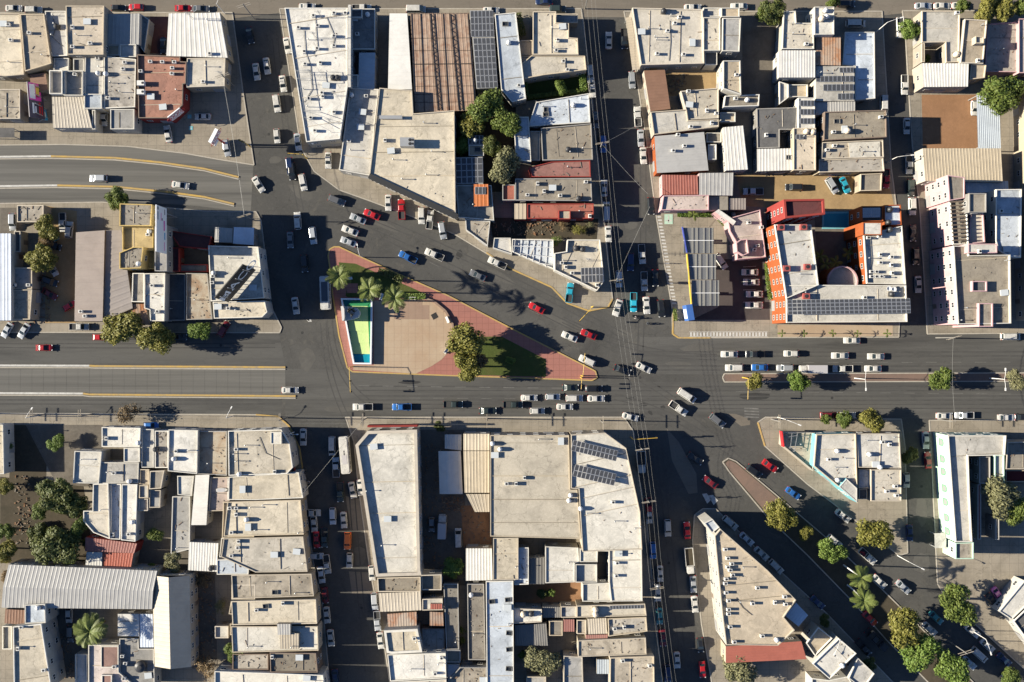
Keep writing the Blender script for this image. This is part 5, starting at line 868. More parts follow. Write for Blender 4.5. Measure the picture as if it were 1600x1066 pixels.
lamp1(460, 675, 1, 0, 'short street lamp over the pharmacy corner', 6.5, 2.2); lamp1(60, 650, .6, -.8, 'street lamp on the slip road pavement', 7, 3); lamp1(365, 650, .5, -.9, 'street lamp near the rust-stained slab', 7, 3); lamp1(567, 402, -.2, -1, 'pale street lamp on the park edge', 6, 2.6)
def signal(px, py, ex, ey, label, h=6.0, mat=yel_metal, base=.15):
    t = thing('traffic_signal', label, 'traffic signal', (*G(px, py), base)); q = MB(); q.lathe([(.16, 0), (.1, h)], n=8); q.build('mast', mat, t); e_ = Vector((*G(ex, ey, h), 0)) - Vector((*G(px, py), 0))
    q = MB(); q.tube([(0, 0, h - .1), (e_.x * .2, e_.y * .2, h + .2), (e_.x, e_.y, h + .3)], .07, 6); q.build('arm', mat, t)
    for f in (.55, .98):
        q = MB(); q.box(-.22, -.2, -.55, .22, .2, .55); o = q.build('signal_head', black_plastic, t, loc=(e_.x * f, e_.y * f, h - .25)); 
        for k, c_ in enumerate(((.3, .02, .02), (.3, .2, .02), (.02, .2, .08))):
            q = MB(); q.lathe([(.13, 0), (.12, .03)], n=8); l_ = q.build('lens', plain('lens%d' % k, c_, .3), o, loc=(0, -.2, .34 - .34 * k)); l_.rotation_euler.x = math.pi / 2
signal(552, 573, 548, 613, 'yellow traffic signal arm south of the fountain'); signal(908, 587, 914, 552, 'yellow traffic signal arm at the park tip reaching north'); signal(907, 590, 908, 608, 'short signal arm at the park tip reaching south', 5)
signal(924, 480, 905, 502, 'yellow traffic signal arm beside the pointed corner house'); signal(1160, 590, 1168, 624, 'yellow traffic signal arm on the boulevard median'); signal(392, 230, 374, 219, 'yellow signal arm beside the red pylon', 5); signal(480, 248, 450, 240, 'yellow signal arm by the antenna block corner', 5.5); signal(985, 683, 1027, 684, 'yellow signal arm beside the solar corner store', 6)
def pole(px, py, label, h=9.5, rz=0.0, transformer=False, arms=2):
    t = thing('utility_pole', label, 'utility pole', (*G(px, py), .13), rz); q = MB(); q.lathe([(.17, 0), (.11, h)], n=8); q.build('pole', M['w_g'], t)
    for k in range(arms): q = MB(); q.box(-1.8, -.06, h - .35 - k * 1.2, 1.8, .06, h - .2 - k * 1.2); q.build('crossarm', M['w_c'], t)
    if transformer:
        q = MB(); q.lathe([(.38, h - 3), (.38, h - 1.9), (.2, h - 1.75)], cx=.5, n=10); q.build('transformer', galv, t)
PX = [((914, 14), 'at the northern road end of the cable street'), ((936, 235), 'beside the red painted roof on the cable street'), ((957, 441), 'with transformer at the pointed corner house'), ((996, 696), 'beside the solar corner store'), ((1006, 775), 'between the solar corner store and the red pickup'), ((1018, 905), 'with transformer beside the long white store'), ((1042, 1085), 'at the south end of the cable street')]
for i, (p, h_) in enumerate(PX): pole(*p, 'grey concrete utility pole ' + h_, 10, .15, i in (2, 5))
for off, zz, nm in ((-1.7, 9.75, 'outer western'), (-.5, 9.75, 'inner western'), (.75, 9.75, 'inner eastern'), (1.75, 9.75, 'outer eastern')):
    pts = []
    for (a, _), (b_, _) in zip(PX, PX[1:]):
        A, Bq = Vector((*G(*a), zz)), Vector((*G(*b_), zz))
        for k in range(8): p = A.lerp(Bq, k / 8); pts.append((p.x + off, p.y, p.z - .7 * 4 * (k / 8) * (1 - k / 8)))
    q = MB(); q.tube(pts, .016, 4); tag(q.build('power_cable', cable_m), 'overhead power cable along the cable street, %s strand' % nm, 'cable')
PY = [((-30, 646), 'at the west end of the slip road'), ((72, 647), 'near the shaded dirt yard'), ((145, 647), 'before the wide slip road house'), ((448, 653), 'at the pharmacy corner'), ((574, 653), 'at the big white corner store'), ((762, 654), 'before the tan roof strips'), ((938, 657), 'before the solar corner store'), ((1205, 655), 'at the sharp avenue corner'), ((1465, 655), 'before the mint building')]
for p, h_ in PY: pole(*p, 'slim utility pole on the boulevard pavement ' + h_, 8.5, math.pi / 2)
for off, zz, nm in ((-.9, 8.2, 'northern'), (.9, 8.2, 'southern'), (0, 7.0, 'lower')):
    pts = []
    for (a, _), (b_, _) in zip(PY[:7], PY[1:7]):
        A, Bq = Vector((*G(*a), zz)), Vector((*G(*b_), zz))
        for k in range(8): p = A.lerp(Bq, k / 8); pts.append((p.x, p.y - off, p.z - .5 * 4 * (k / 8) * (1 - k / 8)))
    q = MB(); q.tube(pts, .016, 4); tag(q.build('power_cable', cable_m), 'overhead cable along the boulevard pavement, %s strand' % nm, 'cable')
for (p, h_) in (((366, 135), 'beside the white corrugated corner roof'), ((399, 345), 'at the shaded corner of the diagonal'), ((398, 30), 'at the northern road crossing'), ((1462, 528), 'before the tall pink building'), ((1480, 1000), 'at the avenue roundabout trees')): pole(*p, 'tall utility pole ' + h_, 11, .3)
def wire(a, b_, z, lab):
    A, Bq = Vector((*G(*a), z)), Vector((*G(*b_), z)); q = MB(); q.tube([tuple(A.lerp(Bq, k / 8) - Vector((0, 0, 1.0 * 4 * k / 8 * (1 - k / 8)))) for k in range(9)], .03, 4); tag(q.build('power_cable', cable_m), lab, 'cable')
wire((366, 135), (399, 345), 10.5, 'overhead cable from the corner roof to the shaded corner'); wire((1462, 528), (1465, 655), 10, 'overhead cable crossing the boulevard before the mint building'); wire((957, 441), (1008, 330), 8.5, 'thin overhead cable slanting over the cable street'); wire((574, 653), (478, 770), 7.5, 'thin overhead cable slanting over the bus'); wire((936, 235), (1000, 200), 8, 'thin overhead cable over the white pickup'); wire((936, 235), (1005, 310), 8, 'thin overhead cable over the dark street toward the red roof')
# ---------------------------------------------------------------- vehicles
PAINT = {k: plain('paint_' + n, c, .28, m_, .6) for k, n, c, m_ in (('w', 'white', (.86, .87, .86), 0), ('s', 'silver', (.50, .51, .51), .3), ('g', 'grey', (.17, .17, .17), .3), ('k', 'black', (.016, .017, .019), 0), ('r', 'red', (.42, .015, .018), 0), ('b', 'blue', (.03, .14, .42), .1), ('n', 'navy', (.015, .03, .085), .1), ('m', 'maroon', (.16, .015, .02), .1), ('o', 'orange', (.62, .15, .02), 0), ('t', 'turquoise', (.03, .38, .52), 0), ('p', 'pink', (.72, .20, .45), 0), ('e', 'teal', (.06, .27, .27), 0), ('z', 'dark green', (.04, .055, .05), .2))}
CN = {'w': 'white', 's': 'silver', 'g': 'grey', 'k': 'black', 'r': 'red', 'b': 'blue', 'n': 'navy', 'm': 'maroon', 'o': 'orange', 't': 'turquoise', 'p': 'pink', 'e': 'teal', 'z': 'dark'}
carglass = plain('car_glass', (.02, .028, .032), .1, spec=.3); tyre = plain('tyre', (.018, .018, .018), .85); rim = plain('rim', (.35, .35, .35), .35, .7); hl = plain('headlight', (.7, .7, .66), .1); tl = plain('taillight', (.35, .012, .012), .25); bedm = plain('bed_liner', (.035, .034, .033), .8)
def loft(q, st):
    rings = []
    for x, hw, zb, zt in st:
        i = len(q.v); rings.append(i); h = zt - zb
        half = [(-hw * .95, zb), (-hw, zb + .28 * h), (-hw, zb + .66 * h), (-hw * .94, zb + .93 * h), (-hw * .6, zt)]
        ring = half + [(0, zt + .025)] + [(-y, z) for y, z in reversed(half)]
        q.v += [(x, y, z) for y, z in ring]
    n = 11
    for a, b_ in zip(rings, rings[1:]):
        for k in range(n - 1): q.f.append((a + k, a + k + 1, b_ + k + 1, b_ + k)); q.m.append(0)
        q.f.append((a + n - 1, a, b_, b_ + n - 1)); q.m.append(0)
    q.f.append(tuple(range(rings[0], rings[0] + n))); q.m.append(0); q.f.append(tuple(reversed(range(rings[-1], rings[-1] + n)))); q.m.append(0)
def cabin(q, bx0, bx1, bw, zb, rx0, rx1, rw, zr):
    """painted greenhouse with a crowned roof; returns the four panes"""
    b4 = [(bx0, -bw, zb), (bx1, -bw, zb), (bx1, bw, zb), (bx0, bw, zb)]; e = .05; r4 = [(rx0, -rw, zr - e), (rx1, -rw, zr - e), (rx1, rw, zr - e), (rx0, rw, zr - e)]
    t4 = [(rx0 + .14, -rw + .1, zr), (rx1 - .14, -rw + .1, zr), (rx1 - .14, rw - .1, zr), (rx0 + .14, rw - .1, zr)]
    for A, Bq in ((b4, r4), (r4, t4)):
        for i in range(4): j = (i + 1) % 4; q.quad(A[i], A[j], Bq[j], Bq[i])
    q.quad(*t4)
    def pane(i, m1, m2):
        j = (i + 1) % 4; a, b_, c_, d_ = [Vector(p) for p in (b4[i], b4[j], r4[j], r4[i])]
        n_ = (b_ - a).cross(d_ - a).normalized() * .012
        L1, L2 = lambda s, t_: a.lerp(b_, s).lerp(d_.lerp(c_, s), t_) + n_, None
        return [tuple(L1(m1, m2)), tuple(L1(1 - m1, m2)), tuple(L1(1 - m1, 1 - m2 * .6)), tuple(L1(m1, 1 - m2 * .6))]
    return pane(1, .05, .06), pane(3, .07, .12), pane(0, .09, .14), pane(2, .09, .14)
SPEC = {  # L, stations, cabin, wheels(x front, x rear, half width, r)
 'se': dict(n='sedan', st=[(-2.25, .66, .42, .80), (-2.14, .82, .30, .93), (-1.7, .88, .25, .98), (-.9, .89, .22, .97), (.3, .89, .22, .95), (1.0, .89, .22, .94), (1.7, .87, .25, .86), (2.1, .79, .3, .74), (2.25, .62, .4, .62)], cab=(-1.72, 1.12, .79, .93, -1.02, .22, .64, 1.43), wh=(1.4, -1.35, .73, .32)),
 'ha': dict(n='hatchback', st=[(-1.95, .70, .42, .85), (-1.85, .82, .30, .95), (-.9, .86, .22, .97), (.3, .86, .22, .96), (.9, .86, .22, .95), (1.5, .84, .25, .88), (1.85, .76, .3, .76), (1.98, .6, .4, .64)], cab=(-1.88, 1.05, .78, .93, -1.45, .25, .64, 1.5), wh=(1.25, -1.2, .70, .31)),
 'su': dict(n='SUV', st=[(-2.3, .76, .45, .98), (-2.2, .88, .34, 1.06), (-1, .93, .28, 1.1), (.4, .93, .28, 1.08), (1.1, .93, .28, 1.06), (1.8, .9, .3, 1.0), (2.2, .82, .36, .86), (2.32, .66, .45, .72)], cab=(-2.22, 1.2, .85, 1.05, -1.9, .62, .72, 1.74), wh=(1.4, -1.4, .77, .37)),
 'pi': dict(n='pickup', st=[(-2.65, .84, .45, .62), (-2.55, .9, .36, .66), (-.55, .92, .3, .66), (-.5, .92, .3, 1.04), (.5, .92, .3, 1.05), (1.3, .92, .3, 1.03), (2.1, .9, .32, .98), (2.5, .83, .38, .86), (2.65, .66, .46, .72)], cab=(-.5, 1.5, .84, 1.0, -.36, .93, .70, 1.74), wh=(1.7, -1.6, .77, .38), bed=(-2.6, -.52, .9)),
 'va': dict(n='van', st=[(-2.6, .85, .45, 1.1), (-2.5, .93, .34, 1.16), (-1, .95, .3, 1.18), (1.0, .95, .3, 1.16), (1.9, .93, .32, 1.05), (2.45, .82, .38, .9), (2.6, .66, .46, .76)], cab=(-2.52, 2.0, .88, 1.12, -2.4, 1.15, .76, 2.05), wh=(1.75, -1.6, .79, .36)),
}
def wheel_mesh(r):
    q = MB()
    for s_ in (0,):
        pr = [(r * .6, -.11), (r, -.09), (r, .09), (r * .6, .11)]; rings = []
        for rr, y in pr:
            i = len(q.v); rings.append(i); q.v += [(rr * math.cos(6.28319 * k / 12), y, rr * math.sin(6.28319 * k / 12)) for k in range(12)]
        for a, b_ in zip(rings, rings[1:]):
            for k in range(12): q.f.append((a + k, a + (k + 1) % 12, b_ + (k + 1) % 12, b_ + k)); q.m.append(0)
        q.f.append(tuple(range(rings[0], rings[0] + 12))); q.m.append(1); q.f.append(tuple(reversed(range(rings[-1], rings[-1] + 12)))); q.m.append(1)
    return q.mesh('wheel', [tyre, rim])
def paint_obj(o, m_): o.material_slots[0].link = 'OBJECT'; o.material_slots[0].material = m_
def quadobj(name, pts, mat, t): q = MB(); q.quad(*pts); return q.build(name, mat, t)
def make_car(k):
    sp = SPEC[k]; t = thing('vehicle_' + k, 'x', 'car'); q = MB(); loft(q, sp['st']); panes = cabin(q, *sp['cab'])
    if 'bed' in sp:
        x0, x1, hw = sp['bed']
        for y in (-1, 1): q.box(x0, y * hw - (.08 if y > 0 else 0), .6, x1, y * hw + (.08 if y < 0 else 0), 1.0)
        q.box(x0, -hw + .08, .6, x0 + .08, hw - .08, 1.0); q.box(x1 - .06, -hw + .08, .6, x1, hw - .08, 1.02)
    ob('body', q.mesh('body', PAINT['w']), t); quadobj('windshield', panes[0], carglass, t); quadobj('rear_window', panes[1], carglass, t); quadobj('side_window', panes[2], carglass, t); quadobj('side_window', panes[3], carglass, t)
    if 'bed' in sp:
        x0, x1, hw = sp['bed']; q = MB(); q.box(x0 + .1, -hw + .1, .68, x1 - .08, hw - .1, .74); q.build('bed_floor', bedm, t)
    fx, rx, hw, r = sp['wh']; wm = wheel_mesh(r)
    for x in (fx, rx):
        for s_ in (-1, 1): ob('wheel', wm, t, (x, s_ * hw, r))
    st = sp['st']; xf = st[-1][0]; xr = st[0][0]; w2 = st[-2][1]
    hm = MB(); hm.box(-.16, -.17, -.07, .1, .17, .07); hm = hm.mesh('headlight', hl); tm = MB(); tm.box(-.06, -.16, -.08, .1, .16, .08); tm = tm.mesh('taillight', tl); mm = MB(); mm.box(-.09, -.1, -.06, .09, .1, .06); mm = mm.mesh('mirror', PAINT['k'])
    zf = st[-2][3] - .08; zr = st[1][3] - .14
    for s_ in (-1, 1):
        ob('headlight', hm, t, (xf - .11, s_ * (w2 - .14), zf)); ob('taillight', tm, t, (xr + .03, s_ * (st[1][1] - .14), zr)); ob('mirror', mm, t, (sp['cab'][1] - .35, s_ * (sp['cab'][2] + .17), sp['cab'][3] + .1))
    return t
def ground_z(px, py):
    z = 0.012
    for p, h in PADS:
        if inside((px, py), p): z = max(z, h + .012)
    return z
ZONE = {'a': 'on the northern road', 'b': 'in the street beside the antenna block', 'c': 'in the convenience store car park', 'd': 'in the cable street north of the junction', 'e': 'in the side street east of the hotel', 'f': 'on the curved boulevard', 'g': 'in the dirt yard', 'h': 'at the crossing west of the park', 'i': 'on the diagonal road north of the park', 'j': 'on the apron of the diagonal store', 'k': 'in the filling station car park', 'l': 'on the orange dirt lot', 'm': 'on the lower boulevard south of the park', 'n': 'on the boulevard in front of the hotel', 'o': 'crossing the big junction', 'p': 'in the street beside the pharmacy', 'q': 'in the avenue with palms', 'r': 'along the white wedge-shaped building', 's': 'in the street beside the mint building', 't': 'in a shaded backyard', 'u': 'on the boulevard below the olive trees', 'v': 'at the kerb south of the median', 'w': 'in the cable street south of the junction', 'x': 'in the walled carport', 'y': 'in the roundabout car park'}
CARS = """se w 0 0 85 52 0 a|su w 0 0 210 63 0 a|ha k 0 0 740 50 0 a|ha r 0 0 850 45 180 a|se r 0 0 1145 52 0 a|se g 0 0 1255 56 0 a|se k 0 0 1022 285 90 t|se w 0 0 1268 730 180 c|se w 0 0 1050 838 260 c|pi w 0 0 652 728 90 x|se k 0 0 1562 222 78 b|su s 0 0 1418 925 80 c
se w 0 1 196 285 80 b|se w 0 1 67 412 82 b|se w 0 1 2 448 82 b|se w 0 1 168 523 82 b|su w 0 1 130 647 82 b|ha w 0 1 130 850 85 b|se s 0 1 262 887 83 b|se w 0 1 452 1003 90 j|su n 0 1 212 1040 83 b|se w 0 1 320 42 0 a|pi w 0 1 660 50 0 a|va w 0 1 1000 60 0 a|se w 0 1 1470 66 0 a
se w 0 2 605 253 270 d|pi k 0 2 703 243 88 d|su s 0 2 750 500 87 d|pi w 0 2 786 730 266 d|se s 0 2 806 863 87 d|se w 0 2 822 973 87 d|su w 0 2 487 460 85 d|se w 0 2 501 556 85 d|se g 0 2 523 748 87 d|su b 0 2 570 900 88 d|se n 0 2 200 8 180 a|su z 0 2 285 58 0 a|se w 0 2 1130 48 0 a|se w 0 2 1420 40 180 a
su k 0 3 490 25 0 a|se s 0 3 970 38 0 a|se w 0 3 1090 38 0 a|se w 0 3 1200 36 0 a|pi w 0 3 828 172 88 e|va w 0 3 545 150 0 x|pi w 0 3 854 530 90 e|va w 0 3 720 660 90 e|se w 0 3 868 787 90 e|pi w 0 3 882 1025 90 e|ha w 0 3 1290 675 90 g
su s 1 0 615 47 180 f|se w 1 0 1128 90 8 f|su s 1 0 82 320 90 g|pi w 1 0 392 322 88 g|su w 1 0 434 370 275 g|ha e 1 0 332 395 60 g|se k 1 0 332 465 20 g|ha w 1 0 330 615 60 g|su k 1 0 312 690 20 g|se m 1 0 310 770 30 g|ha r 1 0 436 845 330 g|pi w 1 0 495 975 0 u|ha r 1 0 625 1040 0 u|se s 1 0 45 995 120 u|se s 1 0 150 1000 122 u|su m 1 0 1400 988 300 u|ha k 1 0 1120 1040 0 u
se w 1 1 15 85 58 h|su w 1 1 293 72 78 h|su k 1 1 225 4 85 h|su g 1 1 505 186 22 i|se s 1 1 637 300 203 i|se r 1 1 724 273 203 i|se w 1 1 588 374 201 i|se s 1 1 577 444 201 i|su w 1 1 260 313 266 h|se g 1 1 214 432 88 h|su s 1 1 356 404 83 h|su k 1 1 303 580 85 h|se w 1 1 247 843 82 h|se w 1 1 827 199 90 j|pi r 1 1 910 242 268 j|su w 1 1 1035 280 90 j|pi w 1 1 1087 306 276 j|su s 1 1 1165 373 80 j|pi b 1 1 950 541 207 i|pi w 1 1 1115 524 204 i|pi w 1 1 1508 577 205 i|se g 1 1 1385 654 205 i
se w 1 2 576 108 270 d|va s 1 2 590 255 270 d|se w 1 2 603 395 88 d|su k 1 2 868 220 88 d|pi w 1 2 813 520 86 d|su n 1 2 740 570 90 d|su s 1 2 668 676 88 d|pi w 1 2 827 690 88 d|se k 1 2 896 670 88 d|pi t 1 2 360 762 277 j|se r 1 2 153 858 207 i|pi t 1 2 760 821 90 o|se w 1 2 660 856 108 o|se w 1 2 841 841 86 o|su k 1 2 932 860 84 o|se w 1 2 360 1037 203 o|se r 1 2 478 1022 203 o|su w 1 2 1305 567 55 k|se w 1 2 1487 634 180 k|se w 1 2 1496 696 180 k|se w 1 2 1515 771 180 k|se w 1 2 1513 840 180 k|pi s 1 2 1507 130 180 l
su k 1 3 160 103 180 l|su s 1 3 398 92 58 l|se t 1 3 480 90 64 l|pi r 1 3 737 50 90 e|su z 1 3 893 105 88 e|su w 1 3 902 222 88 e|se k 1 3 907 390 88 e|su k 1 3 922 535 88 e|se w 1 3 939 710 88 e|va w 1 3 1515 1036 0 n|se w 1 3 525 1060 180 n
se r 2 0 275 42 0 u|ha b 2 0 945 527 0 m
se w 2 1 213 307 0 m|pi w 2 1 668 412 180 m|pi b 2 1 912 412 180 m|pi z 2 1 1232 396 0 m|se z 2 1 1448 436 0 m|se w 2 1 295 600 90 p|va w 2 1 476 655 90 p|pi s 2 1 500 790 268 p|pi z 2 1 527 945 88 p|se w 2 1 603 931 79 p|se w 2 1 652 915 84 p
pi z 2 2 6 398 0 m|se w 2 2 107 355 0 m|ha s 2 2 255 349 0 m|su w 2 2 390 357 0 m|se w 2 2 526 359 0 m|se z 2 2 365 291 0 m|su k 2 2 513 298 0 m|ha w 2 2 158 437 0 m|se w 2 2 330 411 0 m|se w 2 2 740 474 14 o|su w 2 2 470 123 205 o|se k 2 2 690 181 20 o|se w 2 2 823 166 27 o|va w 2 2 1092 341 33 o|pi w 2 2 1040 421 34 o|su g 2 2 1283 497 38 o|se k 2 2 1146 735 32 q|se m 2 2 1238 881 215 q|su k 2 2 1512 815 36 q|se w 2 2 1359 82 180 n|pi k 2 2 1520 82 180 n|su w 2 2 1389 167 180 n|se b 2 2 1548 165 180 n|pi r 2 2 855 1040 87 w
ha w 2 3 146 78 180 n|se w 2 3 451 91 180 n|se w 2 3 675 96 180 n|su s 2 3 107 168 180 n|pi w 2 3 468 173 180 n|se w 2 3 657 172 180 n|su m 2 3 380 465 0 v|se w 2 3 497 464 0 v|se w 2 3 1103 467 0 v|pi s 2 3 1228 464 180 v|se w 2 3 1490 478 0 v|se k 2 3 1595 476 0 v|se r 2 3 12 780 35 q|se b 2 3 157 951 35 q|se w 2 3 987 621 88 s|se r 2 3 1000 745 266 s|ha w 2 3 865 869 88 s
ha w 3 0 432 650 90 t|su g 3 0 443 765 90 t|se k 3 0 335 800 85 t
su s 3 1 480 30 88 p|se w 3 1 548 55 86 p|su o 3 1 572 186 92 p|ha w 3 1 585 306 92 p|pi z 3 1 428 165 90 p|se r 3 1 378 180 86 p|se w 3 1 362 76 85 p|ha s 3 1 375 280 0 p|pi w 3 1 443 331 82 p|se s 3 1 408 398 82 p|se m 3 1 430 526 85 p|se w 3 1 442 649 84 p|se w 3 1 467 792 84 p|se w 3 1 778 808 84 p|su s 3 1 742 562 86 p|pi s 3 1 758 685 86 p|ha w 3 1 725 385 86 p|se n 3 1 495 1040 85 p|pi w 3 1 342 10 0 p|pi s 3 1 1165 78 270 t|va w 3 1 1265 165 268 t|ha g 3 1 1098 82 90 t
se w 3 2 857 25 87 w|su w 3 2 973 104 87 w|se r 3 2 1095 120 267 w|su b 3 2 880 244 88 w|se w 3 2 927 390 88 w|se w 3 2 910 510 88 w|se e 3 2 922 656 88 w|se m 3 2 942 792 86 w|se w 3 2 1032 931 87 w|su n 3 2 972 1012 86 w|se s 3 2 1133 456 86 w|se w 3 2 1143 581 85 w|ha k 3 2 1177 836 84 w|se r 3 2 1190 990 86 w|su w 3 2 1363 72 41 r|se s 3 2 1467 174 42 r|se w 3 2 1558 264 42 r
se w 3 3 468 28 38 q|su w 3 3 415 186 40 q|pi w 3 3 622 281 42 q|se w 3 3 697 439 42 q|se s 3 3 845 474 42 q|su w 3 3 50 346 44 r|se n 3 3 310 570 42 r|se r 3 3 635 670 44 q|pi k 3 3 663 790 44 q|pi k 3 3 597 853 48 q|se n 3 3 885 135 88 s|se p 3 3 1435 520 55 y|se k 3 3 1402 560 50 y|se w 3 3 1278 748 40 q|se w 3 3 1372 840 42 q|va w 3 3 1320 896 42 q|se w 3 3 1010 735 42 q|se n 3 3 1475 925 42 q|ha w 3 3 1500 1052 42 q|se s 3 3 1258 948 42 q|se e 3 3 1050 665 42 q"""
PROTO_C = {k: None for k in SPEC}; recs = []
for ln in CARS.replace('\n', '|').split('|'):
    k, c_, r, c, x, y, hd, zn = ln.split(); recs.append([k, c_, 400 * int(c) + float(x) / 4, TY[int(r)] + float(y) / 4, float(hd), zn])
base = ['%s %s %s' % (CN[q_[1]], SPEC[q_[0]]['n'], ZONE[q_[5]]) for q_ in recs]
cnt = {}
for b_ in base: cnt[b_] = cnt.get(b_, 0) + 1
cn2 = {}
for q_ in recs: cn2[(q_[5], q_[0], q_[1])] = cn2.get((q_[5], q_[0], q_[1]), 0) + 1
for i, (k, c_, px, py, hd, zn) in enumerate(recs):
    lab = base[i]
    if cnt[lab] > 1:   # tell look-alikes apart by the nearest different vehicle of the same street
        best = None
        for j, q_ in enumerate(recs):
            if j != i and q_[5] == zn and cnt[base[j]] == 1:
                d = math.hypot(q_[2] - px, q_[3] - py)
                if d < 75 and (best is None or d < best[0]): best = (d, j)
        if best: lab = ' '.join((lab + ' by the %s %s' % (CN[recs[best[1]][1]], SPEC[recs[best[1]][0]]['n'])).split()[:16])
    grp = '%ss %s' % (SPEC[k]['n'], ZONE[zn])
    if PROTO_C[k] is None: PROTO_C[k] = t = make_car(k)
    else: t = copy_tree(PROTO_C[k])
    t.name = {'se': 'sedan', 'ha': 'hatchback', 'su': 'sport_utility_car', 'pi': 'pickup_truck', 'va': 'van'}[k]
    tag(t, lab, {'pi': 'pickup', 'va': 'van'}.get(k, 'car'), grp)
    t.location = (*G(px, py, .8), ground_z(px, py)); t.rotation_euler = (0, 0, math.radians(-hd)); s_ = random.uniform(.97, 1.04); t.scale = (s_, s_, s_)
    for ch in t.children:
        if ch.name.startswith('body'): paint_obj(ch, PAINT[c_])
# trucks and buses
def box_vehicle(name, label, cat, px, py, hd, parts):
    t = thing(name, label, cat, (*G(px, py, 1.5), ground_z(px, py)), math.radians(-hd)); parts(t); return t
def rbox(q, x0, y0, z0, x1, y1, z1, r=.15):
    q.prism([(x0 + r, y0), (x1 - r, y0), (x1, y0 + r), (x1, y1 - r), (x1 - r, y1), (x0 + r, y1), (x0, y1 - r), (x0, y0 + r)], z0, z1 - r * .6, bottom=True)
    q.prism([(x0 + 2 * r, y0 + r), (x1 - 2 * r, y0 + r), (x1 - r, y0 + 2 * r), (x1 - r, y1 - 2 * r), (x1 - 2 * r, y1 - r), (x0 + 2 * r, y1 - r), (x0 + r, y1 - 2 * r), (x0 + r, y0 + 2 * r)], z1 - r * .6, z1)
def wheels(t, xs, hw, r):
    wm = wheel_mesh(r)
    for x in xs:
        for s_ in (-1, 1): ob('wheel', wm, t, (x, s_ * hw, r))
def bus(ln, body, stripe, hatches):
    def f(t):
        q = MB(); rbox(q, -ln / 2, -1.25, .4, ln / 2, 1.25, 3.05, .3); q.build('body', body, t); wheels(t, (ln / 2 - 1.8, -ln / 2 + 2), 1.08, .48)
        for s_ in (-1, 1):
            for k in range(6):
                x = -ln / 2 + 1.0 + k * (ln - 2.4) / 6; q = MB(); q.box(x, s_ * 1.26 - .012, 1.5, x + (ln - 2.4) / 6 - .15, s_ * 1.26 + .012, 2.5); q.build('window', carglass, t)
        q = MB(); q.box(ln / 2 - .01, -1.0, 1.3, ln / 2 + .02, 1.0, 2.6); q.build('windshield', carglass, t)
        q = MB(); q.quad((ln / 2 - .75, -.85, 3.06), (ln / 2 - .35, -.8, 2.9), (ln / 2 - .35, .8, 2.9), (ln / 2 - .75, .85, 3.06)); q.build('front_visor', carglass, t)
        for (x, w_, l_, h_, m_) in hatches: q = MB(); q.box(x - l_ / 2, -w_ / 2, 3.05, x + l_ / 2, w_ / 2, 3.05 + h_); q.build('roof_panel', m_, t)
        for s_ in (-1, 1): q = MB(); q.box(-ln / 2 - .02, s_ * .95 - .15, .9, -ln / 2 + .05, s_ * .95 + .15, 1.2); q.build('taillight', tl, t); q = MB(); q.box(ln / 2 - .05, s_ * .9 - .15, .7, ln / 2 + .03, s_ * .9 + .15, .95); q.build('headlight', hl, t); q = MB(); q.box(ln / 2 - .15, s_ * 1.5 - .12, 2.0, ln / 2 + .05, s_ * 1.5 + .12, 2.5); q.build('mirror', black_plastic, t)
    return f
dkroof = plain('bus_dark_roof', (.05, .06, .075), .4); grroof = plain('bus_grey', (.4, .38, .38), .5)
box_vehicle('bus', 'white bus with long dark roof panel at the crossing beside the park', 'bus', 508.7, 458, 88, bus(9.0, PAINT['w'], None, [(-.3, 1.7, 5.2, .06, dkroof), (-3.9, 1.9, .7, .05, grroof)]))
box_vehicle('bus', 'white and pinkish bus parked beside the white corner store', 'bus', 539.5, 710.5, 265, bus(10.0, PAINT['w'], None, [(-1.2, 1.2, 2.4, .03, grroof), (1.0, .25, .5, .03, black_plastic), (.3, .25, .5, .03, black_plastic)]))
def truck(cabm, boxm, load=None, ln=6.6, open_=False):
    def f(t):
        q = MB(); rbox(q, ln / 2 - 1.9, -1.0, .5, ln / 2, 1.0, 2.3, .22); q.build('cab', cabm, t); q = MB(); q.quad((ln / 2 - .42, -.8, 2.2), (ln / 2 - .02, -.85, 1.45), (ln / 2 - .02, .85, 1.45), (ln / 2 - .42, .8, 2.2)); q.build('windshield', carglass, t)
        q = MB(); q.box(-ln / 2, -.45, .55, ln / 2 - .3, .45, .8); q.build('chassis', black_plastic, t); wheels(t, (ln / 2 - 1.0, -ln / 2 + 1.2), .95, .45)
        x0, x1 = -ln / 2, ln / 2 - 2.0; q = MB()
        if open_:
            q.box(x0, -1.15, .8, x1, 1.15, .95); q.box(x0, -1.15, .95, x0 + .12, 1.15, 1.9); q.box(x1 - .12, -1.15, .95, x1, 1.15, 2.1); q.box(x0 + .12, -1.15, .95, x1 - .12, -1.03, 1.9); q.box(x0 + .12, 1.03, .95, x1 - .12, 1.15, 1.9)
        else: rbox(q, x0, -1.1, .82, x1, 1.1, 2.9, .08)
        q.build('cargo_bed' if open_ else 'cargo_box', boxm, t)
        if load: q = MB(); q.box(x0 + .15, -1.0, .96, x1 - .15, 1.0, 1.55); q.build('load', load, t)
    return f
box_vehicle('box_truck', 'white box truck with grey cargo box beside the median tree', 'truck', 1270, 577, 180, truck(PAINT['w'], grroof, ln=7.2))
box_vehicle('dump_truck', 'white dump truck with brown load on the cable street pavement', 'truck', 1077.5, 876, 85, truck(PAINT['w'], PAINT['w'], M['dirt_dark'], 6.8, True))
box_vehicle('tow_truck', 'white tow truck with open bed below the cables', 'truck', 1002, 722, 88, truck(PAINT['w'], PAINT['w'], bedm, 5.8, True))
box_vehicle('cargo_truck', 'white truck with pale cargo box in the dark yard', 'truck', 691, 823, 272, truck(PAINT['w'], grroof, ln=6.2))
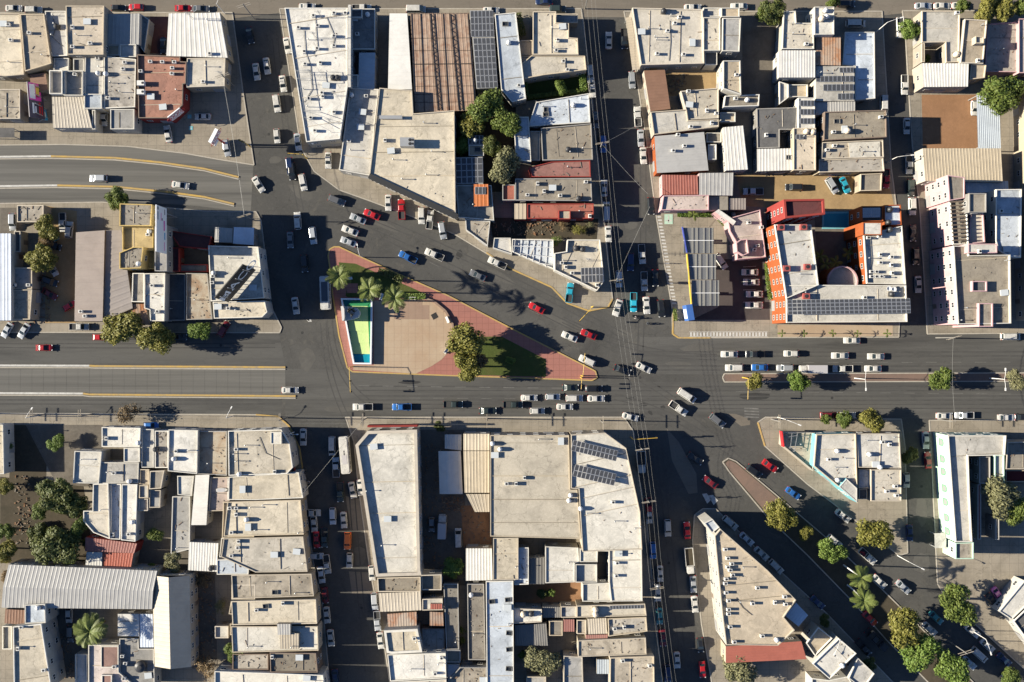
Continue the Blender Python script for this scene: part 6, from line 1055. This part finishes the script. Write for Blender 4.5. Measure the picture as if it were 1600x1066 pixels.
box_vehicle('garden_truck', 'dark flatbed truck under the avenue palms', 'truck', 1372, 1002, 44, truck(PAINT['k'], PAINT['k'], bedm, 6, True))
# pickup load and boat
q = MB()
for k in range(5): q.box(-2.2 + k * .3, -.6 + .2 * (k % 3), .74, -1.9 + k * .3, -.2 + .2 * (k % 3), 1.1)
pq = [o for o in COL.objects if o.name.startswith('pickup') and abs(o.location.x - G(1355.5, 869, .8)[0]) < .5 and abs(o.location.y - G(1355.5, 869.2, .8)[1]) < .8]
if pq: o = q.build('crate_load', PAINT['r']); o.parent = None; o.location = pq[0].location; o.rotation_euler = pq[0].rotation_euler; tag(o, 'red crates loaded on the white avenue pickup', 'crates')
t = thing('rowing_boat', 'small white boat lying on the pinkish roof', 'boat', (*G(347.5, 765.5, 4.9), 4.95), .05); q = MB(); loft(q, [(-1.5, .35, .1, .5), (-1.2, .5, .02, .5), (0, .6, 0, .5), (1, .42, .05, .52), (1.5, .08, .3, .58)]); q.build('hull', PAINT['w'], t); q = MB(); q.box(-1.1, -.36, .5, .8, .36, .54); q.build('deck', grroof, t)
# motorcycles with riders
def moto(px, py, hd, lab, shirt, grp=None):
    t = thing('motorcycle', 'motorcycle ridden ' + lab, 'motorcycle', (*G(px, py), ground_z(px, py)), math.radians(-hd), grp)
    wm = wheel_mesh(.3)
    for x in (.65, -.6): o = ob('wheel', wm, t, (x, 0, .3)); o.scale = (1, .5, 1)
    q = MB(); q.tube([(-.6, 0, .5), (-.2, 0, .75), (.3, 0, .8), (.6, 0, .5)], [.1, .16, .17, .08], 7); q.build('frame', PAINT['k'], t); q = MB(); q.bar((.45, -.35, 1.0), (.45, .35, 1.0), .05); q.build('handlebar', galv, t)
    p = thing('person', 'person in a %s shirt and helmet riding ' % shirt[0] + lab, 'person', t.location, math.radians(-hd), grp and 'riders at the junction'); q = MB()
    for s_ in (-1, 1): q.tube([(-.15, .1 * s_, .88), (.25, .2 * s_, .85), (.1, .2 * s_, .35), (.28, .2 * s_, .3)], [.11, .09, .06, .05], 7); q.tube([(.02, .2 * s_, 1.38), (.2, .28 * s_, 1.15), (.45, .3 * s_, 1.03)], [.07, .06, .04], 6)
    q.tube([(-.2, 0, .85), (-.15, 0, 1.1), (-.02, 0, 1.4), (.02, 0, 1.47)], [.17, .17, .19, .08], 8); q.tube([(.02, 0, 1.45), (.05, 0, 1.55), (.06, 0, 1.65), (.05, 0, 1.78)], [.07, .13, .14, .05], 8); q.build('body', shirt[1], p, True)
    q = MB(); q.lathe([(.15, 1.6), (.155, 1.7), (.1, 1.8), (.02, 1.83)], cx=.05, n=10); q.build('helmet', PAINT['k'], p, True)
cloth = plain('cloth_dark', (.04, .045, .06), .9); cloth2 = plain('cloth_pale', (.35, .3, .28), .9)
moto(1012, 506, 200, 'into the junction below the cables', ('dark', cloth)); moto(993, 497, 200, 'beside the turquoise pickup', ('pale', cloth2)); moto(478, 738, 85, 'in the dark pharmacy street', ('dark', cloth)); moto(483, 752, 60, 'out of the dark pharmacy street', ('pale', cloth2))
# ---------------------------------------------------------------- trees and plants
def leaf_mat(key, c1, c2):
    m = bpy.data.materials.new(key); MATS[key] = m; m.use_nodes = True; nt = m.node_tree; N, L = nt.nodes, nt.links; N.clear()
    out = N.new('ShaderNodeOutputMaterial'); mx = N.new('ShaderNodeMixShader'); mx.inputs[0].default_value = .22; d = N.new('ShaderNodeBsdfPrincipled'); d.inputs['Roughness'].default_value = .55; d.inputs['Specular IOR Level'].default_value = .3; tr = N.new('ShaderNodeBsdfTranslucent')
    g = N.new('ShaderNodeNewGeometry'); n = N.new('ShaderNodeTexNoise'); n.inputs['Scale'].default_value = .9; n.inputs['Detail'].default_value = 3; L.new(g.outputs['Position'], n.inputs['Vector'])
    r = N.new('ShaderNodeMapRange'); r.inputs[1].default_value = .35; r.inputs[2].default_value = .65; L.new(n.outputs[0], r.inputs[0])
    oi = N.new('ShaderNodeObjectInfo'); ad = N.new('ShaderNodeMath'); ad.operation = 'MULTIPLY_ADD'; ad.inputs[1].default_value = .35; L.new(oi.outputs['Random'], ad.inputs[0]); L.new(r.outputs[0], ad.inputs[2])
    cm = N.new('ShaderNodeMix'); cm.data_type = 'RGBA'; L.new(ad.outputs[0], cm.inputs[0]); cm.inputs[6].default_value = (*c1, 1); cm.inputs[7].default_value = (*c2, 1)
    L.new(cm.outputs[2], d.inputs['Base Color']); L.new(cm.outputs[2], tr.inputs['Color']); L.new(d.outputs[0], mx.inputs[1]); L.new(tr.outputs[0], mx.inputs[2]); L.new(mx.outputs[0], out.inputs[0]); return m
LEAF = {'o': leaf_mat('leaf_olive', (.135, .135, .024), (.215, .195, .045)), 'g': leaf_mat('leaf_green', (.075, .115, .022), (.135, .165, .035)), 'b': leaf_mat('leaf_bright', (.095, .155, .024), (.155, .21, .045)), 'y': leaf_mat('leaf_grey', (.14, .14, .065), (.21, .20, .10)), 'd': leaf_mat('leaf_dry', (.14, .10, .05), (.22, .15, .075)), 'k': leaf_mat('leaf_dark', (.055, .08, .02), (.105, .115, .03))}
bark = surf('bark', (.10, .075, .055), (.05, .04, .03), .6, 1.0, .95)
LN = {'o': 'olive', 'g': 'green', 'b': 'bright green', 'y': 'greyish', 'd': 'dry brown', 'k': 'dark green'}
def crown_mesh(seed, lobes, leaves, sparse=False):
    R = random.Random(seed); v = []; f = []; cs = []
    for k in range(lobes):
        a = R.uniform(0, 6.283); rr = math.sqrt(R.random()) * .68; z = R.uniform(-.3, .5) * (1 - rr * .6); cs.append((rr * math.cos(a), rr * math.sin(a), z, R.uniform(.26, .44)))
    cs.append((0, 0, .2, .5))
    for (cx, cy, cz, cr) in cs:
        for _ in range(int(leaves * (cr / .36) ** 2)):
            d = Vector((R.gauss(0, 1), R.gauss(0, 1), R.gauss(0, 1) + .25)).normalized(); rad = cr * (R.uniform(.55, 1.08) if not sparse else R.uniform(.1, 1.1)); p = Vector((cx, cy, cz)) + Vector((d.x * rad, d.y * rad, d.z * rad * .8))
            n = (d + Vector((R.gauss(0, .55), R.gauss(0, .55), R.gauss(0, .55) + .25))).normalized(); u = n.cross(Vector((R.random(), R.random(), R.random() + .1))).normalized(); w = n.cross(u); s_ = R.uniform(.034, .066)
            i = len(v); v += [tuple(p - u * s_ * 1.3), tuple(p - w * s_ * .8), tuple(p + u * s_ * 1.3 + n * s_ * .4), tuple(p + w * s_ * .8)]; f.append((i, i + 1, i + 2, i + 3))
    me = bpy.data.meshes.new('crown'); me.from_pydata(v, [], f); me.materials.append(LEAF['g']); return me
def trunk_mesh(seed):
    R = random.Random(seed); q = MB(); q.tube([(0, 0, -1.6), (.03, .02, -.8), (0, 0, -.25), (.02, 0, .2)], [.085, .06, .05, .025], 7)
    for k in range(7):
        a = k * .9 + R.uniform(-.3, .3); l_ = R.uniform(.4, .65); q.tube([(0, 0, -.6 + .06 * k), (math.cos(a) * l_ * .5, math.sin(a) * l_ * .5, -.2 + .05 * k), (math.cos(a) * l_, math.sin(a) * l_, .12 + R.uniform(0, .15))], [.035, .022, .008], 5)
    return q.mesh('trunk', bark)
CROWN = [crown_mesh(s_, 13 + s_ % 4, 290) for s_ in range(6)]; TRUNK = [trunk_mesh(s_) for s_ in range(3)]; THIN = [crown_mesh(40 + s_, 11, 75, True) for s_ in range(2)]
def tree(px, py, r, h, col, where, name='tree', thin=False, cat='tree', group=None):
    rad = r * S; zc = h * .58; x, y = G(px, py, zc + rad * .3); gz = ground_z(px, py)
    t = thing(name, '%s %s %s' % (LN[col], 'sparse tree' if thin else ('leafy tree' if cat == 'tree' else cat), where), cat, (x, y, gz), random.uniform(0, 6.28), group)
    o = ob('crown', random.choice(THIN if thin else CROWN), t, (0, 0, zc)); o.scale = (rad * 1.08, rad * random.uniform(.95, 1.12), h * .52); paint_obj(o, LEAF[col])
    b_ = ob('trunk', random.choice(TRUNK), t, (0, 0, zc)); b_.scale = (rad, rad, zc / 1.6)
    return t
for a in ((182, 308, 20, 7, 'g', 'overhanging the curved boulevard'), (72, 356, 19, 6.5, 'o', 'northern one in the dirt yard'), (72, 378, 12, 5.5, 'd', 'between the two yard trees'), (60, 403, 25, 7.5, 'o', 'southern one in the dirt yard'), (190, 517, 30, 9, 'o', 'spreading over the boulevard below the rusty roof'), (241, 528, 28, 8.5, 'o', 'beside the spreading boulevard tree'), (310, 514, 18, 6, 'b', 'below the overgrown ruin'),
 (757, 162, 30, 10, 'g', 'largest behind the girder hall'), (789, 192, 26, 9.5, 'g', 'next to the bluish narrow house'), (785, 256, 27, 9, 'y', 'south of the solar hut'), (738, 195, 22, 8, 'o', 'in the middle of the backyard thicket'), (722, 228, 14, 5, 'b', 'beside the diagonal store wall'), (770, 225, 16, 7, 'k', 'shading the solar hut'),
 (875, 137, 12, 4, 'b', 'in the hedged garden'), (1207, 15, 23, 8, 'k', 'at the northern road beside the corner house'), (1190, 20, 12, 6, 'g', 'beside the shaded yard gate'), (1302, 2, 11, 5, 'g', 'above the walled carport'), (1423, 43, 16, 6, 'b', 'round on the side street pavement'), (1505, 6, 12, 6, 'g', 'behind the silver cars'), (1542, 12, 22, 8, 'o', 'wide on the northern road corner'), (1572, 14, 20, 7.5, 'o', 'next to the wide corner tree'), (1598, 10, 14, 7, 'g', 'last of the northern road corner row'), (1568, 140, 34, 9, 'g', 'big one over the cracked terrace'), (1447, 91, 7, 3, 'b', 'in the little square patio'),
 (1250, 593, 17, 6.5, 'b', 'on the median beside the box truck'), (1472, 593, 20, 7, 'g', 'on the median between the lamps'), (1592, 593, 17, 6, 'y', 'on the median east of the lamps'), (1180, 597, 14, 6, 'o', 'on the median beside the yellow signal arm'),
 (729, 537, 28, 10, 'o', 'larger of the pair in the park'), (731, 573, 24, 9, 'o', 'lower of the pair in the park'), (748, 560, 14, 6, 'd', 'squeezed behind the park pair'), (1292, 655, 9, 4, 'g', 'smallest of the three at the boulevard kerb'), (1322, 656, 14, 5, 'g', 'middle of the three at the boulevard kerb'), (1362, 660, 20, 6.5, 'o', 'largest of the three at the boulevard kerb'), (1421, 711, 14, 5, 'o', 'beside the red car near the mint building'),
 (1223, 802, 26, 8.5, 'o', 'first on the avenue median'), (1259, 832, 12, 5, 'o', 'small on the avenue median'), (1300, 862, 22, 8, 'b', 'before the palms on the avenue median'), (1366, 837, 31, 9, 'o', 'beside the triangular corner block'), (1419, 984, 34, 10, 'o', 'biggest on the avenue median'), (1445, 1025, 30, 9, 'b', 'vivid on the avenue median'), (1487, 1047, 30, 9, 'b', 'last on the avenue median'), (1497, 947, 33, 9.5, 'g', 'over the roundabout car park kerb'), (1567, 778, 31, 9, 'y', 'in the mint building backyard'), (1592, 800, 22, 8, 'g', 'at the east edge of the mint backyard'),
 (82, 773, 33, 8.5, 'k', 'in the rubble yard'), (86, 855, 34, 9, 'k', 'next to the long warehouse'), (122, 822, 15, 7, 'g', 'between the yard trees'), (112, 790, 22, 7, 'k', 'shading the pale roof wall'), (87, 693, 14, 4, 'b', 'over the green awning'), (241, 838, 13, 5.5, 'g', 'in the white box courtyard'), (269, 878, 17, 5, 'y', 'beside the warehouse end'), (235, 885, 7, 2, 'b', 'tiny by the red shed'), (367, 1018, 20, 6, 'g', 'dense near the south edge'), (8, 862, 18, 6, 'o', 'at the west edge by the warehouse'), (10, 700, 9, 3, 'g', 'at the west edge strip'), (62, 800, 16, 5, 'g', 'among the rubble'), (60, 835, 20, 6, 'k', 'crowding the warehouse trees'), (105, 880 - 6, 16, 5, 'g', 'low against the warehouse'), (140, 850, 12, 4, 'k', 'beside the red and white shed'), (8, 760, 14, 5, 'o', 'at the west edge above the dirt'), (6, 830, 16, 6, 'g', 'in the west edge thicket'),
 (707, 886, 18, 5, 'b', 'vivid in the dark truck yard'), (848, 1031, 28, 7.5, 'y', 'round beside the old wood roof'), (816, 1024, 8, 3, 'b', 'small beside the round greyish tree'), (862, 927, 7, 3, 'b', 'in the red soil garden'), (848, 928, 9, 3, 'k', 'twiggy in the red soil garden'), (1156, 1046, 28, 7, 'y', 'south of the red corrugated roof'), (798, 562, 8, 2.5, 'b', 'young on the park lawn'), (686, 667, 9, 3, 'k', 'at the gate of the dark yard'), (1288, 970, 10, 4, 'k', 'in shade beside the annex'), (1360, 1037, 12, 4, 'k', 'in shade by the beam house'), (14, 900, 14, 5, 'd', 'west of the gabled warehouse'), (1578, 1060, 16, 6, 'g', 'at the south-east corner')):
    tree(*a)
for a in ((317, 905, 17, 3.5, 'd', 'overgrowing the walled lot'), (322, 1045, 20, 4, 'd', 'beside the dense green tree'), (345, 950, 14, 3, 'y', 'inside the roofless room'), (905, 358, 12, 2.2, 'o', 'in the weedy lot of the cable street'), (880, 352, 9, 1.8, 'd', 'in the middle of the weedy lot'), (868, 376, 11, 2.2, 'b', 'against the bluish patio'), (922, 352, 8, 1.8, 'y', 'at the street end of the weedy lot'), (722, 985, 9, 2.2, 'g', 'in the weed strip, northern'), (722, 1003, 8, 2, 'g', 'in the weed strip, southern'), (313, 483, 14, 2.2, 'd', 'on the rust-stained ruin'), (277, 488, 10, 2, 'd', 'in the dark half of the ruin'), (196, 470 + 60, 6, 2, 'k', 'below the spreading tree')):
    tree(*a, name='shrub', cat='shrub', thin=True)
tree(196, 645, 21, 6, 'd', 'on the slip road pavement', thin=True)
# hedges: leafy slabs
def hedge(pts, w, h, col, lab):
    R = random.Random(len(lab)); v = []; f = []
    for a, b_ in zip(pts, pts[1:]):
        A, Bq = Vector((*G(*a), 0)), Vector((*G(*b_), 0)); d = Bq - A; n_ = Vector((-d.y, d.x, 0)).normalized()
        for _ in range(int(d.length * 130)):
            p = A + d * R.random() + n_ * R.uniform(-w / 2, w / 2) + Vector((0, 0, .15 + h * R.random() ** .5)); u = Vector((R.gauss(0, 1), R.gauss(0, 1), R.gauss(0, .5))).normalized(); q2 = u.cross(Vector((R.gauss(0, .4), R.gauss(0, .4), 1))).normalized(); s_ = R.uniform(.1, .2); i = len(v)
            v += [tuple(p - u * s_), tuple(p - q2 * s_), tuple(p + u * s_), tuple(p + q2 * s_)]; f.append((i, i + 1, i + 2, i + 3))
    me = bpy.data.meshes.new('hedge'); me.from_pydata(v, [], f); me.materials.append(LEAF[col]); tag(ob('hedge', me), lab, 'hedge')
hedge([(1196, 412), (1199, 440), (1202, 468)], 1.3, 1.8, 'b', 'bright clipped hedge between hotel wall and parked white cars'); hedge([(1058, 336), (1115, 336)], 1.2, 1.0, 'b', 'low planter hedge north of the filling station canopy'); hedge([(1122, 342), (1133, 352)], 1.2, 1, 'g', 'short planter hedge beside the station office'); hedge([(1053, 483), (1055, 501)], .9, .9, 'g', 'planter hedge at the price sign')
hedge([(820, 125), (822, 152)], 1.2, 2.2, 'b', 'ivy hedge on the west side of the garden'); hedge([(908, 118), (911, 145)], 1.8, 2.4, 'b', 'thick bright hedge at the street side of the garden'); hedge([(825, 154), (905, 145)], 1.0, 2, 'g', 'creeper hedge along the south garden wall'); hedge([(808, 25), (816, 60)], 2.2, 2.5, 'k', 'dark hedge beside the stepped house'); hedge([(632, 464), (665, 463)], 1.5, .9, 'b', 'planter hedge north of the plaza'); hedge([(592, 424), (630, 438)], 2.0, 1.2, 'k', 'dark hedge on the upper park lawn'); hedge([(1578, 120), (1578, 130)], 2, 2, 'g', 'hedge by the cracked terrace')
# palms
def frond_mesh(seed):
    R = random.Random(seed); v = []; f = []; sp = []
    for k in range(15): s_ = k / 14; sp.append(Vector((s_ * 3.4, 0, .9 * math.sin(s_ * 2.2) - 1.25 * s_ * s_)))
    for k in range(14):
        i = len(v); w = .05; a, b_ = sp[k], sp[k + 1]; v += [(a.x, -w, a.z), (b_.x, -w, b_.z), (b_.x, w, b_.z), (a.x, w, a.z)]; f.append((i, i + 1, i + 2, i + 3))
        for j in (0, .5):
            for sd in (-1, 1):
                p = a.lerp(b_, j); l_ = .95 * math.sin(min(1, (k + j + 1) / 15) * 2.9) + .12; i = len(v); d = Vector((.55, sd * .85, -.28 + R.uniform(-.12, .12))).normalized() * l_
                v += [tuple(p), (p.x + .1, p.y, p.z), tuple(p + d + Vector((.02, 0, 0))), tuple(p + d * .6 + Vector((-.06, 0, 0)))]; f.append((i, i + 1, i + 2, i + 3))
    me = bpy.data.meshes.new('frond'); me.from_pydata(v, [], f); me.materials.append(LEAF['b']); return me
FR = [frond_mesh(k) for k in range(3)]
palm_leaf = leaf_mat('leaf_palm', (.10, .135, .028), (.165, .19, .05))
def palm(px, py, h, k, lab, base=None, trunkm=None, n=15):
    x, y = G(px, py, h); gz = .15; bx_, by_ = (x, y) if base is None else G(*base); t = thing('palm_tree', lab, 'palm', (bx_, by_, gz)); dx, dy = x - bx_, y - by_
    q = MB(); q.tube([(0, 0, 0), (dx * .15, dy * .15, h * .3), (dx * .5, dy * .5, h * .65), (dx, dy, h - gz)], [.26 * k, .2 * k, .17 * k, .15 * k], 9); q.build('trunk', trunkm or bark, t)
    for i in range(n):
        o = ob('frond', FR[i % 3], t, (dx, dy, h - gz)); o.rotation_euler = (random.uniform(-.15, .15), random.uniform(-.45, .28), i * 6.283 / n * 2.0 + random.uniform(-.2, .2)); s_ = k * random.uniform(.85, 1.1); o.scale = (s_, s_, s_); o.material_slots[0].link = 'OBJECT'; o.material_slots[0].material = palm_leaf
palm(530, 432, 12.5, 1.0, 'tall palm beside the bus in the park', (543, 437)); palm(577, 452, 12.5, 1.0, 'tall palm above the fountain corner', (586, 456)); palm(617, 466, 12.5, 1.0, 'tall palm at the plaza edge', (624, 470))
palm(1346, 903, 11, .95, 'northern white-trunked palm on the avenue median', (1318, 883), white_metal); palm(1350, 938, 11, .95, 'southern white-trunked palm on the avenue median', (1324, 914), white_metal); palm(140, 987, 9, 1.35, 'yellowish big palm between the backyard roofs', n=17)
for px, py, w_ in ((1290, 413, 'beside the turret'), (1306, 410, 'next to the round turret, eastern'), (1281, 400, 'along the west wing wall'), (1325, 395, 'along the east wing wall')): palm(px, py, 4.5, .55, 'small courtyard palm ' + w_, n=10)
palm(1083, 335, 4, .5, 'small palm in the filling station planter', n=10)
for k, px in enumerate((1222, 1256, 1301, 1340, 1386)): palm(px, 521, 2.4, .32, 'tiny palm in a pot along the hotel front', n=8)
for o in COL.objects:
    if o.get('label') == 'tiny palm in a pot along the hotel front': o['group'] = 'potted palms along the hotel front'
# ---------------------------------------------------------------- windows and doors on facades turned to the open
wm_ = MB(); wm_.box(-.7, -.05, -.65, .7, .06, -.57); wm_.box(-.7, -.05, .57, .7, .05, .65); wm_.box(-.7, -.05, -.57, -.62, .05, .57); wm_.box(.62, -.05, -.57, .7, .05, .57); wm_.box(-.03, -.05, -.57, .03, .04, .57); WIN = wm_.mesh('window', frame_m)
pn = MB(); pn.box(-.62, -.04, -.57, .62, .012, .57); PANE = pn.mesh('pane', glass)
dr = MB(); dr.box(-.6, -.05, 0, .6, .05, 2.2); DOOR = dr.mesh('door', plain('door_paint', (.16, .12, .09), .6)); sh = MB(); sh.box(-1.4, -.05, 0, 1.4, .05, 2.6); [sh.box(-1.4, .05, .2 * k, 1.4, .07, .2 * k + .1) for k in range(13)]; SHUT = sh.mesh('shutter', plain('shutter_paint', (.36, .35, .34), .5, .3))
nw = 0
for vi, (pp, wp, h, short, t, opt) in enumerate(VOLS):
    if opt.get('open') or h < 3.4: continue
    big = t in (HOT, PINK); mint = 'mint green' in short and h > 7.5
    for i in range(len(wp)):
        a, b_ = Vector(wp[i]), Vector(wp[(i + 1) % len(wp)]); d = b_ - a; ln = d.length
        if ln < 3.5: continue
        if mint and ln > 20: continue
        d.normalize(); n_ = Vector((d.y, -d.x)); m_ = (a + b_) / 2
        if n_.dot(-m_) / max(m_.length, 1) < .12: continue
        nf = max(1, int(h / 3.1)); cnt_ = max(1, int(ln / (3.4 if not big else 3.0))); fl = h / nf
        for k in range(cnt_):
            p = a + d * (ln * (k + .5) / cnt_); o_ = p + n_ * .7; ob_h = 0
            for vj, w2 in enumerate(VOLS):
                if vj != vi and w2[2] > ob_h and inside((o_.x, o_.y), w2[1]): ob_h = w2[2] + .4
            rz = math.atan2(d.y, d.x) + math.pi
            for fl_i in range(nf):
                z = (fl_i + .55) * fl
                if z - .7 < ob_h: continue
                if fl_i == 0 and ob_h == 0 and (k % 3 == 1 or h < 4.6 and k % 2 == 0):
                    o = ob('shutter' if k % 2 else 'door', SHUT if k % 2 else DOOR, t, (p.x + n_.x * .02 - t.location.x, p.y + n_.y * .02 - t.location.y, .14), rz); nw += 1; continue
                o = ob('window', WIN, t, (p.x + n_.x * .02 - t.location.x, p.y + n_.y * .02 - t.location.y, z), rz); ob('pane', PANE, o); nw += 1
# arched windows of the mint building, framed by green surrounds
def arch(w, z0, z1, n=8): return [(-w, z0), (w, z0)] + [(w * math.cos(math.pi * k / n), z1 + w * math.sin(math.pi * k / n)) for k in range(n + 1)]
o1, o2 = arch(.95, -1.1, .5), arch(.72, -.9, .5); q = MB()
for i in range(len(o1)):
    j = (i + 1) % len(o1); q.quad((o1[i][0], .08, o1[i][1]), (o1[j][0], .08, o1[j][1]), (o2[j][0], .08, o2[j][1]), (o2[i][0], .08, o2[i][1])); q.quad((o1[i][0], 0, o1[i][1]), (o1[j][0], 0, o1[j][1]), (o1[j][0], .08, o1[j][1]), (o1[i][0], .08, o1[i][1]))
AF = q.mesh('window', plain('mint_trim', (.10, .33, .16), .6)); q = MB(); q.quad(*[(x, .03, z) for x, z in reversed(o2)]); AP = q.mesh('pane', plain('mint_pane', (.25, .27, .25), .3))
mt = [v for v in VOLS if 'mint green' in v[3] and v[2] > 7.5][0]; A_, B_ = Vector(G(1479, 680, mt[2])), Vector(G(1491, 846, mt[2])); dd = (B_ - A_).normalized(); nn = Vector((dd.y, -dd.x)); nn = nn if nn.x < 0 else -nn
for f_ in (.08, .24, .36, .52, .65, .80, .93):
    p = A_.lerp(B_, f_) + nn * .03; o = ob('window', AF, mt[4], (p.x - mt[4].location.x, p.y - mt[4].location.y, 4.6), math.atan2(nn.y, nn.x) - math.pi / 2); ob('pane', AP, o)
# ---------------------------------------------------------------- roof seams, small roof kit and rubble
R = random.Random(11); extra = {'vent': [], 'ac': [], 'box': [], 'tw': []}
FLAT = {'cream', 'white', 'pale', 'tan', 'grey', 'conc', 'stain', 'rustc', 'bluew', 'pinkish'}
seam_m = M['p_c']
for (pp, wp, h, short, t, opt) in list(VOLS):
    key = short.split(' roof ')[0]
    if key in DESC.values() and ('flat' in key or 'concrete' in key):
        A2 = abs(area2(wp)) / 2
        if A2 < 30 or opt.get('open'): continue
        tx, ty = t.location.x, t.location.y
        n_s = 1 if A2 < 120 else (2 if A2 < 300 else 4)
        for s_ in range(n_s):     # low mortar seams from one edge to another
            e1 = max(range(len(wp)), key=lambda i: (Vector(wp[i]) - Vector(wp[(i + 1) % len(wp)])).length); ia = Vector(wp[e1]).lerp(Vector(wp[(e1 + 1) % len(wp)]), (s_ + R.uniform(.3, .7)) / n_s)
            d = (Vector(wp[(e1 + 1) % len(wp)]) - Vector(wp[e1])).normalized(); n_ = Vector((-d.y, d.x)); p = ia + n_ * .5; q2 = p.copy()
            while inside((q2 + n_ * 1.0).to_tuple(), wp) and (q2 - p).length < 40: q2 = q2 + n_ * .5
            if (q2 - p).length > 3:
                q = MB(); w_ = R.uniform(.1, .16); hh = R.uniform(.05, .16); q.bar((p.x - tx, p.y - ty, h + hh / 2), (q2.x - tx, q2.y - ty, h + hh / 2), w_, hh); q.build('seam', seam_m if R.random() < .6 else M['r_conc'], t)
        xs_, ys_ = [p[0] for p in pp], [p[1] for p in pp]
        for _ in range(min(5, int(A2 / 55))):
            x, y = R.uniform(min(xs_) + 3, max(xs_) - 3), R.uniform(min(ys_) + 3, max(ys_) - 3)
            if inside((x, y), pp) and all(inside((x + a, y + b_), pp) for a in (-4, 4) for b_ in (-4, 4)): extra[R.choice(('vent', 'vent', 'vent', 'ac', 'box'))].append((x * 4, y * 4))
        if 'concrete' in key or R.random() < .45:
            q = MB()
            for _ in range(20 if 'concrete' in key else 10):
                x, y = R.uniform(min(xs_) + 2, max(xs_) - 2), R.uniform(min(ys_) + 2, max(ys_) - 2)
                if not inside((x, y), pp): continue
                wx, wy = G(x, y, h); a = R.uniform(0, 3.14); l_ = R.uniform(.1, .8 if R.random() < .2 else .3); q.bar((wx - tx - math.cos(a) * l_, wy - ty - math.sin(a) * l_, h + .06), (wx - tx + math.cos(a) * l_, wy - ty + math.sin(a) * l_, h + .06), R.uniform(.06, .2), .12, m=R.choice((0, 0, 1)))
            if q.v: tag(q.build('debris', [M['r_conc'], wood, white_metal], t), kind='stuff')
for k_, pts in extra.items():
    if pts: put(k_, 0, 0, pts)
def rubble(poly, n, lab):
    xs_, ys_ = [p[0] for p in poly], [p[1] for p in poly]; q = MB()
    for _ in range(n):
        x, y = R.uniform(min(xs_), max(xs_)), R.uniform(min(ys_), max(ys_))
        if not inside((x, y), poly): continue
        wx, wy = G(x, y); a = R.uniform(0, 3.14); l_ = R.uniform(.08, .3) * (2.2 if R.random() < .1 else 1); hz = R.uniform(.08, .3); q.bar((wx - math.cos(a) * l_, wy - math.sin(a) * l_, .17 + hz / 2), (wx + math.cos(a) * l_, wy + math.sin(a) * l_, .17 + hz / 2), R.uniform(.1, .3), hz, m=R.choice((0, 1, 1, 3)))
    tag(q.build('rubble', [M['r_conc'], wood, white_metal, M['dirt_red']]), lab, 'rubble', kind='stuff')
rubble([(24, 740), (50, 745), (52, 850), (22, 850)], 120, 'rubble strewn over the western dirt yard'); rubble([(56, 440), (80, 450), (80, 505), (52, 505)], 120, 'rubble beside the dirt yard cars'); rubble([(655, 690), (684, 690), (690, 900), (664, 900)], 260, 'scrap scattered in the dark truck yard'); rubble([(690, 775), (725, 775), (726, 800), (690, 800)], 160, 'heap of machine scrap behind the carport')
rubble([(302, 900), (334, 900), (338, 1040), (302, 1040)], 200, 'rubble in the narrow dark lot'); rubble([(264, 430), (290, 430), (290, 500), (264, 500)], 120, 'rubble in the dark half of the ruin'); rubble([(1042, 116), (1075, 116), (1070, 148), (1044, 148)], 90, 'building materials heaped in the dirt courtyard'); rubble([(1195, 266), (1275, 262), (1275, 272), (1195, 276)], 130, 'rubble along the north edge of the orange lot'); rubble([(84, 990), (112, 990), (116, 1060), (88, 1060)], 120, 'scrap in the shaded car yard'); rubble([(770, 345), (868, 345), (865, 368), (772, 368)], 140, 'scrap in the weedy lot on the cable street'); rubble([(722, 798), (765, 798), (765, 856), (725, 856)], 90, 'scrap in the red soil patio')
